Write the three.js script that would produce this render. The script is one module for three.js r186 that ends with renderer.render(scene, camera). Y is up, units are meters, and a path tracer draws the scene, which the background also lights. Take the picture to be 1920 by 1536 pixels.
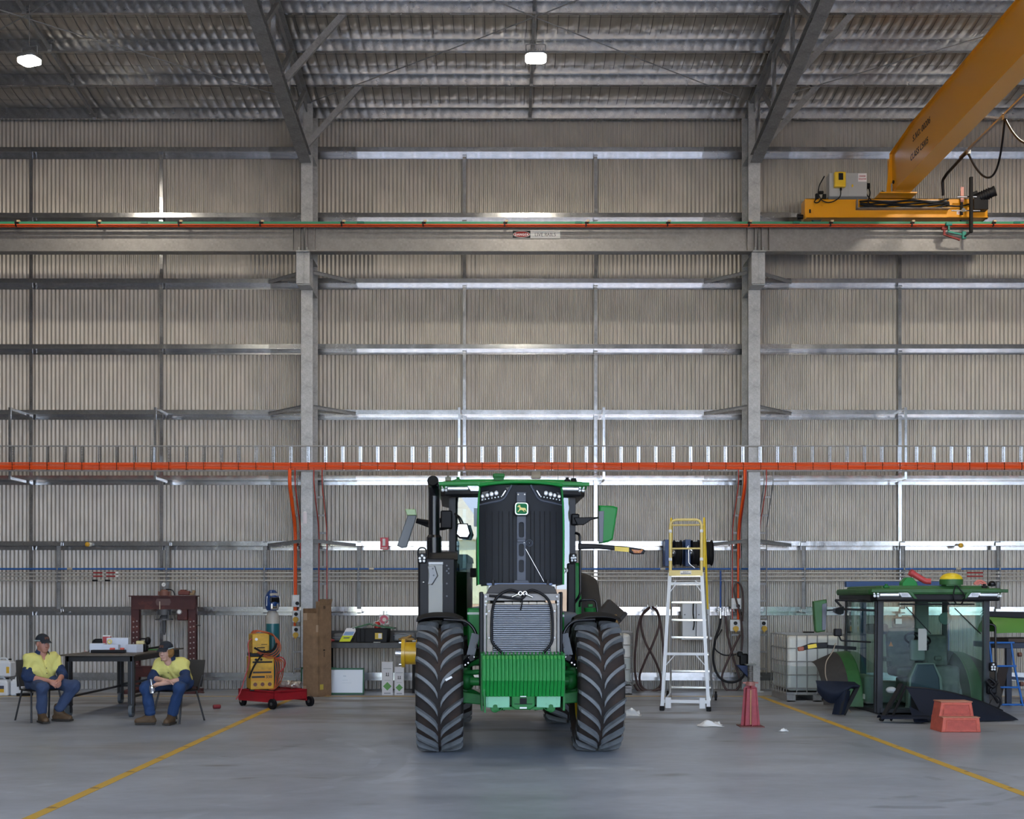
import * as THREE from 'three';
import { RoundedBoxGeometry } from 'three/addons/geometries/RoundedBoxGeometry.js';
import { mergeGeometries, mergeVertices, toCreasedNormals } from 'three/addons/utils/BufferGeometryUtils.js';
import { RectAreaLightUniformsLib } from 'three/addons/lights/RectAreaLightUniformsLib.js';
import { TextGeometry } from 'three/addons/geometries/TextGeometry.js';
import { FontLoader } from 'three/addons/loaders/FontLoader.js';

RectAreaLightUniformsLib.init();
const V = (x, y, z) => new THREE.Vector3(x, y, z);
const scene = new THREE.Scene();

// ---------- camera: level, standing in the open doorway, lens shifted upwards ----------
const EYE = 1.62, CAMZ = 21.62, FOCAL = 2270;
const camera = new THREE.PerspectiveCamera(2 * Math.atan(768 / FOCAL) * 180 / Math.PI, 1920 / 1536, 0.1, 400);
camera.position.set(0, EYE, CAMZ);
camera.lookAt(0, EYE, -10);
camera.setViewOffset(1920, 1536, 15, -360, 1920, 1536);
camera.updateProjectionMatrix();

// ---------- sky and sun (the sun stands behind the shed and lights only the yard) ----------
const sunDir = V(-0.35, 0.78, -0.52).normalize();
// hazy midday sky with broken white cloud, the same all round
function skyTexture() {
  const W = 512, H = 256, d = new Float32Array(W * H * 4);
  const h3 = (x, y, z) => { let h = (x * 374761393 + y * 668265263 + z * 1440662683) | 0; h = Math.imul(h ^ (h >>> 13), 1274126177); return ((h ^ (h >>> 16)) >>> 0) / 4294967296; };
  const n3 = (x, y, z) => { const i = Math.floor(x), j = Math.floor(y), k = Math.floor(z), u = x - i, v = y - j, w = z - k; let s = 0; for (let a = 0; a < 8; a++) { const p = a & 1, q = (a >> 1) & 1, r = a >> 2; s += h3(i + p, j + q, k + r) * (p ? u : 1 - u) * (q ? v : 1 - v) * (r ? w : 1 - w); } return s; };
  const f3 = (x, y, z) => 0.5 * n3(x, y, z) + 0.25 * n3(2.1 * x, 2.1 * y, 2.1 * z) + 0.15 * n3(4.3 * x, 4.3 * y, 4.3 * z) + 0.1 * n3(8.7 * x, 8.7 * y, 8.7 * z);
  for (let j = 0; j < H; j++) for (let i = 0; i < W; i++) {
    const el = ((j + 0.5) / H - 0.5) * Math.PI, az = (i + 0.5) / W * 2 * Math.PI, up = Math.max(0, Math.sin(el)), k = (j * W + i) * 4;
    const q = Math.pow(1 - up, 2.2), r = Math.cos(el), sc = 3 / (0.35 + up), c = Math.max(0, Math.min(1, (f3(Math.cos(az) * r * sc + 20, 7, Math.sin(az) * r * sc + 20) - 0.44) * 4.5));
    const base = [0.34 + 0.42 * q, 0.61 + 0.31 * q, 1.20 - 0.04 * q], cl = [1.06, 1.16, 1.31];
    for (let m = 0; m < 3; m++) d[k + m] = base[m] * (1 - 0.8 * c) + cl[m] * 0.8 * c;
    d[k + 3] = 1;
  }
  const t = new THREE.DataTexture(d, W, H, THREE.RGBAFormat, THREE.FloatType); t.mapping = THREE.EquirectangularReflectionMapping; t.magFilter = THREE.LinearFilter; t.needsUpdate = true; return t;
}
scene.background = skyTexture();
scene.backgroundIntensity = 1.75;
const sun = new THREE.DirectionalLight(0xfff3e0, 9.0);
sun.name = 'sun';
sun.position.copy(sunDir).multiplyScalar(90);
sun.castShadow = true;
Object.assign(sun.shadow.camera, { left: -70, right: 70, top: 70, bottom: -70, near: 1, far: 220 });
scene.add(sun);

const renderer = new THREE.WebGLRenderer({ antialias: true });
renderer.toneMapping = THREE.LinearToneMapping;
renderer.toneMappingExposure = 4.0;
renderer.shadowMap.enabled = true;

// ---------- random numbers and noise ----------
let seed = 12345;
const rnd = () => { seed = (seed * 1664525 + 1013904223) >>> 0; return seed / 4294967296; };
const rr = (a, b) => a + (b - a) * rnd();
const hash = (x, y) => { let h = (x * 374761393 + y * 668265263) | 0; h = Math.imul(h ^ (h >>> 13), 1274126177); return ((h ^ (h >>> 16)) >>> 0) / 4294967296; };
function vnoise(x, y) {
  const xi = Math.floor(x), yi = Math.floor(y), fx = x - xi, fy = y - yi, u = fx * fx * (3 - 2 * fx), v = fy * fy * (3 - 2 * fy);
  const a = hash(xi, yi), b = hash(xi + 1, yi), c = hash(xi, yi + 1), d = hash(xi + 1, yi + 1);
  return a + (b - a) * u + (c - a) * v + (a - b - c + d) * u * v;
}
const fbm = (x, y, o = 4) => { let s = 0, a = 0.5, t = 0; for (let i = 0; i < o; i++) { s += a * vnoise(x, y); t += a; x = x * 2.03 + 17.1; y = y * 2.03 + 5.7; a *= 0.5; } return s / t; };
// single-view survey of the photograph: image column / row at a known distance from the wall -> metres
const sx = (px, z) => (px - 945) * (CAMZ - z) / FOCAL;
const sy = (py, z) => EYE - (py - 1128) * (CAMZ - z) / FOCAL;

// ---------- geometry helpers ----------
function prep(g) {
  if (g.index) g = g.toNonIndexed();
  for (const k of Object.keys(g.attributes)) if (!['position', 'normal', 'uv'].includes(k)) g.deleteAttribute(k);
  if (!g.attributes.normal) g.computeVertexNormals();
  if (!g.attributes.uv) g.setAttribute('uv', new THREE.BufferAttribute(new Float32Array(g.attributes.position.count * 2), 2));
  g.morphAttributes = {};
  return g;
}
const E = new THREE.Euler(), M4 = new THREE.Matrix4(), Q4 = new THREE.Quaternion();
const put = (g, x = 0, y = 0, z = 0, rx = 0, ry = 0, rz = 0) => g.applyMatrix4(M4.compose(V(x, y, z), Q4.setFromEuler(E.set(rx, ry, rz)), V(1, 1, 1)));
const bx = (w, h, d, x = 0, y = 0, z = 0, rx = 0, ry = 0, rz = 0) => put(prep(new THREE.BoxGeometry(w, h, d)), x, y, z, rx, ry, rz);
const rb = (w, h, d, r, x = 0, y = 0, z = 0, rx = 0, ry = 0, rz = 0, seg = 2) => put(prep(new RoundedBoxGeometry(w, h, d, seg, Math.min(r, w / 2.01, h / 2.01, d / 2.01))), x, y, z, rx, ry, rz);
// box given by its extents
const ext = (x0, x1, y0, y1, z0, z1, r = 0) => r ? rb(x1 - x0, y1 - y0, z1 - z0, r, (x0 + x1) / 2, (y0 + y1) / 2, (z0 + z1) / 2) : bx(x1 - x0, y1 - y0, z1 - z0, (x0 + x1) / 2, (y0 + y1) / 2, (z0 + z1) / 2);
const AX = { y: [0, 0, 0], x: [0, 0, -Math.PI / 2], z: [Math.PI / 2, 0, 0] };
const cyl = (r0, r1, h, x = 0, y = 0, z = 0, axis = 'y', seg = 20, open = false) => put(prep(new THREE.CylinderGeometry(r1, r0, h, seg, 1, open)), 0, 0, 0, ...AX[axis]).translate(x, y, z);
const sph = (r, x = 0, y = 0, z = 0, sxx = 1, syy = 1, szz = 1, seg = 16) => prep(new THREE.SphereGeometry(r, seg, Math.max(8, seg * 0.6 | 0))).scale(sxx, syy, szz).translate(x, y, z);
const tor = (R, r, x, y, z, axis = 'z', seg = 32, s2 = 10, arc = Math.PI * 2) => put(prep(new THREE.TorusGeometry(R, r, s2, seg, arc)), 0, 0, 0, axis === 'y' ? Math.PI / 2 : 0, axis === 'x' ? Math.PI / 2 : 0, 0).translate(x, y, z);
const v3 = (a) => a.isVector3 ? a : V(a[0], a[1], a[2]);
function aim(g, a, b) { // g built along +y, centred
  const d = b.clone().sub(a), m = a.clone().add(b).multiplyScalar(0.5);
  return g.applyMatrix4(M4.compose(m, Q4.setFromUnitVectors(V(0, 1, 0), d.normalize()), V(1, 1, 1)));
}
const rod = (a, b, r, seg = 10, r1 = r) => { a = v3(a); b = v3(b); return aim(prep(new THREE.CylinderGeometry(r1, r, a.distanceTo(b), seg)), a, b); };
// rectangular bar between two points; w across, h along `up`
function bar(a, b, w, h, up = V(0, 1, 0)) {
  a = v3(a); b = v3(b); const L = a.distanceTo(b), dir = b.clone().sub(a).normalize();
  if (Math.abs(dir.dot(up)) > 0.99) up = V(0, 0, 1);
  const side = dir.clone().cross(up).normalize(), u2 = side.clone().cross(dir).normalize();
  return prep(new THREE.BoxGeometry(w, h, L)).applyMatrix4(new THREE.Matrix4().makeBasis(side, u2, dir.clone().negate()).setPosition(a.clone().add(b).multiplyScalar(0.5)));
}
const tube = (pts, r, seg = 8, n = 0, closed = false, tension = 0.5) => prep(new THREE.TubeGeometry(new THREE.CatmullRomCurve3(pts.map(v3), closed, 'catmullrom', tension), n || Math.max(8, pts.length * 6), r, seg, closed));
// straight runs with rounded corners
function bent(pts, r, fillet = 0.06, seg = 10) {
  const p = pts.map(v3), path = new THREE.CurvePath();
  let from = p[0];
  for (let i = 1; i < p.length - 1; i++) {
    const f = Math.min(fillet, p[i].distanceTo(p[i - 1]) / 2.01, p[i].distanceTo(p[i + 1]) / 2.01);
    const a = p[i].clone().add(p[i - 1].clone().sub(p[i]).setLength(f)), b = p[i].clone().add(p[i + 1].clone().sub(p[i]).setLength(f));
    if (from.distanceTo(a) > 1e-4) path.add(new THREE.LineCurve3(from, a));
    path.add(new THREE.QuadraticBezierCurve3(a, p[i], b)); from = b;
  }
  path.add(new THREE.LineCurve3(from, p[p.length - 1]));
  const samples = [];
  for (const c of path.curves) { const n = c.isLineCurve3 ? 1 : 5; for (let k = samples.length ? 1 : 0; k <= n; k++) samples.push(c.getPoint(k / n)); }
  const out = [];
  // sweep with parallel transport
  let up = Math.abs(samples[1].clone().sub(samples[0]).normalize().y) > 0.9 ? V(1, 0, 0) : V(0, 1, 0);
  const rings = samples.map((s, i) => {
    const t = (samples[Math.min(i + 1, samples.length - 1)].clone().sub(samples[Math.max(i - 1, 0)])).normalize();
    const side = t.clone().cross(up).normalize(); up = side.clone().cross(t).normalize();
    return Array.from({ length: seg }, (_, k) => { const a = k / seg * Math.PI * 2, n = side.clone().multiplyScalar(Math.cos(a)).addScaledVector(up, Math.sin(a)); return [s.clone().addScaledVector(n, r), n]; });
  });
  const P = [], N = [];
  const tri = (a, b, c) => { for (const q of [a, b, c]) { P.push(q[0].x, q[0].y, q[0].z); N.push(q[1].x, q[1].y, q[1].z); } };
  for (let i = 0; i + 1 < rings.length; i++) for (let k = 0; k < seg; k++) { const l = (k + 1) % seg; tri(rings[i][k], rings[i + 1][l], rings[i][l]); tri(rings[i][k], rings[i + 1][k], rings[i + 1][l]); }
  for (const [i, s] of [[0, 1], [rings.length - 1, -1]]) for (let k = 1; k + 1 < seg; k++) { const n = samples[i].clone().sub(samples[i ? i - 1 : 1]).normalize(); const f = (q) => [q[0], n]; s > 0 ? tri(f(rings[i][0]), f(rings[i][k + 1]), f(rings[i][k])) : tri(f(rings[i][0]), f(rings[i][k]), f(rings[i][k + 1])); }
  const g = new THREE.BufferGeometry();
  g.setAttribute('position', new THREE.Float32BufferAttribute(P, 3)); g.setAttribute('normal', new THREE.Float32BufferAttribute(N, 3));
  return prep(g);
}
// outline in x,y extruded along z (centred), optional bevel and holes
function prism(pts, depth, bevel = 0, holes = []) {
  const s = new THREE.Shape(pts.map((p) => new THREE.Vector2(p[0], p[1])));
  for (const h of holes) s.holes.push(new THREE.Path(h.map((p) => new THREE.Vector2(p[0], p[1]))));
  const g = new THREE.ExtrudeGeometry(s, { depth: Math.max(depth - 2 * bevel, 1e-4), bevelEnabled: bevel > 0, bevelThickness: bevel, bevelSize: bevel, bevelOffset: -bevel, bevelSegments: 2, curveSegments: 10 });
  return prep(g.translate(0, 0, -Math.max(depth - 2 * bevel, 1e-4) / 2));
}
// outline in z,y extruded along x from x0 to x1
const prismX = (pts, x0, x1, bevel = 0, holes = []) => prism(pts.map((p) => [-p[0], p[1]]), x1 - x0, bevel, holes.map((h) => h.map((p) => [-p[0], p[1]]))).rotateY(Math.PI / 2).translate((x0 + x1) / 2, 0, 0);
// outline in x,z extruded along y from y0 to y1
const prismY = (pts, y0, y1, bevel = 0, holes = []) => prism(pts.map((p) => [p[0], -p[1]]), y1 - y0, bevel, holes.map((h) => h.map((p) => [p[0], -p[1]]))).rotateX(-Math.PI / 2).translate(0, (y0 + y1) / 2, 0);
const lathe = (pts, seg = 32, axis = 'y') => put(prep(new THREE.LatheGeometry(pts.map((p) => new THREE.Vector2(p[0], p[1])), seg)), 0, 0, 0, ...AX[axis]);
const ring = (cx, cy, r, n = 16, rx = r) => Array.from({ length: n }, (_, k) => [cx + rx * Math.cos(k / n * 6.28319), cy + r * Math.sin(k / n * 6.28319)]);
const rrect = (x0, x1, y0, y1, r, n = 4) => { const o = []; for (const [cx, cy, a] of [[x1 - r, y1 - r, 0], [x0 + r, y1 - r, 1], [x0 + r, y0 + r, 2], [x1 - r, y0 + r, 3]]) for (let k = 0; k <= n; k++) { const t = (a + k / n) * Math.PI / 2; o.push([cx + r * Math.cos(t), cy + r * Math.sin(t)]); } return o; };
// grid surface from f(u, v) -> [x, y, z]; smooth normals
function surf(f, nu, nv, creased = 0) {
  const P = [], I = [], U = [];
  for (let j = 0; j <= nv; j++) for (let i = 0; i <= nu; i++) { P.push(...f(i / nu, j / nv)); U.push(i / nu, j / nv); }
  for (let j = 0; j < nv; j++) for (let i = 0; i < nu; i++) { const a = j * (nu + 1) + i, b = a + 1, c = a + nu + 1, d = c + 1; I.push(a, b, d, a, d, c); }
  let g = new THREE.BufferGeometry();
  g.setAttribute('position', new THREE.Float32BufferAttribute(P, 3)); g.setAttribute('uv', new THREE.Float32BufferAttribute(U, 2)); g.setIndex(I);
  if (creased) g = toCreasedNormals(g, creased); else g.computeVertexNormals();
  return prep(g);
}
function boxUV(g) {
  const p = g.attributes.position, n = g.attributes.normal, u = g.attributes.uv;
  for (let i = 0; i < p.count; i += 3) {
    let ax = 0, ay = 0, az = 0;
    for (let k = 0; k < 3; k++) { ax += Math.abs(n.getX(i + k)); ay += Math.abs(n.getY(i + k)); az += Math.abs(n.getZ(i + k)); }
    for (let k = 0; k < 3; k++) { const j = i + k; if (ax >= ay && ax >= az) u.setXY(j, p.getZ(j), p.getY(j)); else if (ay >= az) u.setXY(j, p.getX(j), p.getZ(j)); else u.setXY(j, p.getX(j), p.getY(j)); }
  }
}
// ---------- scene graph helpers ----------
const taken = {};
const numbered = (n) => { const k = taken[n] = (taken[n] ?? -1) + 1; return k ? n + '_' + String(k).padStart(3, '0') : n; };
function mesh(name, geoms, mat, parent = scene, keepUV = false) {
  geoms = Array.isArray(geoms) ? geoms : [geoms];
  const g = geoms.length > 1 ? mergeGeometries(geoms) : geoms[0];
  if (!keepUV) boxUV(g);
  const m = new THREE.Mesh(g, mat);
  m.name = parent === scene ? numbered(name) : name;
  parent.add(m);
  return m;
}
function tag(o, label, category, group) { Object.assign(o.userData, { label, category }); if (group) o.userData.group = group; return o; }
function thing(name, label, category, pos = [0, 0, 0], turn = 0, group) {
  const o = new THREE.Group(); o.name = numbered(name); o.position.set(...pos); o.rotation.y = turn; scene.add(o);
  return tag(o, label, category, group);
}
function struct(name, pos = [0, 0, 0]) { const o = new THREE.Group(); o.name = name; o.position.set(...pos); o.userData.kind = 'structure'; scene.add(o); return o; }
function dup(o, pos, turn, label) { const c = o.clone(); c.name = numbered(o.name.replace(/_\d{3}$/, '')); c.userData = { ...o.userData }; c.position.set(...pos); c.rotation.y = turn; if (label) c.userData.label = label; scene.add(c); return c; }

// ---------- textures ----------
function dataTex(n, f, srgb = false, m = n) {
  const d = new Uint8Array(n * m * 4);
  for (let j = 0; j < m; j++) for (let i = 0; i < n; i++) { const c = f(i / n, j / m), k = (j * n + i) * 4; d[k] = Math.max(0, Math.min(255, c[0] * 255)); d[k + 1] = Math.max(0, Math.min(255, c[1] * 255)); d[k + 2] = Math.max(0, Math.min(255, c[2] * 255)); d[k + 3] = 255; }
  const t = new THREE.DataTexture(d, n, m); t.wrapS = t.wrapT = THREE.RepeatWrapping; t.magFilter = THREE.LinearFilter; t.minFilter = THREE.LinearMipmapLinearFilter; t.generateMipmaps = true;
  if (srgb) t.colorSpace = THREE.SRGBColorSpace; t.needsUpdate = true; return t;
}
// tileable noise: blend of four shifted lookups
const tile = (f, u, v, s) => { const a = f(u * s, v * s), b = f((u - 1) * s, v * s), c = f(u * s, (v - 1) * s), d = f((u - 1) * s, (v - 1) * s); return (a * (1 - u) + b * u) * (1 - v) + (c * (1 - u) + d * u) * v; };
function canvasTex(w, h, draw, bg) {
  const c = document.createElement('canvas'); c.width = w; c.height = h; const x = c.getContext('2d');
  if (bg) { x.fillStyle = bg; x.fillRect(0, 0, w, h); } draw(x, w, h);
  const t = new THREE.CanvasTexture(c); t.colorSpace = THREE.SRGBColorSpace; return t;
}
const scaled = (t, r) => { const c = t.clone(); c.repeat.set(r, r); c.needsUpdate = true; return c; };
const mottle = dataTex(256, (u, v) => { const n = 0.55 + 0.9 * (tile((x, y) => fbm(x, y, 4), u, v, 7) - 0.5) * 0.6 + 0.22 * (tile((x, y) => fbm(x, y, 2), u, v, 40) - 0.5); return [n, n, n]; });
const spangle = dataTex(256, (u, v) => { const q = tile((x, y) => hash(Math.floor(x + 0.7 * vnoise(x * 2, y * 2)), Math.floor(y + 0.7 * vnoise(x * 2 + 9, y * 2))), u, v, 28), n = 0.84 + 0.1 * (q - 0.5) + 0.22 * (tile((x, y) => fbm(x, y, 4), u, v, 5) - 0.5); return [n, n, n * 1.005]; }, true);
const grime = dataTex(256, (u, v) => { const n = 0.9 + 0.35 * (tile((x, y) => fbm(x, y, 5), u, v, 6) - 0.5); return [n, n * 0.985, n * 0.96]; }, true);

// ---------- materials ----------
const rgb = (r, g, b) => new THREE.Color().setRGB(r, g, b);
const mat = (color, roughness = 0.6, metalness = 0, more = {}) => new THREE.MeshStandardMaterial({ color: Array.isArray(color) ? rgb(...color) : color, roughness, metalness, ...more });
const phys = (color, roughness, metalness, more = {}) => new THREE.MeshPhysicalMaterial({ color: Array.isArray(color) ? rgb(...color) : color, roughness, metalness, ...more });
const MT = {
  galv: mat([0.46, 0.46, 0.455], 0.62, 0.6, { map: scaled(spangle, 2.2) }),
  galvBright: mat([0.80, 0.81, 0.82], 0.36, 0.9, { map: scaled(spangle, 1.7), roughnessMap: scaled(mottle, 1.1) }),
  runway: mat([0.42, 0.405, 0.39], 0.5, 0.7, { map: scaled(spangle, 1.2) }),
  column: mat([0.64, 0.65, 0.65], 0.55, 0.55, { map: scaled(spangle, 2.2) }),
  purlin: mat([0.50, 0.50, 0.50], 0.42, 0.85, { map: scaled(spangle, 2.4), roughnessMap: scaled(mottle, 1.3) }),
  foil: mat([0.56, 0.535, 0.50], 0.33, 0.9, { bumpMap: scaled(mottle, 2.6), bumpScale: 0.004 }),
  steelDark: mat([0.10, 0.10, 0.105], 0.55, 0.4),
  chrome: mat([0.8, 0.8, 0.8], 0.18, 1),
  alu: mat([0.75, 0.76, 0.77], 0.32, 0.9, { roughnessMap: scaled(mottle, 3) }),
  black: phys([0.007, 0.007, 0.009], 0.45, 0, { specularIntensity: 0.45 }),
  blackMatt: phys([0.013, 0.013, 0.014], 0.75, 0, { specularIntensity: 0.4 }),
  blackGloss: phys([0.005, 0.005, 0.007], 0.25, 0, { specularIntensity: 0.8 }),
  rubber: mat([0.022, 0.021, 0.021], 0.72, 0, { map: scaled(grime, 2) }),
  greyPlastic: mat([0.115, 0.125, 0.14], 0.55),
  white: mat([0.78, 0.78, 0.77], 0.5),
  whiteGloss: mat([0.8, 0.81, 0.82], 0.3),
  green: phys([0.010, 0.230, 0.040], 0.38, 0, { specularIntensity: 0.55 }),
  greenDull: phys([0.014, 0.19, 0.040], 0.45, 0, { map: scaled(grime, 1.5), specularIntensity: 0.5 }),
  yellow: phys([0.80, 0.50, 0.015], 0.35, 0, { clearcoat: 0.5, clearcoatRoughness: 0.2 }),
  crane: phys([0.78, 0.33, 0.006], 0.32, 0, { clearcoat: 0.5, clearcoatRoughness: 0.15 }),
  red: phys([0.42, 0.012, 0.015], 0.35, 0, { clearcoat: 0.5 }),
  orange: mat([0.84, 0.10, 0.010], 0.5),
  blue: mat([0.012, 0.07, 0.28], 0.45),
  glass: phys([0.93, 0.97, 0.95], 0.02, 0, { transmission: 1, thickness: 0, ior: 1.5 }),
};
const font = await new FontLoader().loadAsync('fonts/droid/droid_sans_bold.typeface.json');
// raised lettering centred on the origin in the x,y plane
function lettering(text, size, depth = 0.002) {
  const g = new TextGeometry(text, { font, size, depth, curveSegments: 3 }); g.computeBoundingBox(); const b = g.boundingBox;
  return prep(g.translate(-(b.min.x + b.max.x) / 2, -(b.min.y + b.max.y) / 2, 0));
}
// =====================================================================================
// the shed: floor, corrugated walls, roof
// =====================================================================================
const ROOF0 = 10.48, PITCH = 0.108, RIDGE = 12.2, EAVEZ = -0.58;
const purlinY = (z) => ROOF0 + PITCH * (z < RIDGE ? z - EAVEZ : 2 * RIDGE - z - EAVEZ);   // underside of the purlins
const XL = -19.5, XR = 20.5, ZB = -0.8, ZF = 25.2;
const COLS = [-3.52, 4.47];
const GIRT = (k) => 0.235 + 1.206 * k;

// ---- floor: trowelled concrete with dust, stains and tyre marks
{
  const N = 1536, S = 24;
  const stains = Array.from({ length: 90 }, () => { const z = rr(-0.5, 12); return [rr(-11, 11), z, rr(0.05, 0.3), rr(0.03, 0.12), rr(-0.4, 0.4), rr(0.15, 0.6)]; });
  const f = new Float32Array(N * N), dirt = new Float32Array(N * N), wet = new Float32Array(N * N);
  for (let j = 0; j < N; j++) for (let i = 0; i < N; i++) {
    const x = i / N * S - 12, z = j / N * S - 1;
    const big = fbm(x * 0.28 + 3, z * 0.5 + 7, 4), mid = fbm(x * 1.3, z * 3.1, 4), fine = fbm(x * 9, z * 12, 2);
    f[j * N + i] = 0.5 * (big - 0.5) + 0.35 * (mid - 0.5) + 0.2 * (fine - 0.5);
    const sw = fbm(x * 0.8 + 31, z * 2.2 + 11, 4), near = fbm(x * 0.5 + 50, z * 0.6 + 20, 3);
    dirt[j * N + i] = Math.max(0, Math.min(1, (sw - 0.42) * 3.2)) * Math.max(0, Math.min(1, (near + 0.55 - Math.abs(z - 2.0) * 0.11) * 1.3 - 0.25));
    wet[j * N + i] = fbm(x * 0.45 + 90, z * 0.9 + 40, 4);
  }
  for (const [x, z, a, b, t, k] of stains) {
    const i0 = ((x + 12) / S * N) | 0, j0 = ((z + 1) / S * N) | 0, R = (a * 1.6 / S * N) | 0;
    for (let j = Math.max(0, j0 - R); j < Math.min(N, j0 + R); j++) for (let i = Math.max(0, i0 - R); i < Math.min(N, i0 + R); i++) {
      const dx = (i - i0) / N * S, dz = (j - j0) / N * S, u = (dx * Math.cos(t) + dz * Math.sin(t)) / a, v = (dz * Math.cos(t) - dx * Math.sin(t)) / b, q = Math.hypot(u, v) + 0.7 * (fbm(i * 0.11, j * 0.11, 3) - 0.5);
      if (q < 1) dirt[j * N + i] = Math.max(dirt[j * N + i], k * (1 - q) * 1.6);
    }
  }
  // scuffed tyre tracks and broom streaks, darker and lighter than the slab
  const mark = new Float32Array(N * N);
  const arc = (cx, cz, R, a0, a1, wd, k) => { const n = Math.ceil(R * Math.abs(a1 - a0) / S * N * 1.5); for (let q = 0; q < n; q++) { const a = a0 + (a1 - a0) * q / n, x = cx + R * Math.cos(a), z = cz + R * Math.sin(a); for (let t = -wd; t <= wd; t += S / N) { const i = ((x + t * Math.cos(a) + 12) / S * N) | 0, j = ((z + t * Math.sin(a) + 1) / S * N) | 0; if (i < 0 || j < 0 || i >= N || j >= N) continue; const g = fbm(i * 0.05, j * 0.05, 3); if (g > 0.46) mark[j * N + i] = k * Math.min(1, (g - 0.46) * 8); } } };
  for (const [cx, cz, R, a0, a1, wd, k] of [[3.2, 10.6, 1.5, -0.6, 2.2, 0.06, -0.10], [3.2, 10.6, 1.25, -0.4, 2.0, 0.05, -0.08], [3.0, 10.7, 0.95, -0.7, 1.8, 0.04, -0.07], [-4.5, 9.5, 3.6, -1.0, 0.5, 0.07, 0.05], [-4.5, 9.5, 3.2, -0.9, 0.4, 0.05, 0.05], [1.5, 14, 4.2, 3.3, 4.7, 0.08, 0.05], [-8, 6, 6, 0.2, 0.9, 0.06, -0.06], [9, 8, 5, 2.3, 3.2, 0.08, -0.05], [-1.5, 12, 2.8, 2.0, 3.6, 0.05, 0.05]]) arc(cx, cz, R, a0, a1, wd, k);
  for (let q = 0; q < 160; q++) { const x = rr(-9, 9), z = rr(1, 13), L = rr(0.2, 1.2), a = rr(-0.35, 0.35), k = rr(-0.05, 0.07); for (let t = 0; t < L; t += S / N) { const i = ((x + t * Math.cos(a) + 12) / S * N) | 0, j = ((z + t * Math.sin(a) + 1) / S * N) | 0; if (i >= 0 && j >= 0 && i < N && j < N) mark[j * N + i] += k; } }
  const map = dataTex(N, (u, v) => {
    const k = ((v * N) | 0) * N + ((u * N) | 0), l = 0.685 + 0.34 * f[k] + mark[k], d = Math.min(1, dirt[k]) * 0.42;
    return [l * (1 - d) + 0.44 * d, l * 1.0 * (1 - d) + 0.36 * d, l * 1.005 * (1 - d) + 0.28 * d];
  }, true);
  const rough = dataTex(512, (u, v) => { const k = ((v * N) | 0) * N + ((u * N) | 0), r = 0.37 + 0.07 * (wet[k] - 0.5) * 2 + 0.25 * Math.min(1, dirt[k]) + 0.2 * f[k]; return [r, r, r]; });
  const concrete = mat([0.73, 0.81, 0.93], 1, 0, { map, roughnessMap: rough });
  const fl = struct('floor');
  const g = bx(XR - XL, 0.2, ZF - ZB + 0.4, (XL + XR) / 2, -0.1, (ZF + ZB) / 2), p = g.attributes.position, u = g.attributes.uv;
  for (let i = 0; i < p.count; i++) u.setXY(i, (p.getX(i) + 12) / S, (p.getZ(i) + 1) / S);
  mesh('slab', g, concrete, fl, true);
  // painted lines, worn
  const paint = mat([0.62, 0.40, 0.05], 0.5, 0, { map: dataTex(256, (u, v) => { const n = tile((x, y) => fbm(x, y, 4), u, v, 9), w = n > 0.6 ? 0.72 : 1; return [0.98 * w, 0.96 * w, 0.9 * w + (w < 1 ? 0.3 : 0)]; }, true) });
  const ln = (x0, x1, z0, z1) => mesh('line_marking', ext(x0, x1, 0.0005, 0.002, z0, z1), paint, fl).userData.label = 'worn yellow painted floor line';
  ln(-3.59, -3.49, 1.01, 24.5); ln(4.32, 4.42, 1.01, 24.5);
  ln(-12.5, 13, 0.91, 1.005);
}

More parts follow.
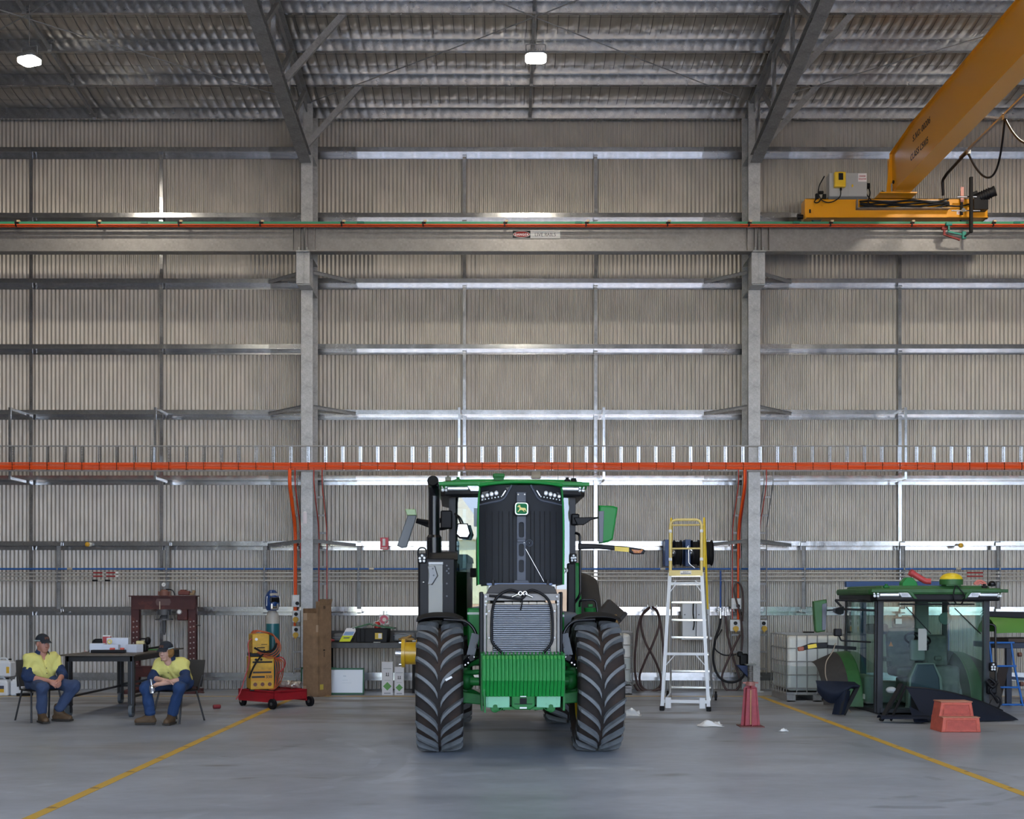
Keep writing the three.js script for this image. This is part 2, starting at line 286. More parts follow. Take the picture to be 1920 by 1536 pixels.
// ---- corrugated wall at the back with its girts, bridging bars and stays
const clad = mat([0.55, 0.515, 0.465], 0.46, 0.5, { map: dataTex(256, (u, v) => { const n = 0.93 + 0.16 * (tile((x, y) => fbm(x, y * 0.35, 4), u, v, 8) - 0.5); return [n, n, n]; }, true), });
{
  const w = struct('wall_back');
  const P = 0.0762, A = 0.0085, seg = 10, n = Math.round((XR - XL) / P * seg), H = 10.72, pos = [], nor = [];
  const pt = (i) => { const x = XL + (XR - XL) * i / n, a = 2 * Math.PI * (x / P); return [x, ZB + A * Math.sin(a), -A * 2 * Math.PI / P * Math.cos(a)]; };
  for (let i = 0; i < n; i++) {
    const a = pt(i), b = pt(i + 1);
    const q = (t, y) => { pos.push(t[0], y, t[1]); const l = Math.hypot(t[2], 1); nor.push(t[2] / l, 0, 1 / l); };
    q(a, 0); q(b, 0); q(b, H); q(a, 0); q(b, H); q(a, H);
  }
  const g = new THREE.BufferGeometry(); g.setAttribute('position', new THREE.Float32BufferAttribute(pos, 3)); g.setAttribute('normal', new THREE.Float32BufferAttribute(nor, 3));
  mesh('corrugated_cladding', [prep(g), bx(XR - XL + 0.4, H, 0.05, (XL + XR) / 2, H / 2, ZB - 0.05)], clad, w);
  // Z girts, one length per bay
  const zg = (y) => [[-0.6, y + 0.078], [-0.6, y], [-0.786, y], [-0.786, y - 0.072], [-0.783, y - 0.072], [-0.783, y - 0.003], [-0.603, y - 0.003], [-0.597, y - 0.003], [-0.597, y + 0.078], [-0.612, y + 0.078], [-0.612, y + 0.076]].map(([z, yy]) => [z, yy]);
  const bays = [[-11.5, COLS[0]], COLS, [COLS[1], 12.46]];
  for (let k = 0; k < 9; k++) bays.forEach(([a, b]) => {
    const y = GIRT(k);
    mesh('girt', [ext(a + 0.005, b - 0.005, y, y + 0.078, -0.603, -0.6), ext(a + 0.005, b - 0.005, y - 0.003, y, -0.786, -0.6), ext(a + 0.005, b - 0.005, y - 0.075, y, -0.786, -0.783), ext(a + 0.005, b - 0.005, y + 0.075, y + 0.078, -0.618, -0.603)], MT.galvBright, w);
  });
  // laps over the columns: a second nested sheet, a little proud
  for (let k = 0; k < 9; k++) for (const c of COLS) { const y = GIRT(k); mesh('girt_lap', [ext(c - 0.8, c + 0.8, y + 0.002, y + 0.082, -0.599, -0.596), ext(c - 0.8, c + 0.8, y - 0.007, y - 0.0035, -0.782, -0.6), ext(c - 0.8, c + 0.8, y - 0.079, y - 0.004, -0.782, -0.779)], MT.purlin, w); }
  // vertical bridging between girts at the thirds of each bay
  for (const x of [-8.72, -6.32, -0.73, 1.69, 7.3, 9.9]) for (let k = 0; k < 9; k++) {
    const y0 = k ? GIRT(k - 1) + 0.02 : 0.0, y1 = GIRT(k) - 0.02;
    if (k) mesh('bridging_bar', [ext(x - 0.03, x + 0.03, y0, y1, -0.70, -0.698), ext(x - 0.03, x - 0.028, y0, y1, -0.72, -0.70), ext(x + 0.028, x + 0.03, y0, y1, -0.72, -0.70), ext(x - 0.035, x + 0.035, y1 - 0.03, y1 + 0.03, -0.697, -0.68)], MT.galvBright, w);
  }
  // stays from column flange to girt
  for (const c of COLS) for (const k of [2, 4, 6]) for (const s of [-1, 1]) {
    const a = V(c + s * 0.10, GIRT(k) + 0.09, -0.14), b = V(c + s * 0.80, GIRT(k) + 0.03, -0.585);
    mesh('fly_brace', [bar(a, b, 0.06, 0.004), bar(a.clone().add(V(0, -0.028, 0)), b.clone().add(V(0, -0.028, 0)), 0.004, 0.056)], MT.galv, w);
  }
}
// ---- the other three walls: closed but for the big doorway the photograph is taken from
{
  const wl = struct('wall_left'); mesh('cladding', ext(XL - 0.15, XL, 0, 12.5, ZB - 0.2, ZF + 0.2), clad, wl);
  const wr = struct('wall_right'); mesh('cladding', ext(XR, XR + 0.15, 0, 12.5, ZB - 0.2, ZF + 0.2), clad, wr);
  const wf = struct('wall_front');
  const D0 = -7.5, D1 = 10.5, DH = 7.2;
  mesh('cladding', [ext(XL - 0.15, D0, 0, 11.2, ZF, ZF + 0.15), ext(D1, 15.2, 0, 11.2, ZF, ZF + 0.15), ext(20.0, XR + 0.15, 0, 11.2, ZF, ZF + 0.15), ext(15.2, 20.0, DH, 11.2, ZF, ZF + 0.15), ext(D0, D1, DH, 11.2, ZF, ZF + 0.15)], clad, wf);
}
// ---- roof: quilted foil blanket on wire mesh over steel purlins
{
  const c = struct('ceiling');
  const PZ = [-0.58, 0.57, 1.62, 2.68, 3.74, 4.80];
  const wireGap = 0.168;
  const foilY = (x, z) => {
    let k = 0; while (k < PZ.length - 2 && z > PZ[k + 1]) k++;
    const u = Math.max(0, Math.min(1, (z - PZ[k]) / (PZ[k + 1] - PZ[k]))), env = Math.pow(Math.sin(Math.PI * u), 0.45);
    const c1 = Math.abs(Math.sin(Math.PI * (x + 0.03 * vnoise(x * 0.9, k * 7.3 + u)) / wireGap));
    const amp = 0.35 + 1.1 * fbm(x * 1.7, z * 1.3 + 9, 3);
    return purlinY(z) + 0.205 - env * (0.045 + 0.032 * amp * Math.pow(c1, 0.55)) - env * 0.010 * Math.abs(Math.sin(u * 3 * Math.PI)) - 0.016 * (fbm(x * 5 + 3, z * 4, 3) - 0.5) * env - 0.010 * (fbm(x * 19, z * 13 + 3, 2) - 0.5) * env;
  };
  mesh('foil_blanket', surf((u, v) => { const x = -12 + 25 * u, z = ZB + (4.8 - ZB) * v; return [x, foilY(x, z), z]; }, 1300, 150), MT.foil, c);
  const far = (x0, x1, z0, z1) => surf((u, v) => { const x = x0 + (x1 - x0) * u, z = z0 + (z1 - z0) * v; return [x, purlinY(z) + 0.2, z]; }, 2, 20);
  mesh('foil_blanket', [far(XL, -12, ZB, 4.8), far(13, XR, ZB, 4.8), far(XL, XR, 4.8, ZF)], MT.foil, c);
  const sheet = (y) => surf((u, v) => { const z = ZB - 0.3 + (ZF - ZB + 0.6) * v; return [XL - 0.3 + (XR - XL + 0.6) * u, purlinY(z) + y, z]; }, 1, 60);
  mesh('roof_sheeting', [sheet(0.27), sheet(0.30)], MT.galv, c);
  // purlins: C sections with the web facing the doorway
  const bays = [[-11.5, COLS[0]], COLS, [COLS[1], 12.46]];
  for (const z of PZ) for (const [a, b] of bays) {
    const y = purlinY(z);
    mesh('purlin', [ext(a + 0.004, b - 0.004, y, y + 0.2, z - 0.002, z + 0.002), ext(a + 0.004, b - 0.004, y, y + 0.003, z - 0.072, z), ext(a + 0.004, b - 0.004, y + 0.197, y + 0.2, z - 0.072, z), ext(a + 0.004, b - 0.004, y, y + 0.016, z - 0.074, z - 0.072)], MT.purlin, c);
  }
  for (let z = 5.9; z < 25; z += 1.06) mesh('purlin', ext(XL, XR, purlinY(z), purlinY(z) + 0.2, z - 0.03, z), MT.galv, c);
  // bridging rows under the purlins, half way along each bay
  for (const x of [-7.5, 0.475]) for (let k = 0; k + 1 < PZ.length; k++) mesh('purlin_bridging', [bar([x, purlinY(PZ[k]) + 0.03, PZ[k] + 0.01], [x, purlinY(PZ[k + 1]) + 0.03, PZ[k + 1] - 0.08], 0.05, 0.05), ext(x - 0.03, x + 0.03, purlinY(PZ[k]) - 0.03, purlinY(PZ[k]) + 0.10, PZ[k] + 0.003, PZ[k] + 0.03)], MT.galv, c);
  // wire mesh that carries the blanket
  const wires = [];
  for (let x = -11.9; x < 12.9; x += wireGap) for (let k = 0; k < 4; k++) { const a = PZ[k], b = PZ[k + 1]; wires.push(tube([[x, purlinY(a) + 0.198, a], [x, foilY(x, a + 0.35) - 0.012, a + 0.35], [x, foilY(x, b - 0.35) - 0.012, b - 0.35], [x, purlinY(b) + 0.198, b]], 0.0045, 4, 8)); }
  for (let k = 0; k < 4; k++) for (const u of [0.35, 0.68]) { const z = PZ[k] + u * (PZ[k + 1] - PZ[k]), pts = []; for (let x = -12; x <= 13; x += 0.5) pts.push([x, purlinY(z) + 0.13, z]); wires.push(tube(pts, 0.002, 4, 50)); }
  mesh('safety_mesh_wire', wires, MT.steelDark, c).userData.kind = 'stuff';
  // roof plane rod bracing
  const rd = (x0, z0, x1, z1, sag) => mesh('brace_rod', tube([[x0, purlinY(z0) - 0.06, z0], [(x0 + x1) / 2, (purlinY(z0) + purlinY(z1)) / 2 - 0.06 - sag, (z0 + z1) / 2], [x1, purlinY(z1) - 0.06, z1]], 0.010, 6, 30), MT.galv, c);
  rd(-3.45, 0.1, 4.4, 5.4, 0.05); rd(4.4, 0.1, -3.45, 5.4, 0.05);
  rd(-11.4, 5.4, -3.6, 0.1, 0.05); rd(-11.4, 0.1, -3.6, 5.4, 0.05); rd(4.55, 0.1, 12.4, 5.4, 0.05); rd(4.55, 5.4, 12.4, 0.1, 0.05);
}
// ---- yard outside, mirrored in glass and paint
{
  const y = struct('yard_ground');
  mesh('apron', ext(-60, 60, -0.2, -0.02, ZF + 0.2, 44), mat([0.40, 0.385, 0.36], 0.8), y);
  mesh('gravel', ext(-90, 90, -0.25, -0.03, 44, 180), mat([0.42, 0.31, 0.21], 0.9), y);
}
// buildings and trees across the yard, seen only as reflections
{
  const gs = thing('machinery_shed', 'pale green shed across the yard, mirrored in the tractor windscreen', 'shed', [-9, 0, 78]);
  const gw = mat([0.50, 0.62, 0.46], 0.7);
  mesh('wall', [ext(-22, 4, 0, 4.6, 0, 14)], gw, gs);
  mesh('roof', prism([[-22.5, 4.6], [4.5, 4.6], [4.5, 4.9], [-9, 8.2], [-22.5, 4.9]], 15).translate(0, 0, 7), mat([0.60, 0.66, 0.60], 0.5), gs);
  const ow = thing('site_office', 'white site building across the yard, mirrored in the tractor windscreen', 'building', [2, 0, 90]);
  mesh('wall', ext(-6, 12, 0, 3.2, 0, 8), MT.white, ow); mesh('roof', prism([[-6.4, 3.2], [12.4, 3.2], [12.4, 3.4], [3, 4.6], [-6.4, 3.4]], 9).translate(0, 0, 4), MT.white, ow);
  const leaf = mat([0.075, 0.10, 0.04], 0.8), bark = mat([0.20, 0.15, 0.11], 0.9);
  const tree = (x, z, h, i) => { const t = thing('gum_tree', 'tall gum tree across the yard, mirrored in glass', 'tree', [x, 0, z], 0, 'trees across the yard');
    mesh('trunk', tube([[0, -0.03, 0], [0.2, h * 0.3, 0], [-0.1, h * 0.6, 0.2]], 0.28, 8), bark, t);
    const bl = []; for (let k = 0; k < 14; k++) { const a = rr(0, 6.28), r = rr(0, h * 0.25), g = prep(new THREE.IcosahedronGeometry(rr(0.10, 0.17) * h, 3)), p = g.attributes.position; for (let q = 0; q < p.count; q++) { const X = p.getX(q), Y = p.getY(q), Z = p.getZ(q), s = 0.72 + 0.56 * hash(Math.round(X * 40) + k * 71, Math.round(Y * 40) * 31 + Math.round(Z * 40)); p.setXYZ(q, X * s, Y * s, Z * s); } bl.push(g.translate(r * Math.cos(a), h * rr(0.5, 0.92), r * Math.sin(a))); }
    mesh('crown', bl, leaf, t); };
  for (let k = 0; k < 6; k++) tree(18 + k * 11 + rr(-1, 1), 95 + rr(-6, 6), rr(9, 14), k);
}
// =====================================================================================
// steel frame, lamps, crane runway
// =====================================================================================
COLS.forEach((x, i) => {
  const c = thing('steel_column', i ? 'galvanised steel column beside the red axle stand' : 'galvanised steel column behind the tall open cardboard carton', 'column', [x, 0, 0]);
  const H = 10.55;
  mesh('front_flange', ext(-0.105, 0.105, 0, 9.62, -0.02, 0), MT.column, c);
  mesh('back_flange', ext(-0.105, 0.105, 0, H, -0.6, -0.58), MT.column, c);
  mesh('web', ext(-0.007, 0.007, 0, H, -0.58, -0.02), MT.column, c);
  mesh('base_plate', ext(-0.16, 0.16, 0, 0.02, -0.62, 0.04), MT.column, c);
  mesh('head_stub', [ext(-0.105, 0.105, 9.62, H, -0.02, 0)], MT.column, c);
  for (const y of [7.18, 7.75, 9.6]) mesh('stiffener', ext(-0.1, 0.1, y, y + 0.015, -0.58, -0.02), MT.column, c);
  // corbel that carries the crane runway
  mesh('corbel', [ext(-0.115, 0.115, 7.18, 7.195, 0, 0.36), ext(-0.115, 0.115, 7.74, 7.76, 0, 0.46), ext(-0.008, 0.008, 7.19, 7.75, 0, 0.40), ext(-0.125, 0.11, 7.2, 7.75, 0.36, 0.38), ext(-0.105, -0.095, 7.2, 7.74, 0, 0.36)], MT.column, c);
  for (const bxx of [-0.07, 0.07]) for (const bz of [0.28, 0.42]) mesh('bolt', [cyl(0.014, 0.014, 0.05, bxx, 7.80, bz, 'y', 6)], MT.column, c);
});
// roof trusses
COLS.forEach((x, i) => {
  const t = thing('roof_truss', i ? 'galvanised roof truss next to the yellow crane girder' : 'galvanised roof truss over the left-hand column', 'truss', [x, 0, 0]);
  const botY = (z) => purlinY(z) - 1.15, Z1 = 5.6;
  const tz = RIDGE;
  mesh('bottom_chord', [bar([0, botY(0.15), 0.15], [0, botY(tz), tz], 0.20, 0.012), bar([0, botY(0.15) + 0.07, 0.15], [0, botY(tz) + 0.07, tz], 0.012, 0.14), bar([0, botY(0.15) + 0.14, 0.15], [0, botY(tz) + 0.14, tz], 0.20, 0.012)], MT.galv, t);
  mesh('top_chord', [bar([0, purlinY(-0.5) - 0.02, -0.5], [0, purlinY(tz) - 0.02, tz], 0.16, 0.012), bar([0, purlinY(-0.5) - 0.1, -0.5], [0, purlinY(tz) - 0.1, tz], 0.012, 0.16)], MT.galv, t);
  for (let k = 0; k < 9; k++) {
    const z = 0.42 + 1.27 * k;
    mesh('web_post', [bar([-0.03, botY(z) + 0.1, z], [-0.03, purlinY(z) - 0.06, z], 0.07, 0.07)], MT.galvBright, t);
    if (z < 10) mesh('web_diagonal', bar([0.04, botY(z + 1.15) + 0.1, z + 1.15], [0.04, purlinY(z) - 0.08, z + 0.08], 0.06, 0.06), MT.galv, t);
  }
  for (const z of [0.5, 2.62]) {
    const a = V(0.09, botY(z) + 0.16, z), b = V(1.02, purlinY(z) + 0.05, z);
    mesh('fly_brace', [bar(a, b, 0.003, 0.10), bar(a.clone().add(V(0.03, -0.035, -0.03)), b.clone().add(V(0.03, -0.035, -0.03)), 0.06, 0.003), bar(a.clone().add(V(-0.03, 0.035, -0.03)), b.clone().add(V(-0.03, 0.035, -0.03)), 0.06, 0.003)], MT.galv, t);
  }
});
// high-bay lamps; each is a housing, a glowing lens and an area light of the lens' size
const lampGlow = new THREE.MeshStandardMaterial({ color: 0xffffff, emissive: rgb(1, 0.93, 0.80), emissiveIntensity: 14 });
const LAMP_POWER = 108;
const lampProto = (() => {
  const l = thing('high_bay_lamp', 'lit high bay lamp hanging in the middle of the roof above the tractor', 'lamp', [0.49, 9.97, 3.0], 0.0, 'high bay lamps');
  mesh('housing', [prismY(rrect(-0.17, 0.17, -0.135, 0.135, 0.08, 6), 0.025, 0.07, 0.01), ...Array.from({ length: 9 }, (_, k) => ext(-0.14 + k * 0.035 - 0.004, -0.14 + k * 0.035 + 0.004, 0.06, 0.11, -0.11, 0.11))], MT.alu, l);
  mesh('lens', prismY(rrect(-0.16, 0.16, -0.125, 0.125, 0.075, 6), -0.03, 0.025, 0.015), lampGlow, l);
  mesh('bracket', [bent([[-0.15, 0.04, 0], [-0.15, 0.22, 0], [0.15, 0.22, 0], [0.15, 0.04, 0]], 0.008, 0.03), rod([0, 0.22, 0], [0, 0.87, 0], 0.006)], MT.galv, l);
  return l;
})();
function lampLight(x, y, z, p) { const a = new THREE.RectAreaLight(rgb(1, 0.90, 0.74), p, 0.30, 0.23); a.name = 'high_bay_light'; a.position.set(x, y - 0.04, z); a.rotation.x = -Math.PI / 2; scene.add(a); }
lampLight(0.49, 9.97, 3.0, LAMP_POWER);
dup(lampProto, [-7.3, 9.93, 3.0], -0.35, 'lit high bay lamp high up at the left end of the roof'); lampLight(-7.3, 9.93, 3.0, LAMP_POWER);
for (const [x, y, z] of [[8.3, 9.97, 3.0], [-7.4, 10.65, 9.5], [0.49, 10.65, 9.5], [8.3, 10.65, 9.5], [-7.4, 10.4, 17], [0.49, 10.4, 17], [8.3, 10.4, 17]]) { dup(lampProto, [x, y, z], 0, 'high bay lamp of the rows outside the picture'); lampLight(x, y, z, LAMP_POWER); }

// crane runway beam with its rail and bus bars
{
  const r = thing('crane_runway_beam', 'long galvanised crane runway beam across the wall with a danger sign', 'beam', [0, 0, 0.28]);
  const pieces = [[-11.5, COLS[0]], COLS, [COLS[1], 12.46]];
  for (const [a, b] of pieces) {
    mesh('web', ext(a + 0.01, b - 0.01, 7.78, 8.24, -0.006, 0.006), MT.runway, r);
    mesh('bottom_flange', ext(a + 0.01, b - 0.01, 7.765, 7.782, -0.11, 0.11), MT.runway, r);
    mesh('top_flange', ext(a + 0.01, b - 0.01, 8.235, 8.252, -0.11, 0.11), MT.runway, r);
  }
  for (const c of COLS) for (const s of [-0.19, -0.06, 0.06, 0.19]) mesh('stiffener', ext(c + s - 0.006, c + s + 0.006, 7.78, 8.24, -0.1, 0.1), MT.runway, r);
  mesh('rail', ext(-11.5, 12.46, 8.252, 8.292, -0.025, 0.025), MT.runway, r);
}
{
  const b = thing('conductor_bars', 'orange and green conductor bars running along the crane runway beam', 'conductor bar', [0, 0, 0.46]);
  const gm = mat([0.045, 0.28, 0.15], 0.45), om = mat([0.62, 0.075, 0.012], 0.45);
  mesh('green_bar', ext(-11.5, 12.46, 8.21, 8.252, 0.0, 0.03), gm, b);
  mesh('orange_bar', [rb(24, 0.028, 0.035, 0.008, 0.48, 8.190, 0.045), rb(24, 0.02, 0.03, 0.008, 0.48, 8.165, 0.02)], om, b);
  for (let k = -8; k <= 9; k++) { const x = 0.01 + 1.42 * k - 0.0; if (x > -11.4 && x < 12.3) { mesh('clip', [ext(x - 0.012, x + 0.012, 8.16, 8.24, 0.03, 0.07), ext(x - 0.02, x + 0.045, 8.215, 8.235, 0.03, 0.065)], MT.black, b); mesh('insulator', ext(x + 0.01, x + 0.06, 8.245, 8.275, -0.02, 0.05), mat([0.7, 0.5, 0.3], 0.6), b); } }
  for (const x of [-6.28, -2.5, 1.3, 5.1, 8.95]) mesh('joint_cover', rb(0.12, 0.045, 0.05, 0.008, x, 8.232, 0.02), mat([0.01, 0.17, 0.11], 0.5), b);
}
{
  const z = 0.30;
  const s = thing('danger_sign', 'small red, black and white danger sign on the runway beam', 'sign', [sx(1006, z), sy(439.5, z), z]);
  const W = 90 / 2270 * (CAMZ - z), Hh = 15.5 / 2270 * (CAMZ - z);
  const t = canvasTex(720, 124, (x, w, h) => {
    x.fillStyle = '#efeeea'; x.fillRect(0, 0, w, h); x.fillStyle = '#17171a'; x.fillRect(4, 6, 264, h - 12);
    x.fillStyle = '#f4f3ef'; x.beginPath(); x.ellipse(136, h / 2, 126, 48, 0, 0, 7); x.fill();
    x.fillStyle = '#b3271f'; x.beginPath(); x.ellipse(136, h / 2, 119, 42, 0, 0, 7); x.fill();
    x.fillStyle = '#fff'; x.font = 'bold 52px sans-serif'; x.textAlign = 'center'; x.textBaseline = 'middle'; x.fillText('DANGER', 136, h / 2 + 3, 216);
    x.fillStyle = '#1d1d1f'; x.font = '68px sans-serif'; x.fillText('LIVE RAILS', 490, h / 2 + 3, 390);
    x.strokeStyle = '#555'; x.lineWidth = 4; x.strokeRect(3, 3, w - 6, h - 6);
  });
  mesh('plate', bx(W, Hh, 0.003), MT.white, s);
  mesh('print', prep(new THREE.PlaneGeometry(W, Hh)).translate(0, 0, 0.0025), mat(0xffffff, 0.4, 0, { map: t }), s, true);
}
// =====================================================================================
// cable ladders, pipes and fittings on the back wall
// =====================================================================================
{ // horizontal cable ladder
  const z = 0.1, t = thing('cable_ladder', 'long galvanised cable ladder on edge across the whole wall', 'cable tray', [0, 0, z]);
  const rail = (y, h) => [ext(-11.4, 12.3, y - h / 2, y + h / 2, -0.002, 0.002), ext(-11.4, 12.3, y + h / 2 - 0.003, y + h / 2, -0.03, 0), ext(-11.4, 12.3, y - h / 2, y - h / 2 + 0.003, -0.03, 0)];
  mesh('side_rail', rail(4.385, 0.022), MT.galv, t); mesh('side_rail', rail(3.945, 0.022), MT.galv, t);
  const rungG = mergeGeometries([ext(-0.03, -0.022, 3.95, 4.38, -0.03, 0.0), ext(0.004, 0.026, 3.95, 4.38, -0.006, -0.002), ext(0.024, 0.026, 3.95, 4.38, -0.03, -0.002), ...Array.from({ length: 12 }, (_, k) => ext(-0.022, 0.004, 4.10 + k * 0.0235, 4.11 + k * 0.0235, -0.006, -0.003))]); boxUV(rungG);
  for (let x = -8.73 - 0.309 * 8; x < 12.2; x += 0.309) { const m = new THREE.Mesh(rungG, MT.galvBright); m.name = 'rung'; m.position.x = x; t.add(m); }
  const posts = [-8.81, -6.22, -0.8, 1.78, 7.16];
  for (const x of posts) {
    mesh('hanger', [ext(x - 0.02, x + 0.02, 3.80, 5.08, -0.09, -0.05), bar([x, 5.06, -0.07], [x + 0.02, 5.06, -0.7], 0.045, 0.045), bar([x, 3.82, -0.07], [x + 0.02, 3.82, -0.7], 0.045, 0.045)], MT.galvBright, t);
  }
  const cb = thing('orange_cable_bundle', 'thick bundle of orange power cables along the cable ladder', 'cable', [0, 0, z + 0.02]);
  for (let k = 0; k < 8; k++) {
    const y = 3.967 + 0.0165 * k, pts = []; for (let x = -11.4; x <= 12.4; x += 0.7) pts.push([x, y + 0.003 * Math.sin(x * 2.1 + k), 0.006 * Math.sin(x * 1.3 + 2 * k)]);
    mesh('cable', tube(pts, 0.0078, 6, 70), MT.orange, cb);
  }
  for (let x = -8.73 - 0.309 * 8; x < 12.2; x += 0.309) mesh('cable_tie', ext(x - 0.003, x + 0.003, 3.955, 4.095, -0.012, 0.018), MT.blackMatt, cb);
}
// vertical ladders either side of the columns
function dropLadder(x0, x1, label, cables, y1 = 0.3) {
  const t = thing('vertical_cable_ladder', label, 'cable tray', [0, 0, 0]);
  const path = (x) => [[x, 3.95, 0.08], [x, 3.72, 0.07], [x, 2.98, -0.46], [x, y1, -0.5]];
  for (const x of [x0, x1]) { const p = path(x); for (let k = 0; k < 3; k++) mesh('side_rail', bar(p[k], p[k + 1], 0.012, 0.035, V(0, 0, 1)), MT.galv, t); }
  for (let y = 3.8; y > y1; y -= 0.31) { const z = y > 3.72 ? 0.07 : y > 2.98 ? 0.07 - 0.53 * (3.72 - y) / 0.74 : -0.48; mesh('rung', ext(x0, x1, y - 0.018, y + 0.018, z - 0.01, z + 0.004), MT.galv, t); }
  for (const [x, r, ye, m] of cables) mesh('cable', tube([[x, 3.99, 0.12], [x, 3.7, 0.11], [x, 3.35, -0.14], [x, 2.95, -0.42], [x, 2.4, -0.455], [x, ye, -0.455]], r, 8, 40), m, t);
}
const redCable = mat([0.45, 0.035, 0.02], 0.5);
dropLadder(-3.84, -3.685, 'vertical cable ladder with a thick orange cable left of the left-hand column', [[-3.815, 0.022, 0.95, MT.orange], [-3.79, 0.018, 1.25, MT.orange], [-3.71, 0.012, 2.9, redCable]]);
dropLadder(-3.385, -3.215, 'vertical cable ladder with thin red cables right of the left-hand column', [[-3.375, 0.009, 1.3, redCable], [-3.23, 0.009, 1.3, redCable]]);
dropLadder(4.15, 4.315, 'vertical cable ladder with orange cables left of the right-hand column', [[4.165, 0.009, 1.3, redCable], [4.27, 0.020, 1.15, MT.orange], [4.30, 0.012, 2.6, redCable]]);
dropLadder(4.63, 4.79, 'nearly empty vertical cable ladder right of the right-hand column', [[4.66, 0.008, 3.5, redCable]]);
// power outlets on the ladders
{
  const grey = mat([0.62, 0.64, 0.66], 0.45), cap = mat([0.55, 0.33, 0.02], 0.5), dark = MT.black;
  const outlet = (px, py, w, h, kind, label) => {
    const z = -0.42, o = thing('power_outlet', label, 'power outlet', [sx(px, z), sy(py, z), z]);
    mesh('box', rb(w, h, 0.09, 0.012, 0, 0, 0), grey, o);
    if (kind === 'switch') { mesh('knob', cyl(0.035, 0.03, 0.03, 0.03, -0.045, 0.06, 'z', 14), dark, o); mesh('plate', ext(-w * 0.36, w * 0.36, -h * 0.05, h * 0.4, 0.045, 0.049), MT.white, o); }
    else {
      mesh('knob', [cyl(0.034, 0.034, 0.025, -0.0, h * 0.2, 0.055, 'z', 16), bx(0.012, 0.05, 0.02, 0, h * 0.2, 0.075)], dark, o);
      mesh('socket', cyl(0.045, 0.04, 0.06, 0, -h * 0.26, 0.07, 'z', 16), cap, o); mesh('cap', [cyl(0.05, 0.05, 0.012, 0, -h * 0.26, 0.106, 'z', 16), bx(0.03, 0.03, 0.02, 0.0, -h * 0.26 - 0.05, 0.09)], cap, o);
    }
  };
  outlet(555, 1127, 0.145, 0.22, 'switch', 'grey isolator switch at the top, left of the left-hand column');
  outlet(556, 1156, 0.15, 0.21, 'socket', 'grey outlet with yellow socket beside the carton, upper of two');
  outlet(556, 1185, 0.15, 0.21, 'socket', 'grey outlet with yellow socket beside the carton, lower of two');
  outlet(1380, 1132, 0.18, 0.20, 'switch', 'grey isolator switch above the hanging hoses by the right-hand column');
  outlet(1378, 1173, 0.19, 0.21, 'socket', 'grey outlet with yellow socket left of the right-hand column');
  outlet(1431, 1173, 0.13, 0.20, 'socket', 'grey outlet with yellow socket right of the right-hand column');
}
// pipes along the wall
{
  const z = -0.5, W0 = -11.4, W1 = 12.4, pvc = mat([0.50, 0.49, 0.46], 0.45, 0.5), bl = mat([0.012, 0.10, 0.36], 0.4);
  const sec = [[W0, W1]];
  const pipe = (name, y, r, m, label) => { const p = thing(name, label, 'pipe', [0, y, z]); mesh('tube', rod([W0, 0, 0], [W1, 0, 0], r, 10), m, p); return p; };
  const a = pipe('air_pipe', 2.215, 0.017, bl, 'blue compressed air pipe along the wall, topmost of four');
  for (const x of [-7.93, -2.42, 2.9, 8.3]) mesh('coupling', cyl(0.026, 0.026, 0.09, x, 0, 0, 'x', 12), mat([0.5, 0.47, 0.40], 0.4, 0.5), a);
  const g1 = pipe('oil_pipe', 2.145, 0.013, pvc, 'grey steel pipe directly under the blue air pipe');
  const g2 = pipe('oil_pipe', 2.080, 0.013, pvc, 'grey steel pipe third from the top on the wall');
  const g3 = pipe('oil_pipe', 2.003, 0.016, pvc, 'grey steel pipe lowest of the four on the wall');
  const redm = mat([0.30, 0.02, 0.02], 0.5);
  for (const p of [g1, g2]) { for (const x of [-7.42, -7.18]) mesh('label_band', cyl(0.0145, 0.0145, 0.17, x, 0, 0, 'x', 10), redm, p); mesh('label_band', cyl(0.0145, 0.0145, 0.3, 8.6, 0, 0, 'x', 10), redm, p); mesh('valve', [cyl(0.02, 0.02, 0.05, -7.07, 0, 0, 'x', 10), cyl(0.02, 0.02, 0.05, 9.05, 0, 0, 'x', 10)], MT.white, p); }
  for (const x of [-7.47, -7.24]) mesh('label_band', cyl(0.0175, 0.0175, 0.1, x, 0, 0, 'x', 10), MT.black, g3);
  // posts that carry the pipes
  const px = [110, 314, 497, 673, 1507, 1693, 1872], names = ['behind the seated older man', 'above the rusty press', 'behind the welder cylinder', 'above the workbench', 'above the right-hand white tank', 'above the detached cab roof', 'at the far right end of the wall'];
  px.forEach((p, i) => { const zz = -0.56, x = sx(p, zz); const o = thing('pipe_post', 'slim galvanised post carrying the wall pipes, ' + names[i], 'post', [x, 0, zz]); mesh('channel', [ext(-0.035, 0.035, 1.40, 2.72, -0.02, -0.016), ext(-0.035, -0.031, 1.40, 2.72, -0.016, 0.02), ext(0.031, 0.035, 1.40, 2.72, -0.016, 0.02)], MT.galv, o); mesh('saddle', [2.215, 2.145, 2.08, 2.003].map((y) => ext(-0.012, 0.012, y - 0.025, y + 0.025, 0.016, 0.085)), MT.galv, o); mesh('end_cleat', [ext(-0.05, 0.05, 2.64, 2.70, 0.0, 0.024), ext(-0.05, 0.05, 1.42, 1.48, 0, 0.024)], MT.galvBright, o); });
}
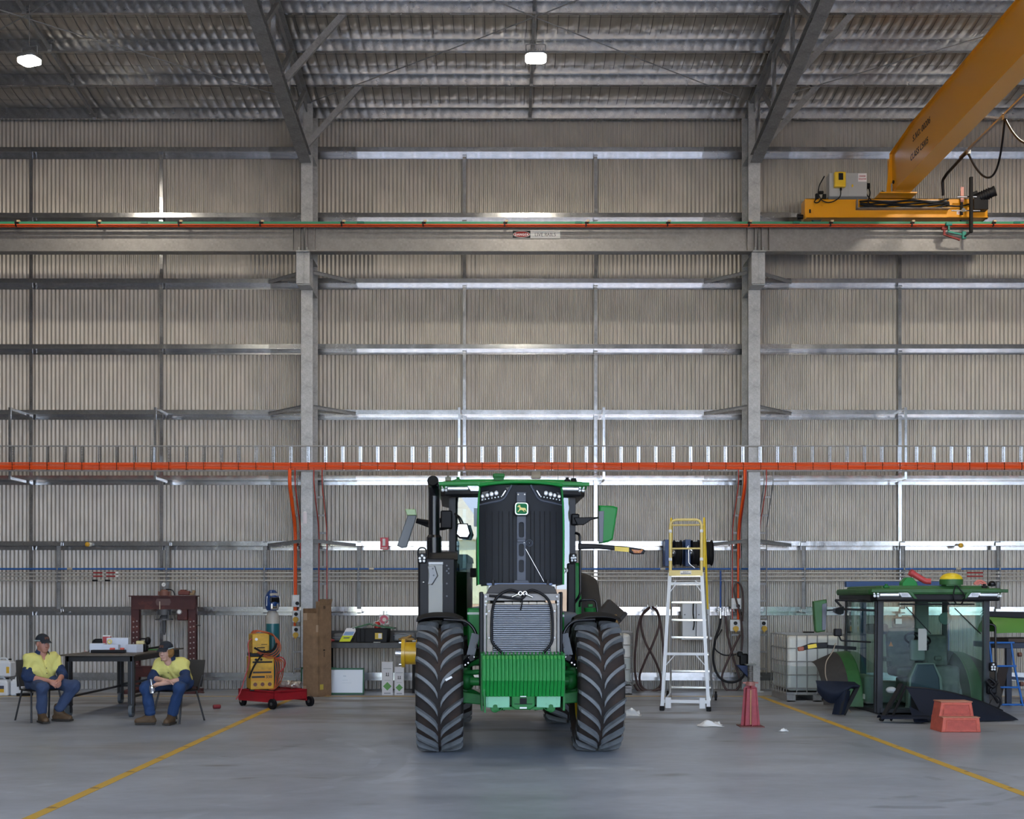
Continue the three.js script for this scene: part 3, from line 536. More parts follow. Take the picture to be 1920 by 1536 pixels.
// small fittings
{
  const z = -0.55;
  const e = thing('extinguisher_sign', 'small red and white fire sign on the wall above the pipes', 'sign', [sx(720.5, z), sy(1019.5, z), z]);
  mesh('board', rb(0.15, 0.22, 0.012, 0.004), mat([0.55, 0.015, 0.04], 0.4), e); mesh('panel', rb(0.05, 0.13, 0.006, 0.002, -0.005, 0.025, 0.008), MT.white, e); mesh('caption', bx(0.10, 0.014, 0.004, 0, -0.08, 0.007), MT.white, e);
  for (const [p, q, l] of [[166, 1021, 'left-hand'], [1800, 1023, 'right-hand']]) { const b = thing('wall_beacon', l + ' small amber capped fitting on the long wall rail', 'beacon', [sx(p, z), sy(q, z), z]); mesh('body', cyl(0.04, 0.04, 0.08, 0.02, 0, 0.0, 'z', 14), MT.white, b); mesh('lens', sph(0.045, -0.005, -0.002, 0.05, 1, 1, 0.6), mat([0.6, 0.33, 0.02], 0.3), b); }
  const c = thing('junction_box', 'small beige junction box above the tractor roof', 'junction box', [sx(1005, -0.55), sy(891, -0.55), -0.52]);
  mesh('box', rb(0.17, 0.13, 0.08, 0.012), mat([0.48, 0.46, 0.40], 0.5), c); mesh('gland', cyl(0.018, 0.018, 0.05, 0, 0.08, 0, 'y', 10), MT.greyPlastic, c);
  const nt = thing('paper_note', 'white paper strip taped to the left-hand column', 'paper', [sx(572, 0), sy(971, 0), 0.003]);
  mesh('sheet', surf((u, v) => [(u - 0.5) * 0.065, (v - 0.5) * 0.21, 0.004 * Math.sin(u * 3)], 4, 6), mat([0.72, 0.66, 0.70], 0.7), nt); mesh('tape', ext(-0.02, 0.02, 0.095, 0.115, 0.003, 0.005), MT.white, nt);
}
// =====================================================================================
// overhead travelling crane
// =====================================================================================
{
  const c = thing('overhead_crane', 'yellow overhead travelling crane with a long box girder on the runway', 'crane', [0, 0, 0]);
  const cz = 0.28, y0 = 8.34, X0 = 5.27, X1 = 8.47;
  const pm = MT.crane;
  // end carriage
  const ec = mesh('end_carriage', [ext(X0, X1, y0 + 0.0, y0 + 0.012, cz - 0.16, cz + 0.16), ext(X0 + 0.02, X1, y0, y0 + 0.34, cz + 0.12, cz + 0.132), ext(X0 + 0.02, X1, y0, y0 + 0.34, cz - 0.132, cz - 0.12), ext(X0 + 0.02, X1, y0 + 0.328, y0 + 0.34, cz - 0.132, cz + 0.132), ext(X0, X0 + 0.03, y0 - 0.01, y0 + 0.33, cz - 0.13, cz + 0.13), ext(X1 - 0.03, X1, y0, y0 + 0.30, cz - 0.13, cz + 0.13)], pm, c);
  mesh('buffer', [cyl(0.05, 0.04, 0.10, X0 - 0.05, y0 + 0.06, cz, 'x', 14)], MT.black, ec); mesh('buffer', [cyl(0.05, 0.04, 0.06, X1 + 0.02, y0 + 0.06, cz, 'x', 14)], MT.black, ec);
  mesh('wheel_cover', [cyl(0.10, 0.10, 0.01, X0 + 0.24, y0 + 0.11, cz + 0.135, 'z', 24), ...[0, 1, 2, 3, 4, 5].map((k) => cyl(0.009, 0.009, 0.014, X0 + 0.24 + 0.13 * Math.cos(k * 1.047), y0 + 0.12 + 0.11 * Math.sin(k * 1.047), cz + 0.137, 'z', 6))], pm, ec);
  mesh('rail_wheel', [cyl(0.1, 0.1, 0.06, X0 + 0.24, y0 + 0.055, cz, 'z', 24), cyl(0.1, 0.1, 0.06, X1 - 0.35, y0 + 0.055, cz, 'z', 24)], MT.steelDark, ec);
  mesh('slot', ext(X0 + 0.075, X0 + 0.105, y0 + 0.085, y0 + 0.15, cz + 0.132, cz + 0.136), MT.black, ec);
  const shelf = mesh('cable_shelf', [ext(6.16, 7.78, y0 + 0.135, y0 + 0.143, cz + 0.13, cz + 0.25), ext(6.16, 6.17, y0 + 0.135, y0 + 0.30, cz + 0.13, cz + 0.24)], MT.galv, c);
  for (let k = 0; k < 4; k++) mesh('cable', tube(Array.from({ length: 9 }, (_, i) => [6.22 + i * 0.19 + (i === 8 ? 0.04 : 0), y0 + 0.17 + 0.036 * k + 0.014 * Math.sin(i * 1.7 + k * 2) + (i === 8 ? 0.04 : 0), cz + 0.17 + 0.02 * Math.sin(i + k)]), 0.018, 7, 50), MT.black, shelf);
  mesh('conductor_strip', ext(6.3, 7.75, y0 + 0.285, y0 + 0.30, cz + 0.133, cz + 0.16), MT.galv, c);
  mesh('cable', tube([[7.72, y0 + 0.2, cz + 0.18], [7.95, y0 + 0.19, cz + 0.18], [8.15, y0 + 0.23, cz + 0.17]], 0.014, 7), MT.black, c);
  mesh('warning_label', [ext(7.93, 8.03, y0 + 0.06, y0 + 0.14, cz + 0.133, cz + 0.135)], MT.white, c);
  mesh('label_print', [0.075, 0.095, 0.115].map((q) => ext(7.945, 8.015, y0 + q, y0 + q + 0.009, cz + 0.135, cz + 0.136)), mat([0.45, 0.03, 0.03], 0.5), c);
  // control cabinet, receiver box and their leads
  const bxm = mat([0.44, 0.44, 0.43], 0.45);
  const cab = mesh('control_cabinet', [rb(0.66, 0.42, 0.22, 0.008, 6.03, 8.92, cz + 0.02)], bxm, c);
  mesh('cabinet_door', [rb(0.33, 0.40, 0.01, 0.004, 6.19, 8.92, cz + 0.135), rb(0.31, 0.40, 0.01, 0.004, 5.87, 8.92, cz + 0.135)], bxm, cab);
  mesh('lock', prism([[0, 0.03], [0.018, 0], [0, -0.03], [-0.018, 0]], 0.01).translate(6.10, 8.90, cz + 0.145), MT.yellow, cab);
  const sg = canvasTex(128, 128, (x) => { x.fillStyle = '#f0e9e8'; x.fillRect(0, 0, 128, 128); x.fillStyle = '#b5262b'; x.font = 'bold 34px sans-serif'; x.textAlign = 'center'; x.fillText('CRANE', 64, 54, 100); x.fillText('ISOLATOR', 64, 98, 112); });
  mesh('sign', prep(new THREE.PlaneGeometry(0.15, 0.145)).translate(6.275, 9.045, cz + 0.1415), mat(0xffffff, 0.5, 0, { map: sg }), cab, true);
  const rc = mesh('radio_receiver', rb(0.2, 0.27, 0.09, 0.02, 5.865, 8.985, cz + 0.19), MT.yellow, c);
  mesh('screen', rb(0.08, 0.12, 0.01, 0.004, 5.872, 9.03, cz + 0.238), MT.blackGloss, rc); mesh('gland', cyl(0.02, 0.015, 0.05, 5.885, 8.83, cz + 0.19, 'y', 10), MT.black, rc);
  mesh('lead', [tube([[5.885, 8.81, cz + 0.19], [5.87, 8.70, cz + 0.2], [5.78, 8.62, cz + 0.21], [5.66, 8.585, cz + 0.21], [5.55, 8.63, cz + 0.2], [5.50, 8.72, cz + 0.19]], 0.009, 7, 40), tube([[5.62, 9.08, cz + 0.1], [5.52, 8.90, cz + 0.15], [5.49, 8.74, cz + 0.18], [5.46, 8.66, cz + 0.2], [5.42, 8.60, cz + 0.2], [5.48, 8.585, cz + 0.21], [5.55, 8.66, cz + 0.2], [5.62, 8.72, cz + 0.14]], 0.011, 7, 50), tube([[6.38, 8.98, cz + 0.05], [6.42, 8.8, cz + 0.1], [6.37, 8.62, cz + 0.17], [6.40, 8.56, cz + 0.19], [6.5, 8.53, cz + 0.19]], 0.011, 7, 30), tube([[6.40, 8.94, cz + 0.05], [6.36, 8.78, cz + 0.1], [6.43, 8.64, cz + 0.15]], 0.009, 7, 20)], MT.black, c);
  mesh('plug', [rb(0.06, 0.09, 0.06, 0.01, 5.47, 8.70, cz + 0.19), rb(0.06, 0.09, 0.06, 0.01, 5.61, 8.71, cz + 0.13), rb(0.07, 0.09, 0.06, 0.01, 6.40, 8.93, cz + 0.04), rb(0.08, 0.05, 0.05, 0.01, 5.57, 8.80, cz + 0.08)], MT.blackMatt, c);
  mesh('cabinet_bracket', [ext(5.68, 6.36, 8.665, 8.71, cz + 0.0, cz + 0.15)], MT.greyPlastic, c);
  // drive motor
  const m = mesh('drive_motor', [ext(8.17, 8.42, y0 + 0.10, y0 + 0.28, cz + 0.10, cz + 0.30)], MT.black, c);
  mesh('motor_barrel', [rod([8.22, y0 + 0.30, cz + 0.20], [8.50, y0 + 0.40, cz + 0.32], 0.085, 20), ...[0, 1, 2, 3, 4].map((k) => rod([8.30 + k * 0.035, y0 + 0.328 + k * 0.0125, cz + 0.234 + k * 0.015], [8.315 + k * 0.035, y0 + 0.333 + k * 0.0125, cz + 0.24 + k * 0.015], 0.097, 20))], MT.black, m);
  mesh('fan_cover', rod([8.50, y0 + 0.40, cz + 0.32], [8.53, y0 + 0.41, cz + 0.334], 0.09, 20), MT.blackMatt, m);
  mesh('terminal_box', rb(0.12, 0.08, 0.1, 0.01, 8.22, y0 + 0.40, cz + 0.16, 0, 0, 0.4), MT.black, m);
  // current collector arm
  const a = mesh('collector_post', [ext(8.075, 8.125, 8.02, 8.98, cz + 0.32, cz + 0.37), ext(7.98, 8.02, 8.38, 8.80, cz + 0.16, cz + 0.19)], MT.blackMatt, c);
  mesh('guide_strip', ext(7.975, 8.03, 8.60, 8.86, cz + 0.19, cz + 0.2), mat([0.7, 0.33, 0.28], 0.6), a);
  mesh('clamp', [cyl(0.016, 0.016, 0.34, 8.05, 8.66, cz + 0.28, 'x', 8), cyl(0.012, 0.012, 0.5, 8.03, 8.42, cz + 0.28, 'x', 8), cyl(0.035, 0.035, 0.02, 7.98, 8.42, cz + 0.31, 'z', 12)], MT.chrome, a);
  const tealm = mat([0.02, 0.22, 0.17], 0.5), dred = mat([0.22, 0.015, 0.012], 0.5);
  mesh('collector_shoe', [rb(0.11, 0.06, 0.06, 0.01, 7.74, 8.19, cz + 0.27), bar([7.74, 8.16, cz + 0.27], [7.74, 8.08, cz + 0.27], 0.03, 0.03), bar([7.72, 8.06, cz + 0.27], [7.99, 8.0, cz + 0.27], 0.03, 0.03), rb(0.07, 0.13, 0.05, 0.01, 8.0, 7.99, cz + 0.28)], tealm, a);
  mesh('collector_shoe', [rb(0.1, 0.06, 0.05, 0.01, 7.68, 8.13, cz + 0.22), bar([7.68, 8.12, cz + 0.22], [7.68, 8.03, cz + 0.22], 0.035, 0.03), bar([7.66, 8.03, cz + 0.22], [7.95, 7.93, cz + 0.22], 0.035, 0.03)], dred, a);
  mesh('link', [bar([8.1, 8.04, cz + 0.34], [8.0, 7.96, cz + 0.30], 0.025, 0.025)], MT.blackMatt, a);
  // girder
  const gx0 = 6.73, gx1 = 7.02, gy0 = 8.715, gy1 = 9.47, gz0 = 0.62, gz1 = 23.6;
  mesh('girder_web', [prismX([[gz0, gy0 - 0.0], [gz1, gy0], [gz1, gy1], [gz0 + 1.0, gy1], [gz0, gy1 - 0.09]], gx0, gx0 + 0.012), prismX([[gz0, gy0], [gz1, gy0], [gz1, gy1], [gz0 + 1.0, gy1], [gz0, gy1 - 0.09]], gx1 - 0.012, gx1)], pm, c);
  mesh('bottom_flange', ext(gx0 - 0.012, gx1 + 0.012, gy0 - 0.012, gy0, gz0, gz1), pm, c);
  mesh('top_flange', [bar([(gx0 + gx1) / 2, gy1 - 0.09, gz0], [(gx0 + gx1) / 2, gy1, gz0 + 1.0], gx1 - gx0 + 0.10, 0.012), ext(gx0 - 0.05, gx1 + 0.05, gy1, gy1 + 0.012, gz0 + 1.0, gz1)], pm, c);
  mesh('end_plate', [prism([[6.63, 8.69], [6.74, 8.69], [6.74, 9.385], [6.69, 9.385]], 0.015).translate(0, 0, gz0 - 0.005), ext(6.70, 7.04, 8.69, 9.37, gz0 - 0.012, gz0)], pm, c);
  mesh('saddle', [ext(6.50, 7.14, 8.68, 8.70, 0.16, 0.70), ext(6.72, 7.02, 8.69, 9.37, 0.40, 0.415), prismX([[0.30, 8.70], [gz0, 8.70], [gz0, 9.37], [0.42, 9.30]], 6.735, 6.75)], pm, c);
  for (const [x, z] of [[6.54, 0.68], [6.58, 0.64], [7.06, 0.68], [7.10, 0.64]]) mesh('bolt', cyl(0.014, 0.014, 0.035, x, 8.71, z, 'y', 6), MT.steelDark, c);
  mesh('pin', cyl(0.032, 0.032, 0.03, 6.725, 8.86, 0.72, 'x', 14), MT.black, c);
  mesh('jack_post', [cyl(0.02, 0.02, 0.13, 6.70, 8.765, 0.72, 'y', 10), cyl(0.02, 0.02, 0.11, 7.06, 8.765, 0.62, 'y', 10)], MT.chrome, c);
  // lettering on the left web, reading towards the doorway end
  const ink = mat([0.02, 0.018, 0.03], 0.6);
  const side = (g, y, z) => g.rotateY(-Math.PI / 2).translate(gx0 - 0.001, y, z);
  mesh('lettering', side(lettering('S.NO: 00206', 0.105, 0.001), 9.235, 2.10), ink, c); mesh('lettering', side(lettering('CLASS C5M5', 0.105, 0.001), 8.955, 2.0), ink, c);
  // festoon rail and looped cables on the far side
  const fx = 7.62, fy = 9.02;
  const fr = mesh('festoon_rail', [ext(fx - 0.02, fx + 0.02, fy, fy + 0.03, 1.4, 20), ...[3, 6, 9, 12, 15, 18].map((z) => bar([fx, fy + 0.03, z], [gx1, fy + 0.10, z], 0.03, 0.03))], MT.galv, c);
  mesh('rail_arm', bent([[7.66, 8.70, 0.5], [7.63, 8.95, 0.55], [7.64, 9.0, 0.75], [fx, fy, 1.7]], 0.026, 0.05, 8), MT.black, fr);
  for (const z of [1.75, 3.2, 4.65]) {
    mesh('trolley', [bx(0.05, 0.06, 0.08, fx, fy - 0.03, z), cyl(0.015, 0.015, 0.07, fx, fy + 0.015, z, 'x', 8)], MT.galv, fr);
    if (z < 4) mesh('festoon_cable', tube(Array.from({ length: 11 }, (_, i) => { const u = i / 10; return [fx + 0.10 * Math.sin(Math.PI * u), fy - 0.05 - 0.62 * (1 - Math.pow(2 * u - 1, 2)), z + 1.45 * u]; }), 0.017, 8, 40), MT.black, fr);
  }
}
// =====================================================================================
// tractor cab shell, used by the tractor and by the dismounted cab
// local axes: x across, y up from the cab floor, z forwards; windscreen plane at z = 0
// =====================================================================================
const pillarM = mat([0.018, 0.020, 0.026], 0.5), lampGrey = mat([0.55, 0.57, 0.6], 0.25, 0.6), lensM = phys([0.85, 0.88, 0.9], 0.08, 0.3, { clearcoat: 1 });
const paneM = phys([0.62, 0.80, 0.74], 0.012, 0, { transmission: 1, thickness: 0, ior: 1.38 });
const tintM = phys([0.20, 0.26, 0.26], 0.012, 0, { transmission: 1, thickness: 0, ior: 2.0 });
function cabShell(root, o = {}) {
  const gm = o.green ?? MT.green, pane = o.pane ?? paneM, H = 1.55, W = 0.72, D = 1.62;
  // roof
  const outline = [[-0.90, 0.12], [-0.84, 0.24], [-0.5, 0.30], [0.5, 0.30], [0.84, 0.24], [0.90, 0.12], [0.91, -1.5], [0.84, -1.72], [-0.84, -1.72], [-0.91, -1.5]];
  const roof = mesh('roof', [prismY(outline, H + 0.085, H + 0.175, 0.03), prismY(outline.map(([x, z]) => [x * 0.86, z * 0.86 - 0.1]), H + 0.15, H + 0.21, 0.03)], gm, root);
  mesh('roof_edge', [prism([[-0.91, H + 0.16], [-0.40, H + 0.165], [-0.30, H + 0.03], [-0.345, H + 0.03], [-0.43, H + 0.125], [-0.91, H + 0.115]], 0.05, 0.008).translate(0, 0, 0.285), prism([[0.91, H + 0.16], [0.91, H + 0.115], [0.43, H + 0.125], [0.345, H + 0.03], [0.30, H + 0.03], [0.40, H + 0.165]], 0.05, 0.008).translate(0, 0, 0.285), ext(-0.40, 0.40, H + 0.11, H + 0.165, 0.27, 0.31, 0.008)], gm, roof);
  mesh('visor', [prismY(outline.map(([x, z]) => [x * 0.97, z * 0.97]), H + 0.0, H + 0.10, 0.02)], MT.black, roof);
  for (const s of [-1, 1]) {
    mesh('work_lamp', [rb(0.27, 0.055, 0.06, 0.02, s * 0.66, H + 0.085, 0.255, 0, s * 0.09, 0)], lampGrey, roof);
    mesh('work_lamp', [0, 1, 2, 3].map((k) => sph(0.022, s * (0.80 + 0.042 * (k % 2)), H + 0.07 + 0.034 * (k >> 1), 0.235 - 0.02 * (k % 2), 1, 1, 0.5, 10)), lensM, roof);
    mesh('work_lamp', prism([[-0.09, 0.03], [0.045, 0.03], [0.09, -0.035], [-0.05, -0.035]].map(([x, y]) => [-s * x, y]), 0.03, 0.006).translate(s * 0.46, H + 0.085, 0.285), lampGrey, roof);
    mesh('lamp_grille', [0, 1, 2].map((k) => bar([s * (0.42 + 0.0 * k), H + 0.07 + 0.015 * k, 0.302], [s * 0.51, H + 0.07 + 0.015 * k, 0.302], 0.004, 0.005)), MT.steelDark, roof);
    mesh('marker_lamp', [rb(0.07, 0.035, 0.06, 0.01, s * 0.66, H + 0.195, 0.12), cyl(0.02, 0.02, 0.03, s * 0.66, H + 0.22, 0.12, 'y', 10)], s < 0 ? MT.greenDull : MT.blackMatt, roof);
  }
  // pillars
  for (const s of [-1, 1]) {
    mesh('front_pillar', [bar([s * W, 0, 0], [s * (W - 0.005), H + 0.03, 0.03], 0.075, 0.07, V(0, 0, 1)), bar([s * (W + 0.03), 0, -0.05], [s * (W + 0.025), H + 0.03, -0.02], 0.05, 0.06, V(0, 0, 1))], pillarM, root);
    mesh('rear_pillar', bar([s * W, 0.1, -D], [s * W, H + 0.03, -D + 0.05], 0.07, 0.09, V(0, 0, 1)), pillarM, root);
    mesh('side_window', surf((u, v) => [s * (W + 0.025 + 0.03 * Math.sin(Math.PI * u)), 0.12 + (H - 0.12) * v, -0.07 - (D - 0.14) * u], 12, 1), pane, root);
  }
  mesh('sill', [ext(-W, W, 0.0, 0.07, -0.05, 0.05, 0.01), ext(-W, W, -0.02, 0.03, -D, 0)], pillarM, root); mesh('head_lining', ext(-W, W, H - 0.02, H + 0.03, -D, 0.03), pillarM, root);
  mesh('windscreen', surf((u, v) => { const x = (u * 2 - 1) * (W - 0.03); return [x, 0.06 + (H - 0.07) * v, 0.08 + 0.05 * (1 - Math.pow(x / W, 2)) + 0.015 * v]; }, 24, 1), pane, root);
  mesh('rear_window', surf((u, v) => [(u * 2 - 1) * (W - 0.04), 0.35 + (H - 0.37) * v, -D - 0.02], 4, 1), pane, root);
  // interior
  const inM = o.inside ?? mat([0.075, 0.08, 0.078], 0.8), seatM = o.seat ?? mat([0.05, 0.052, 0.055], 0.85);
  const seat = mesh('seat', [rb(0.52, 0.14, 0.52, 0.05, 0, 0.52, -0.95), rb(0.30, 0.36, 0.34, 0.03, 0, 0.25, -0.98)], seatM, root);
  mesh('seat_back', [rb(0.50, 0.62, 0.15, 0.06, 0, 0.84, -1.24, -0.12), rb(0.30, 0.17, 0.11, 0.045, 0, 1.23, -1.30, -0.12)], seatM, seat);
  mesh('armrest', [rb(0.11, 0.07, 0.42, 0.03, 0.34, 0.72, -0.95), rb(0.1, 0.06, 0.34, 0.025, -0.33, 0.70, -1.0)], seatM, seat);
  mesh('rear_console', [ext(-W + 0.05, W - 0.05, 0.02, 0.34, -D + 0.03, -D + 0.28, 0.03), rb(0.22, 0.5, 0.7, 0.05, 0.55, 0.3, -1.15), rb(0.18, 0.42, 0.6, 0.05, -0.57, 0.25, -1.2)], inM, root);
  return { W, H, D, inM };
}
function steering(root, x, y, z, m) {
  const s = mesh('steering_column', [rod([x, 0.05, z + 0.15], [x, y - 0.05, z + 0.02], 0.07, 14, 0.05), rb(0.26, 0.10, 0.13, 0.03, x, y - 0.10, z + 0.06, 0.5)], m, root);
  const w = prep(new THREE.TorusGeometry(0.17, 0.016, 8, 28)); mesh('steering_wheel', [put(w, x, y, z, -1.05, 0, 0), ...[0, 2.1, 4.2].map((a) => put(rod([0, 0, 0], [0.16 * Math.cos(a + 1.57), 0.16 * Math.sin(a + 1.57), 0], 0.012, 8), x, y, z, -1.05, 0, 0)), put(cyl(0.045, 0.045, 0.03, 0, 0, 0, 'z', 14), x, y, z, -1.05, 0, 0)], MT.black, s);
}
// =====================================================================================
// the tractor
// =====================================================================================
{
  const TX = 0.155, TZ = 8.49;
  const t = thing('tractor', 'large green farm tractor with raised bonnet and front weights facing the doorway', 'tractor', [TX, 0, TZ], 0.033);
  const lugM = mat([0.175, 0.195, 0.22], 0.62, 0, { map: scaled(grime, 3) });
  const carcass = mat([0.040, 0.030, 0.026], 0.8, 0, { map: dataTex(256, (u, v) => { const n = tile((x, y) => fbm(x, y, 4), u, v, 6), d = Math.max(0, Math.min(1, (n - 0.42) * 4)); return [0.62 + 0.38 * d, 0.62 + 0.26 * d, 0.64 + 0.16 * d]; }, true) });
  // tyre: lathed carcass with separate chevron lugs
  function lugGeo(R, half, h, s) { // one lug on the +x (s=1) or -x half, apex pointing down at the front of the wheel
    const n = 10, rings = [];
    for (let i = 0; i <= n; i++) {
      const u = i / n, x = s * (0.015 + (half - 0.01) * u), phi = (0.34 * Math.pow(u, 0.62)) * (0.70 / R), w = (0.018 + 0.008 * (1 - u)) / R;
      const drop = 0.022 * Math.pow(u, 3), top = R - drop, base = R - h - drop - 0.012, top2 = u > 0.94 ? top - 0.03 : top;
      const P = (r, a, xx) => V(xx, r * Math.sin(a), r * Math.cos(a));
      rings.push([P(base, phi - w * 1.25, x), P(top2, phi - w, x), P(top2, phi + w, x), P(base, phi + w * 1.25, x)]);
    }
    const pos = []; const quad = (a, b, c, d) => { for (const q of [a, b, c, a, c, d]) pos.push(q.x, q.y, q.z); };
    for (let i = 0; i < n; i++) for (let k = 0; k < 3; k++) { const A = rings[i], B = rings[i + 1]; s > 0 ? quad(A[k], A[k + 1], B[k + 1], B[k]) : quad(A[k], B[k], B[k + 1], A[k + 1]); }
    quad(...(s > 0 ? rings[0] : rings[0].slice().reverse())); quad(...(s > 0 ? rings[n].slice().reverse() : rings[n]));
    // outer end runs down the shoulder
    const e = rings[n], dn = e.map((p) => V(p.x + s * 0.006, p.y * 0.86, p.z * 0.86));
    quad(e[1], e[2], dn[2], dn[1]); quad(e[0], e[1], dn[1], dn[0]); quad(e[2], e[3], dn[3], dn[2]);
    const g = new THREE.BufferGeometry(); g.setAttribute('position', new THREE.Float32BufferAttribute(pos, 3));
    const f = prep(toCreasedNormals(g, 0.6)); boxUV(f); return f;
  }
  function wheel(name, x, z, R, half, h, nl, rimR, inner) {
    const g = new THREE.Group(); g.name = name; g.position.set(x, R, z); t.add(g);
    const b = R - h;
    mesh('tyre', put(lathe([[rimR, -half * 0.80], [rimR + 0.06, -half * 0.95], [b - 0.16, -half * 1.03], [b - 0.07, -half * 1.0], [b - 0.025, -half * 0.9], [b - 0.006, -half * 0.55], [b, 0], [b - 0.006, half * 0.55], [b - 0.025, half * 0.9], [b - 0.07, half * 1.0], [b - 0.16, half * 1.03], [rimR + 0.06, half * 0.95], [rimR, half * 0.80]], 72), 0, 0, 0, 0, 0, -Math.PI / 2), carcass, g);
    const gl = lugGeo(R, half, h, -1), gr = lugGeo(R, half, h, 1);
    for (let k = 0; k < nl; k++) for (const s of [-1, 1]) { const m = new THREE.Mesh(s < 0 ? gl : gr, lugM); m.name = 'lug'; m.rotation.x = (k + (s > 0 ? 0.5 : 0) + 0.3) / nl * Math.PI * 2; g.add(m); }
    mesh('rim', put(lathe([[rimR + 0.012, -half * 0.82], [rimR - 0.03, -half * 0.78], [rimR - 0.05, -half * 0.3], [0.14, -half * 0.1 * inner], [0.14, 0.02 - half * 0.1 * inner], [rimR - 0.06, -half * 0.25], [rimR - 0.05, half * 0.3], [rimR - 0.03, half * 0.78], [rimR + 0.012, half * 0.82]], 48), 0, 0, 0, 0, 0, -Math.PI / 2), MT.yellow, g);
    mesh('hub', [cyl(0.15, 0.15, 0.12, 0, 0, 0, 'x', 24), ...Array.from({ length: 10 }, (_, k) => cyl(0.014, 0.014, 0.15, 0, 0.12 * Math.cos(k * 0.628), 0.12 * Math.sin(k * 0.628), 'x', 6))], MT.greenDull, g);
  }
  wheel('front_wheel', -0.845, 0, 0.705, 0.242, 0.046, 23, 0.43, 1); wheel('front_wheel', 0.845, 0, 0.705, 0.242, 0.046, 23, 0.43, -1);
  wheel('rear_wheel', -0.78, -3.05, 0.93, 0.29, 0.05, 23, 0.55, 1); wheel('rear_wheel', 0.78, -3.05, 0.93, 0.29, 0.05, 23, 0.55, -1);
  for (const s of [-1, 1]) { // bar axle with the cast hub clamped outside the wheel
    mesh('bar_axle', cyl(0.055, 0.055, 0.9, s * 1.05, 0.93, -3.05, 'x', 18), MT.chrome, t);
    const hb = mesh('axle_hub', [cyl(0.185, 0.185, 0.05, s * 1.20, 0.93, -3.05, 'x', 28), cyl(0.15, 0.15, 0.16, s * 1.30, 0.93, -3.05, 'x', 28), cyl(0.19, 0.19, 0.045, s * 1.395, 0.93, -3.05, 'x', 28)], MT.yellow, t);
    mesh('hub_bolt', Array.from({ length: 12 }, (_, k) => cyl(0.014, 0.014, 0.05, s * (k % 2 ? 1.425 : 1.17), 0.93 + 0.168 * Math.cos(k * 0.5236), -3.05 + 0.168 * Math.sin(k * 0.5236), 'x', 6)), MT.chrome, hb);
  }
  // chassis, engine and front axle
  mesh('chassis', [ext(-0.26, 0.26, 0.62, 0.98, -3.2, 0.55, 0.03), ext(-0.32, 0.32, 0.55, 1.15, -3.5, -2.4, 0.04), ext(-0.30, 0.30, 0.95, 1.5, -2.5, -0.2, 0.04)], MT.greenDull, t);
  mesh('rear_axle_housing', [cyl(0.17, 0.17, 1.0, 0, 0.93, -3.05, 'x', 20)], MT.greenDull, t);
  mesh('engine', [ext(-0.27, 0.27, 1.0, 1.72, -1.5, 0.42, 0.03), ext(-0.34, 0.34, 1.1, 1.4, -1.2, 0.2, 0.03)], MT.blackMatt, t);
  mesh('bonnet_side', ext(-0.55, -0.30, 1.12, 1.545, -1.4, -0.25, 0.02), MT.green, t); mesh('bonnet_side', ext(0.30, 0.52, 1.15, 1.50, -1.4, -0.25, 0.02), MT.green, t);
  mesh('stripe', [ext(-0.551, -0.30, 1.475, 1.500, -0.25, -0.245), ext(0.30, 0.521, 1.45, 1.475, -0.25, -0.245)], mat([0.62, 0.68, 0.62], 0.4), t);
  mesh('fuel_tank', [ext(0.36, 0.70, 0.72, 1.50, -1.75, -0.55, 0.05)], MT.greyPlastic, t);
  for (const s of [-1, 1]) {
    mesh('axle_arm', [tube([[s * 0.20, 0.98, 0.30], [s * 0.40, 1.0, 0.25], [s * 0.62, 0.93, 0.12]], 0.045, 10), bar([s * 0.22, 1.0, 0.3], [s * 0.42, 0.985, 0.26], 0.10, 0.07), tube([[s * 0.15, 0.52, 0.35], [s * 0.36, 0.56, 0.3], [s * 0.52, 0.63, 0.15], [s * 0.64, 0.6, 0.05]], 0.055, 10), prism([[0.10, 0.47], [0.40, 0.53], [0.62, 0.55], [0.62, 0.67], [0.40, 0.64], [0.10, 0.66]].map(([x, y]) => [s * x, y]), 0.10, 0.012).translate(0, 0, 0.30)], MT.greenDull, t);
    mesh('steering_cylinder', [rod([s * 0.25, 0.77, 0.30], [s * 0.52, 0.77, 0.26], 0.045, 14)], MT.greenDull, t);
    mesh('cylinder_rod', rod([s * 0.36, 0.77, 0.345], [s * 0.42, 0.77, 0.34], 0.047, 14), mat([0.10, 0.07, 0.16], 0.3, 0.5), t);
    mesh('steering_knuckle', [rb(0.14, 0.42, 0.20, 0.05, s * 0.585, 0.76, 0.08), sph(0.10, s * 0.56, 0.77, 0.16, 0.9, 1, 0.8), rod([s * 0.25, 0.88, 0.28], [s * 0.58, 0.86, 0.2], 0.028, 10)], MT.greenDull, t);
    mesh('pivot_cap', [cyl(0.075, 0.07, 0.05, s * 0.335, 0.605, 0.40, 'z', 24), cyl(0.028, 0.028, 0.06, s * 0.335, 0.605, 0.405, 'z', 12)], mat([0.13, 0.36, 0.27], 0.45), t);
    mesh('hose', [tube([[s * 0.28, 1.12, 0.35], [s * 0.38, 0.98, 0.42], [s * 0.42, 0.82, 0.38], [s * 0.30, 0.70, 0.42]], 0.012, 7, 30), tube([[s * 0.30, 1.25, 0.2], [s * 0.34, 1.10, 0.35], [s * 0.52, 0.98, 0.25]], 0.012, 7, 30)], MT.black, t);
    // front mudguard with its bent stay
    const f = mesh('front_mudguard', surf((u, v) => { const a = 1.22 + 1.75 * v, x = s * (0.845 + (u - 0.5) * 0.50), R = 0.80 - 0.055 * Math.pow(Math.abs(2 * u - 1), 3); return [x, 0.705 + R * Math.sin(a), R * Math.cos(a)]; }, 14, 22), MT.blackMatt, t);
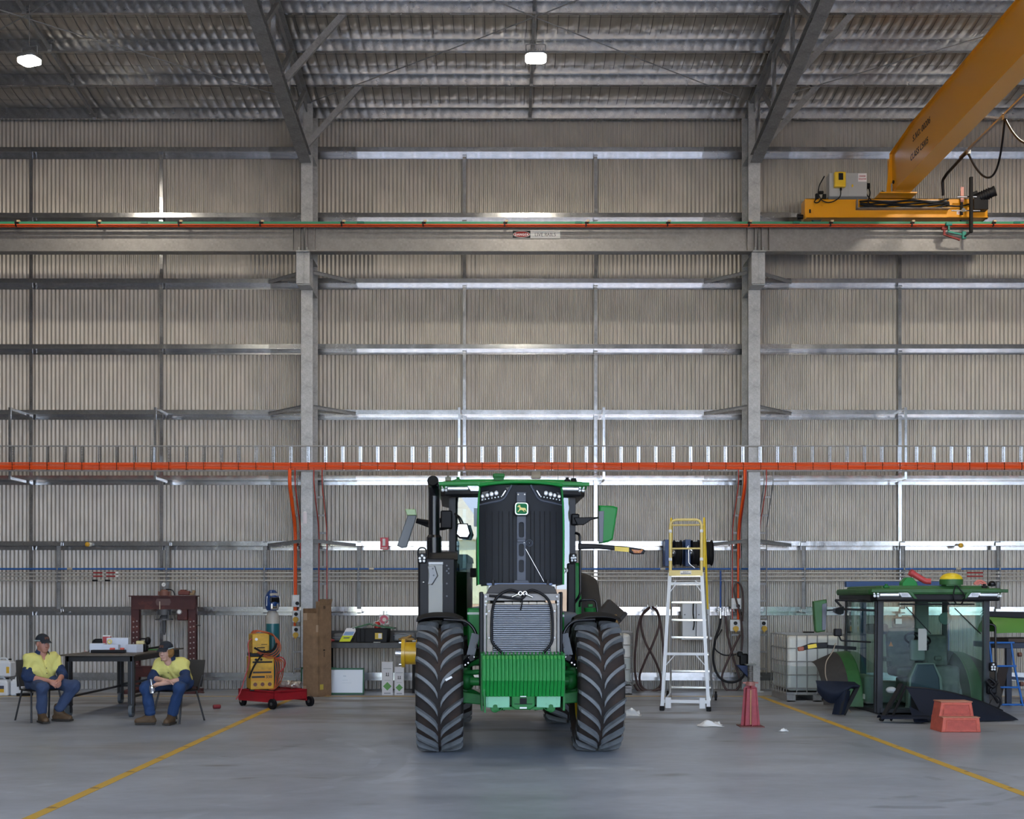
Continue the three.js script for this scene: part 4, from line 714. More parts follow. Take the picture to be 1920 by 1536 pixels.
    mesh('mudguard_lip', tube(Array.from({ length: 9 }, (_, k) => [s * (0.60 + 0.49 * k / 8), 0.705 + (0.80 - 0.05 * Math.pow(Math.abs(k / 4 - 1), 3)) * Math.sin(1.22), (0.80 - 0.05 * Math.pow(Math.abs(k / 4 - 1), 3)) * Math.cos(1.22)]), 0.009, 6, 30), MT.black, f);
    mesh('mudguard_stay', bent([[s * 0.80, 1.43, 0.30], [s * 0.56, 1.42, 0.34], [s * 0.455, 1.30, 0.36], [s * 0.46, 1.13, 0.36]], 0.017, 0.10), MT.blackGloss, t);
    mesh('stay_plate', [bar([s * 0.465, 1.28, 0.375], [s * 0.52, 1.05, 0.36], 0.085, 0.014, V(0, 0, 1)), ], MT.greyPlastic, t);
    mesh('stay_foot', [bar([s * 0.50, 1.04, 0.36], [s * 0.60, 0.94, 0.28], 0.07, 0.05), bar([s * 0.52, 1.05, 0.37], [s * 0.50, 1.0, 0.37], 0.11, 0.05)], MT.black, t);
    for (const [x, y] of [[0.485, 1.035], [0.535, 1.035], [0.545, 0.975], [0.575, 0.955], [0.60, 0.92]]) mesh('bolt', cyl(0.009, 0.009, 0.03, s * x, y, 0.39, 'z', 6), MT.purlin, t);
  }
  // front weight pack: 22 suitcase weights on a carrier
  const wprof = [[0.80, 1.085], [1.16, 1.085], [1.20, 1.05], [1.21, 0.84], [1.18, 0.80], [1.10, 0.675], [0.80, 0.675]];
  const wg = prismX(wprof, -0.0175, 0.0175, 0.007); boxUV(wg);
  const ribG = rb(0.013, 0.22, 0.012, 0.005, 0, 0.945, 1.213); boxUV(ribG);
  for (let k = 0; k < 22; k++) { const m = new THREE.Mesh(wg, MT.green); m.name = 'suitcase_weight'; m.position.x = (k - 10.5) * 0.0372; t.add(m); const r = new THREE.Mesh(ribG, MT.green); r.name = 'rib'; m.add(r); const l = new THREE.Mesh(ringG(), MT.greenDull); l.name = 'lifting_lug'; m.add(l); }
  function ringG() { if (!ringG.g) { ringG.g = put(prep(new THREE.TorusGeometry(0.022, 0.008, 6, 12)), 0, 1.09, 1.02, 0, Math.PI / 2, 0); boxUV(ringG.g); } return ringG.g; }
  const paleG = mat([0.16, 0.42, 0.26], 0.5);
  const carrier = mesh('weight_carrier', [ext(-0.42, -0.40, 0.53, 1.1, 0.5, 1.05), ext(0.40, 0.42, 0.53, 1.1, 0.5, 1.05), prism([[-0.115, 0.68], [0.115, 0.68], [0.115, 0.575], [0.07, 0.545], [-0.07, 0.545], [-0.115, 0.575]], 0.12, 0.01).translate(0, 0, 1.04), ext(-0.20, 0.20, 0.54, 0.57, 0.80, 1.06), ext(-0.38, 0.38, 0.58, 0.68, 0.6, 0.98), prism([[-0.42, 1.02], [-0.40, 0.8], [-0.39, 0.52], [-0.37, 0.52], [-0.385, 0.8], [-0.405, 1.04]], 0.3).translate(0, 0, 1.0)], MT.greenDull, t);
  for (const s of [-1, 1]) {
    const p = mesh('bolt_plate', [prism([[0.135, 0.68], [0.375, 0.68], [0.37, 0.565], [0.30, 0.562], [0.298, 0.585], [0.285, 0.592], [0.270, 0.592], [0.257, 0.585], [0.255, 0.56], [0.135, 0.565]].map(([x, y]) => [s * x, y]).reverse(), 0.02, 0.003).translate(0, 0, 1.06)], paleG, carrier);
    for (const [x, y] of [[0.345, 0.655], [0.245, 0.655], [0.345, 0.592], [0.235, 0.592]]) mesh('bolt', [cyl(0.013, 0.013, 0.012, s * x, y, 1.073, 'z', 6)], paleG, carrier);
    mesh('tow_lug', [prism(ring(s * 0.28, 0.555, 0.045, 14), 0.04, 0.006).translate(0, 0, 1.03), tube([[s * 0.20, 0.565, 1.06], [s * 0.235, 0.535, 1.07], [s * 0.29, 0.528, 1.07]], 0.006, 6)], MT.greenDull, carrier);
  }
  mesh('hitch_recess', [ext(-0.035, 0.035, 0.60, 0.66, 1.10, 1.103), ext(-0.09, 0.09, 0.598, 0.604, 1.10, 1.103)], MT.blackMatt, carrier); mesh('stamp', ext(-0.03, 0.03, 0.672, 0.680, 1.10, 1.106), MT.white, carrier); mesh('stamp', ext(-0.035, 0.035, 0.555, 0.57, 1.10, 1.106), MT.white, carrier);

  // radiator stack
  const rz = 0.63, x0 = -0.385, x1 = 0.40;
  const rad = mesh('radiator_frame', [ext(x0, x0 + 0.025, 1.08, 1.70, rz - 0.3, rz), ext(x1 - 0.025, x1, 1.08, 1.70, rz - 0.3, rz), ext(x0, x1, 1.63, 1.70, rz - 0.05, rz - 0.02), ext(x0, x1, 1.06, 1.09, rz - 0.3, rz)], mat([0.20, 0.19, 0.18], 0.5, 0.4), t);
  mesh('side_seal', [ext(x0 - 0.045, x0 - 0.004, 0.75, 1.72, rz - 0.25, rz + 0.02, 0.012), ext(x1 + 0.004, x1 + 0.03, 1.08, 1.72, rz - 0.25, rz + 0.02, 0.012)], MT.black, rad);
  const brassy = mat([0.26, 0.235, 0.20], 0.4, 0.5, { map: scaled(spangle, 4) });
  mesh('side_tank', [ext(x0 + 0.03, x0 + 0.095, 1.09, 1.60, rz - 0.05, rz - 0.012, 0.006), ext(x1 - 0.095, x1 - 0.03, 1.09, 1.60, rz - 0.05, rz - 0.012, 0.006), ext(x0 + 0.09, x1 - 0.09, 1.585, 1.61, rz - 0.05, rz - 0.01, 0.005)], brassy, rad);
  mesh('radiator_core', ext(x0 + 0.09, x1 - 0.09, 1.09, 1.585, rz - 0.12, rz - 0.035), mat([0.035, 0.04, 0.05], 0.6, 0.2), rad);
  for (let k = 0; k < 25; k++) mesh('cooling_tube', rb(x1 - x0 - 0.19, 0.0095, 0.02, 0.004, (x0 + x1) / 2, 1.102 + k * 0.0197, rz - 0.027, 0, 0, 0, 1), mat([0.36, 0.38, 0.42], 0.4, 0.6), rad);
  for (const [x, y] of [[x0 + 0.02, 1.67], [x0 + 0.02, 1.62], [x0 + 0.02, 1.585], [x0 + 0.055, 1.52], [x0 + 0.055, 1.245], [x1 - 0.03, 1.67], [x1 - 0.018, 1.62], [x1 - 0.018, 1.59], [x1 - 0.055, 1.52], [x1 - 0.055, 1.245], [x0 + 0.025, 1.49]]) mesh('bolt', sph(0.0125, x, y, rz + 0.004, 1, 1, 0.6, 8), MT.white, rad);
  mesh('label_strip', [0, 1, 2, 3, 4].map((k) => ext(-0.17 + k * 0.085, -0.095 + k * 0.085, 1.59, 1.615, rz - 0.01, rz - 0.006)), mat([0.45, 0.40, 0.33], 0.5), rad);
  mesh('latch_rod', [rod([-0.10, 1.665, rz + 0.01], [-0.02, 1.70, rz + 0.02], 0.010), rod([0.04, 1.70, rz + 0.02], [0.12, 1.665, rz + 0.01], 0.010), tor(0.019, 0.008, -0.008, 1.703, rz + 0.022), tor(0.019, 0.008, 0.04, 1.703, rz + 0.022)], MT.chrome, rad);
  mesh('cooler_hose', [tube([[-0.03, 1.72, rz + 0.02], [-0.13, 1.735, rz + 0.03], [-0.25, 1.66, rz + 0.03], [-0.295, 1.53, rz + 0.025], [-0.305, 1.3, rz + 0.025], [-0.29, 1.19, rz + 0.03], [-0.18, 1.075, rz + 0.05]], 0.014, 8, 60), tube([[0.06, 1.72, rz + 0.02], [0.13, 1.735, rz + 0.03], [0.26, 1.66, rz + 0.03], [0.315, 1.53, rz + 0.025], [0.325, 1.3, rz + 0.025], [0.31, 1.19, rz + 0.03], [0.22, 1.08, rz + 0.05]], 0.014, 8, 60), tube([[-0.33, 1.68, rz + 0.01], [-0.2, 1.67, rz + 0.015], [-0.1, 1.655, rz + 0.02], [0, 1.65, rz + 0.02], [0.05, 1.69, rz + 0.02]], 0.014, 8, 40), tube([[0.01, 1.70, rz + 0.02], [0.01, 1.6, rz + 0.01], [-0.005, 1.53, rz + 0.0]], 0.007, 6)], MT.black, rad);
  mesh('shroud', [prism([[-0.36, 1.70], [0.38, 1.70], [0.35, 1.775], [0.25, 1.80], [-0.24, 1.80], [-0.32, 1.775]], 0.1, 0.012).translate(0, 0, rz - 0.10)], mat([0.055, 0.052, 0.052], 0.7), t);

  // raised bonnet: nose with screen, spine, head lamps and emblem
  const nz = 0.18;
  const scr = phys([0.013, 0.015, 0.019], 0.55, 0, { specularIntensity: 0.5, bumpMap: scaled(mottle, 20), bumpScale: 0.001 });
  const nose = surf((u, v) => { const y = 1.80 + 1.06 * v, hw = 0.462 - 0.030 * Math.pow(v, 5) - 0.012 * (1 - v), x = (u * 2 - 1) * hw; return [0.02 + x, y, nz + 0.10 * (1 - Math.pow(Math.abs(u * 2 - 1), 3)) - 0.05 * v * v]; }, 28, 16);
  const bonnet = mesh('bonnet_nose', nose, scr, t);
  const edge = (s) => surf((u, v) => { const y = 1.80 + 1.06 * v, hw = 0.462 - 0.030 * Math.pow(v, 5) - 0.012 * (1 - v); return [0.02 + s * (hw + 0.004 + 0.012 * u), y - (0.5 * u) * 0.0 - 1.0 * u * u * 0.22 * v, nz - 0.02 - 1.2 * u * (1 - 0.2 * v)]; }, 6, 8);
  mesh('bonnet_skin', [edge(-1), edge(1), surf((u, v) => { const a = u * 2 - 1; return [0.02 + a * 0.445, 2.862 + 0.035 * (1 - a * a) - 0.30 * v, nz + 0.05 + 0.06 * (1 - a * a) - 1.3 * v]; }, 16, 8)], MT.green, bonnet);
  mesh('bonnet_rim', [tube(Array.from({ length: 13 }, (_, k) => { const v = k / 12; return [0.02 - (0.466 - 0.030 * Math.pow(v, 5) - 0.012 * (1 - v)), 1.80 + 1.06 * v, nz - 0.05 * v * v]; }), 0.011, 8, 40), tube(Array.from({ length: 13 }, (_, k) => { const v = k / 12; return [0.02 + (0.466 - 0.030 * Math.pow(v, 5) - 0.012 * (1 - v)), 1.80 + 1.06 * v, nz - 0.05 * v * v]; }), 0.011, 8, 40), tube(Array.from({ length: 9 }, (_, k) => { const a = k / 4 - 1; return [0.02 + a * 0.44, 2.862 + 0.03 * (1 - a * a), nz + 0.03 + 0.06 * (1 - a * a)]; }), 0.018, 8, 30)], MT.green, bonnet);
  const noseZ = (x, y) => { const v = (y - 1.80) / 1.06, hw = 0.462 - 0.030 * Math.pow(v, 5) - 0.012 * (1 - v); return nz + 0.10 * (1 - Math.pow(Math.abs(x / hw), 3)) - 0.05 * v * v; };
  for (const x of [-0.38, -0.31, -0.24, -0.20, -0.13, -0.09, 0.10, 0.14, 0.20, 0.25, 0.31, 0.38]) mesh('screen_rib', tube([[0.02 + x, 1.82, noseZ(x, 1.82) + 0.003], [0.02 + x, 2.2, noseZ(x, 2.2) + 0.003], [0.02 + x, 2.58, noseZ(x, 2.58) + 0.003]], 0.005, 5, 12), MT.black, bonnet);
  const sp = mat([0.055, 0.065, 0.09], 0.5), zc = nz + 0.115;
  mesh('spine', [prism([[-0.048, 1.83], [0.048, 1.83], [0.05, 2.78], [-0.05, 2.78]], 0.022, 0.004, [rrect(-0.026, 0.026, 1.93, 2.06, 0.02), rrect(-0.026, 0.026, 2.10, 2.23, 0.02), rrect(-0.026, 0.026, 2.30, 2.46, 0.02)]).translate(0.02, 0, 0).rotateX(0).translate(0, 0, zc - 0.02), rb(0.09, 0.035, 0.02, 0.006, 0.02, 2.265, zc)], sp, bonnet);
  mesh('spine_foot', prism([[-0.09, 1.80], [0.09, 1.80], [0.07, 1.845], [-0.07, 1.845]], 0.03, 0.006).translate(0.02, 0, zc - 0.01), sp, bonnet);
  mesh('lower_bar', [rb(0.70, 0.026, 0.04, 0.008, -0.0, 1.802, zc - 0.01)], mat([0.12, 0.16, 0.26], 0.4, 0.3), bonnet);
  mesh('hinge', [rb(0.028, 0.08, 0.04, 0.006, -0.28, 1.81, zc), rb(0.028, 0.08, 0.04, 0.006, 0.30, 1.81, zc)], MT.black, bonnet);
  mesh('gas_strut', rod([0.065, 2.18, zc - 0.01], [0.26, 1.83, zc - 0.02], 0.0045, 6), MT.chrome, bonnet);
  mesh('screen_knob', [tor(0.035, 0.004, 0.105, 2.24, zc - 0.012, 'z', 24, 6), tor(0.022, 0.004, 0.105, 2.24, zc - 0.012, 'z', 24, 6), cyl(0.008, 0.008, 0.02, 0.105, 2.24, zc - 0.01, 'z', 10)], sp, bonnet);
  for (const [x, y] of [[-0.015, 2.755], [0.055, 2.755], [0.05, 2.245]]) mesh('bolt', sph(0.009, x, y, zc + 0.0, 1, 1, 0.6, 8), MT.white, bonnet);
  for (const s of [-1, 1]) { // head lamps
    const pts = [[0.10, 2.85], [0.435, 2.80], [0.445, 2.68], [0.33, 2.705], [0.19, 2.725]].map(([x, y]) => [0.02 + s * x, y]);
    if (s > 0) pts.reverse();
    const zz = (x) => noseZ(x, 2.77);
    const h = mesh('head_lamp', prism(pts, 0.05, 0.012).rotateY(s * 0.22).translate(-s * 0.005, 0, nz + 0.005 + 0.05), MT.blackGloss, bonnet);
    mesh('lamp_surround', tube([[0.10, 2.86], [0.15, 2.77], [0.20, 2.705], [0.33, 2.675], [0.455, 2.65]].map(([x, y]) => [0.02 + s * x, y, zz(x) + 0.004]), 0.014, 6, 30), sp, bonnet);
    for (const [x, y, r] of [[0.36, 2.755, 0.02], [0.315, 2.765, 0.023], [0.265, 2.775, 0.023], [0.41, 2.745, 0.018]]) mesh('lamp_lens', sph(r, 0.02 + s * x, y, zz(x) + 0.015, 1, 1.1, 0.5, 12), lensM, h);
    for (let k = 0; k < 7; k++) mesh('lamp_lens', sph(0.008, 0.02 + s * (0.21 + 0.034 * k), 2.737 - 0.005 * k, zz(0.21 + 0.034 * k) + 0.022, 1, 1, 0.5, 8), lensM, h);
    mesh('light_guide', [bar([0.02 + s * 0.165, 2.80, zz(0.17) + 0.02], [0.02 + s * 0.20, 2.745, zz(0.2) + 0.02], 0.012, 0.01)], lampGrey, h);
  }
  // emblem: rounded green shield, silver rim, leaping deer
  const ex = 0.02, ey = 2.60, ez = zc + 0.012;
  const em = mesh('emblem', [prism(rrect(-0.078, 0.078, -0.075, 0.072, 0.032, 6), 0.03, 0.008).translate(ex, ey, ez)], MT.blackGloss, bonnet);
  mesh('emblem_rim', [prism(rrect(-0.070, 0.070, -0.064, 0.066, 0.030, 6), 0.008, 0.002).translate(ex, ey, ez + 0.018)], mat([0.62, 0.72, 0.62], 0.25, 0.5), em);
  mesh('emblem_field', [prism(rrect(-0.060, 0.060, -0.055, 0.057, 0.024, 6), 0.006, 0.001).translate(ex, ey, ez + 0.022)], phys([0.006, 0.15, 0.045], 0.5, 0, { specularIntensity: 0.3 }), em);
  const deer = [[-0.045, -0.030], [-0.030, -0.016], [-0.022, 0.002], [-0.026, 0.020], [-0.040, 0.018], [-0.046, 0.024], [-0.034, 0.032], [-0.030, 0.044], [-0.024, 0.034], [-0.014, 0.042], [-0.016, 0.030], [-0.008, 0.014], [0.012, 0.010], [0.034, 0.010], [0.044, 0.002], [0.046, -0.010], [0.056, -0.030], [0.048, -0.028], [0.036, -0.012], [0.022, -0.018], [0.034, -0.032], [0.026, -0.032], [0.010, -0.016], [-0.006, -0.012], [-0.020, -0.018], [-0.036, -0.036]];
  mesh('emblem_deer', prism(deer.reverse(), 0.005).translate(ex, ey, ez + 0.027), mat([0.80, 0.68, 0.22], 0.5), em);

  // after-treatment tower with exhaust stack on the right-hand side of the machine
  const az = -0.45;
  const at = mesh('aftertreatment_cover', [ext(-1.10, -0.68, 1.30, 2.11, az - 0.5, az + 0.05, 0.03), prismX([[az - 0.5, 2.09], [az + 0.05, 2.09], [az - 0.05, 2.16], [az - 0.5, 2.20]], -0.98, -0.66, 0.01)], MT.black, t);
  mesh('cover_panel', [ext(-0.985, -0.825, 1.36, 2.03, az + 0.03, az + 0.075, 0.008)], mat([0.36, 0.36, 0.335], 0.55), at);
  mesh('panel_band', ext(-0.985, -0.82, 2.03, 2.06, az + 0.03, az + 0.08, 0.004), mat([0.33, 0.34, 0.35], 0.4, 0.3), at);
  mesh('latch_cover', [prism([[-0.99, 2.01], [-0.915, 2.01], [-0.885, 1.905], [-0.945, 1.81], [-0.99, 1.81], [-0.975, 1.91]], 0.03, 0.006).translate(0.0, 0, az + 0.09)], mat([0.28, 0.29, 0.30], 0.45), at);
  mesh('painted_latch_shadow', [prism([[-0.925, 2.015], [-0.91, 2.015], [-0.876, 1.905], [-0.94, 1.805], [-0.955, 1.805], [-0.895, 1.905]], 0.02).translate(0, 0, az + 0.085)], MT.black, at);  // black strip paints in the shadow gap along the latch cover edge
  for (const [x, y] of [[-0.935, 1.985], [-0.925, 1.91], [-0.78, 2.02], [-0.76, 1.985], [-0.78, 1.96], [-0.76, 1.935], [-0.78, 1.82], [-0.78, 1.68]]) mesh('bolt', cyl(0.010, 0.010, 0.012, x, y, x < -0.9 ? az + 0.108 : az + 0.055, 'z', 8), MT.greyPlastic, at);
  mesh('knob', sph(0.012, -1.04, 1.835, az + 0.06, 1.3, 1, 1, 10), MT.chrome, at);
  const st = mesh('exhaust_stack', [cyl(0.085, 0.085, 0.30, -0.93, 2.20, az - 0.30, 'y', 28), cyl(0.088, 0.068, 0.03, -0.93, 2.365, az - 0.30, 'y', 28), tube([[-0.93, 2.34, az - 0.30], [-0.93, 2.75, az - 0.30], [-0.93, 2.86, az - 0.29], [-0.935, 2.95, az - 0.22], [-0.94, 2.985, az - 0.13]], 0.064, 28, 60)], MT.blackGloss, t);
  mesh('stack_mouth', rod([-0.9397, 2.983, az - 0.135], [-0.9405, 2.988, az - 0.122], 0.058, 24), MT.blackMatt, st);
  const wl = mesh('side_work_lamp', [rb(0.095, 0.11, 0.05, 0.012, -1.055, 2.10, az + 0.06)], MT.black, t);
  mesh('lamp_lens', [[0, 0.03], [-0.025, 0], [0.025, 0.004], [-0.02, -0.032], [0.022, -0.03]].map(([x, y]) => sph(0.016, -1.055 + x, 2.10 + y, az + 0.087, 1, 1, 0.5, 10)), lensM, wl);
  mesh('lamp_guard', bent([[-1.10, 2.13, az + 0.05], [-1.10, 2.22, az + 0.04], [-1.01, 2.22, az + 0.04], [-1.01, 2.13, az + 0.05]], 0.009, 0.045), MT.black, wl);

  // cab
  const cab = new THREE.Group(); cab.name = 'cab'; cab.position.set(0, 1.335, -1.62); t.add(cab);
  cabShell(cab, { pane: tintM }); steering(cab, 0, 0.78, -0.42, MT.black);
  mesh('dashboard', [rb(0.5, 0.5, 0.25, 0.06, 0, 0.28, -0.22)], MT.blackMatt, cab);
  mesh('sun_blind', ext(-0.66, 0.66, 1.42, 1.50, 0.01, 0.02), mat([0.03, 0.035, 0.04], 0.8), cab);
  mesh('sticker', [bx(0.10, 0.22, 0.002, -0.42, 1.30, 0.135)], mat([0.35, 0.40, 0.46], 0.6), cab);
  mesh('cowl', [ext(-0.5, 0.55, -0.28, 0.06, -0.1, 0.3, 0.04)], MT.greyPlastic, cab);
  // roof receiver, beacons and whips
  mesh('satellite_receiver', [rb(0.14, 0.05, 0.12, 0.015, -0.17, 1.80, 0.15), bx(0.12, 0.04, 0.1, -0.17, 1.76, 0.15)], MT.greenDull, cab);
  mesh('antenna', [cyl(0.045, 0.03, 0.05, 0.74, 1.755, 0.08, 'y', 14), cyl(0.004, 0.003, 0.75, 0.74, 2.12, 0.08, 'y', 6), cyl(0.003, 0.002, 0.22, 0.55, 1.83, 0.10, 'y', 6)], MT.black, cab);
  mesh('marker_beacon', [rb(0.07, 0.05, 0.06, 0.01, -0.78, 1.76, 0.12), rb(0.03, 0.02, 0.03, 0.005, -0.78, 1.79, 0.14)], mat([0.18, 0.17, 0.12], 0.5), cab);
  // mirrors
  const mirL = mesh('mirror_shell', prism([[-1.26, 1.31], [-1.15, 1.31], [-1.17, 1.24], [-1.27, 0.93], [-1.33, 0.92], [-1.385, 0.95]], 0.06, 0.012).translate(0, 0, 0.28), mat([0.13, 0.145, 0.16], 0.5), cab);
  mesh('mirror_top', prism([[-1.29, 1.385], [-1.165, 1.385], [-1.15, 1.31], [-1.265, 1.31]], 0.07, 0.01).translate(0, 0, 0.28), mat([0.30, 0.44, 0.22], 0.35), mirL);
  mesh('mirror_arm', [tube([[-0.72, 1.33, 0.02], [-0.95, 1.24, 0.15], [-1.15, 1.25, 0.24]], 0.03, 8), tube([[-0.72, 1.20, 0.02], [-0.9, 1.16, 0.15], [-1.16, 1.24, 0.24]], 0.018, 8), rb(0.14, 0.22, 0.12, 0.02, -0.80, 1.27, 0.12)], MT.black, cab);
  const mirR = mesh('mirror_shell', prism([[1.03, 1.44], [1.20, 1.435], [1.26, 1.415], [1.20, 1.03], [1.15, 1.0], [1.035, 0.98]], 0.12, 0.022).translate(0, 0, 0.20), MT.green, cab);
  mesh('mirror_face', [prism([[1.025, 1.37], [1.09, 1.37], [1.078, 0.995], [1.03, 0.99]], 0.02, 0.004).translate(0, 0, 0.262)], mat([0.10, 0.11, 0.15], 0.4), mirR);
  mesh('mirror_arm', [prism([[0.74, 1.30], [0.96, 1.305], [1.04, 1.31], [1.04, 1.29], [0.95, 1.27], [0.86, 1.21], [0.78, 1.21]], 0.05, 0.01).translate(0, 0, 0.12), rb(0.10, 0.14, 0.1, 0.02, 0.76, 1.28, 0.06)], MT.black, cab);
  const wm = mesh('wide_mirror', [prism([[-0.665, 1.215], [-0.545, 1.215], [-0.505, 1.09], [-0.535, 1.03], [-0.645, 1.035], [-0.685, 1.08]], 0.06, 0.012).translate(0, 0, 0.30)], MT.black, cab);
  mesh('mirror_glass', [prism([[-0.655, 1.200], [-0.555, 1.200], [-0.525, 1.095], [-0.55, 1.052], [-0.635, 1.055], [-0.67, 1.09]], 0.006, 0.001).translate(0, 0, 0.334)], mat([0.93, 0.93, 0.93], 0.04, 1), wm);
  mesh('mirror_arm', [tube([[-0.70, 1.35, 0.05], [-0.66, 1.30, 0.2], [-0.62, 1.20, 0.27]], 0.012, 6)], MT.black, wm);
  // lamps and rails on the front corners
  mesh('corner_lamp', [rb(0.085, 0.11, 0.06, 0.014, 0.735, 0.81, 0.10)], MT.black, cab);
  mesh('lamp_lens', [[0, 0.03], [-0.022, 0], [0.022, 0.004], [-0.018, -0.03], [0.02, -0.03], [0, 0]].map(([x, y]) => sph(0.015, 0.735 + x, 0.81 + y, 0.13, 1, 1, 0.5, 10)), lensM, cab);
  mesh('corner_post', [ext(0.66, 0.76, 0.1, 0.75, 0.03, 0.12, 0.02)], MT.black, cab); mesh('tie_ring', tor(0.026, 0.006, 0.635, 0.66, 0.14), MT.white, cab);
  mesh('hand_rail', bent([[0.77, 1.12, 0.02], [0.82, 1.10, 0.05], [0.825, 0.36, 0.05], [0.76, 0.27, 0.02]], 0.016, 0.06), MT.blackGloss, cab);
  const arm = mesh('signal_arm', prism([[0.80, 0.99], [1.02, 0.985], [1.40, 0.95], [1.585, 0.925], [1.62, 0.905], [1.60, 0.86], [1.47, 0.86], [1.40, 0.895], [1.05, 0.925], [0.80, 0.92]], 0.06, 0.012).translate(0, 0, 0.05), MT.black, cab);
  mesh('reflector', prism([[1.24, 0.955], [1.415, 0.94], [1.415, 0.885], [1.24, 0.90]], 0.008).translate(0, 0, 0.085), mat([0.80, 0.58, 0.05], 0.4), arm);
  mesh('signal_lens', [prism([[1.445, 0.918], [1.585, 0.908], [1.56, 0.872], [1.475, 0.872]], 0.01, 0.002).translate(0, 0, 0.086)], mat([0.40, 0.10, 0.01], 0.3), arm);
  mesh('signal_lens', Array.from({ length: 6 }, (_, k) => sph(0.008, 1.455 + 0.023 * k, 0.888 + 0.012 * Math.abs(k - 2.5) - 0.008, 0.094, 1, 1, 0.5, 8)), mat([0.75, 0.30, 0.02], 0.3), arm);
  mesh('door_mat_lamp', [rb(0.09, 0.11, 0.06, 0.01, -0.47, 0.63, 0.2)], MT.blackMatt, cab);
  // rear mudguards
  for (const s of [-1, 1]) {
    const arc = (R0, R1, x0, x1) => surf((u, v) => { const a = 0.25 + 1.9 * v; const R = R0 + (R1 - R0) * u; return [s * (x0 + (x1 - x0) * u), 0.93 + R * Math.sin(a), -3.05 + R * Math.cos(a)]; }, 6, 24);
    mesh('rear_mudguard', [arc(1.08, 1.10, 0.50, 0.80), surf((u, v) => { const a = 0.25 + 1.9 * v; return [s * 0.80, 0.93 + (0.80 + 0.30 * u) * Math.sin(a), -3.05 + (0.80 + 0.30 * u) * Math.cos(a)]; }, 2, 24), ext(Math.min(s * 0.74, s * 0.86), Math.max(s * 0.74, s * 0.86), 1.30, 2.10, -2.35, -1.75, 0.05)], MT.green, t);
    mesh('mudguard_extension', [surf((u, v) => { const a = 0.12 + 2.0 * v; const R = 1.10 - 0.10 * Math.pow(u, 2.2); return [s * (0.80 + 0.36 * u), 0.93 + R * Math.sin(a), -3.05 + R * Math.cos(a)]; }, 8, 24)], mat([0.030, 0.027, 0.025], 0.7, 0, { map: scaled(grime, 1.5) }), t);
  }
  mesh('step_rail', bent([[0.79, 1.56, -1.30], [0.79, 1.64, -1.25], [0.98, 1.64, -1.25], [1.0, 1.48, -1.25]], 0.014, 0.05), MT.blackGloss, t);
  mesh('filler', [cyl(0.075, 0.085, 0.05, 0.935, 1.52, -1.4, 'y', 20), rb(0.06, 0.04, 0.05, 0.01, 0.93, 1.57, -1.4)], MT.greenDull, t);
  mesh('steps', [ext(0.98, 1.30, 0.62, 0.65, -1.9, -1.5), ext(1.28, 1.31, 0.62, 1.0, -1.75, -1.65)], MT.greyPlastic, t);
  mesh('tyre_tag', [bx(0.075, 0.022, 0.002, -0.745, 0.83, 0.705, 0, 0, 0.5)], MT.white, t);
}
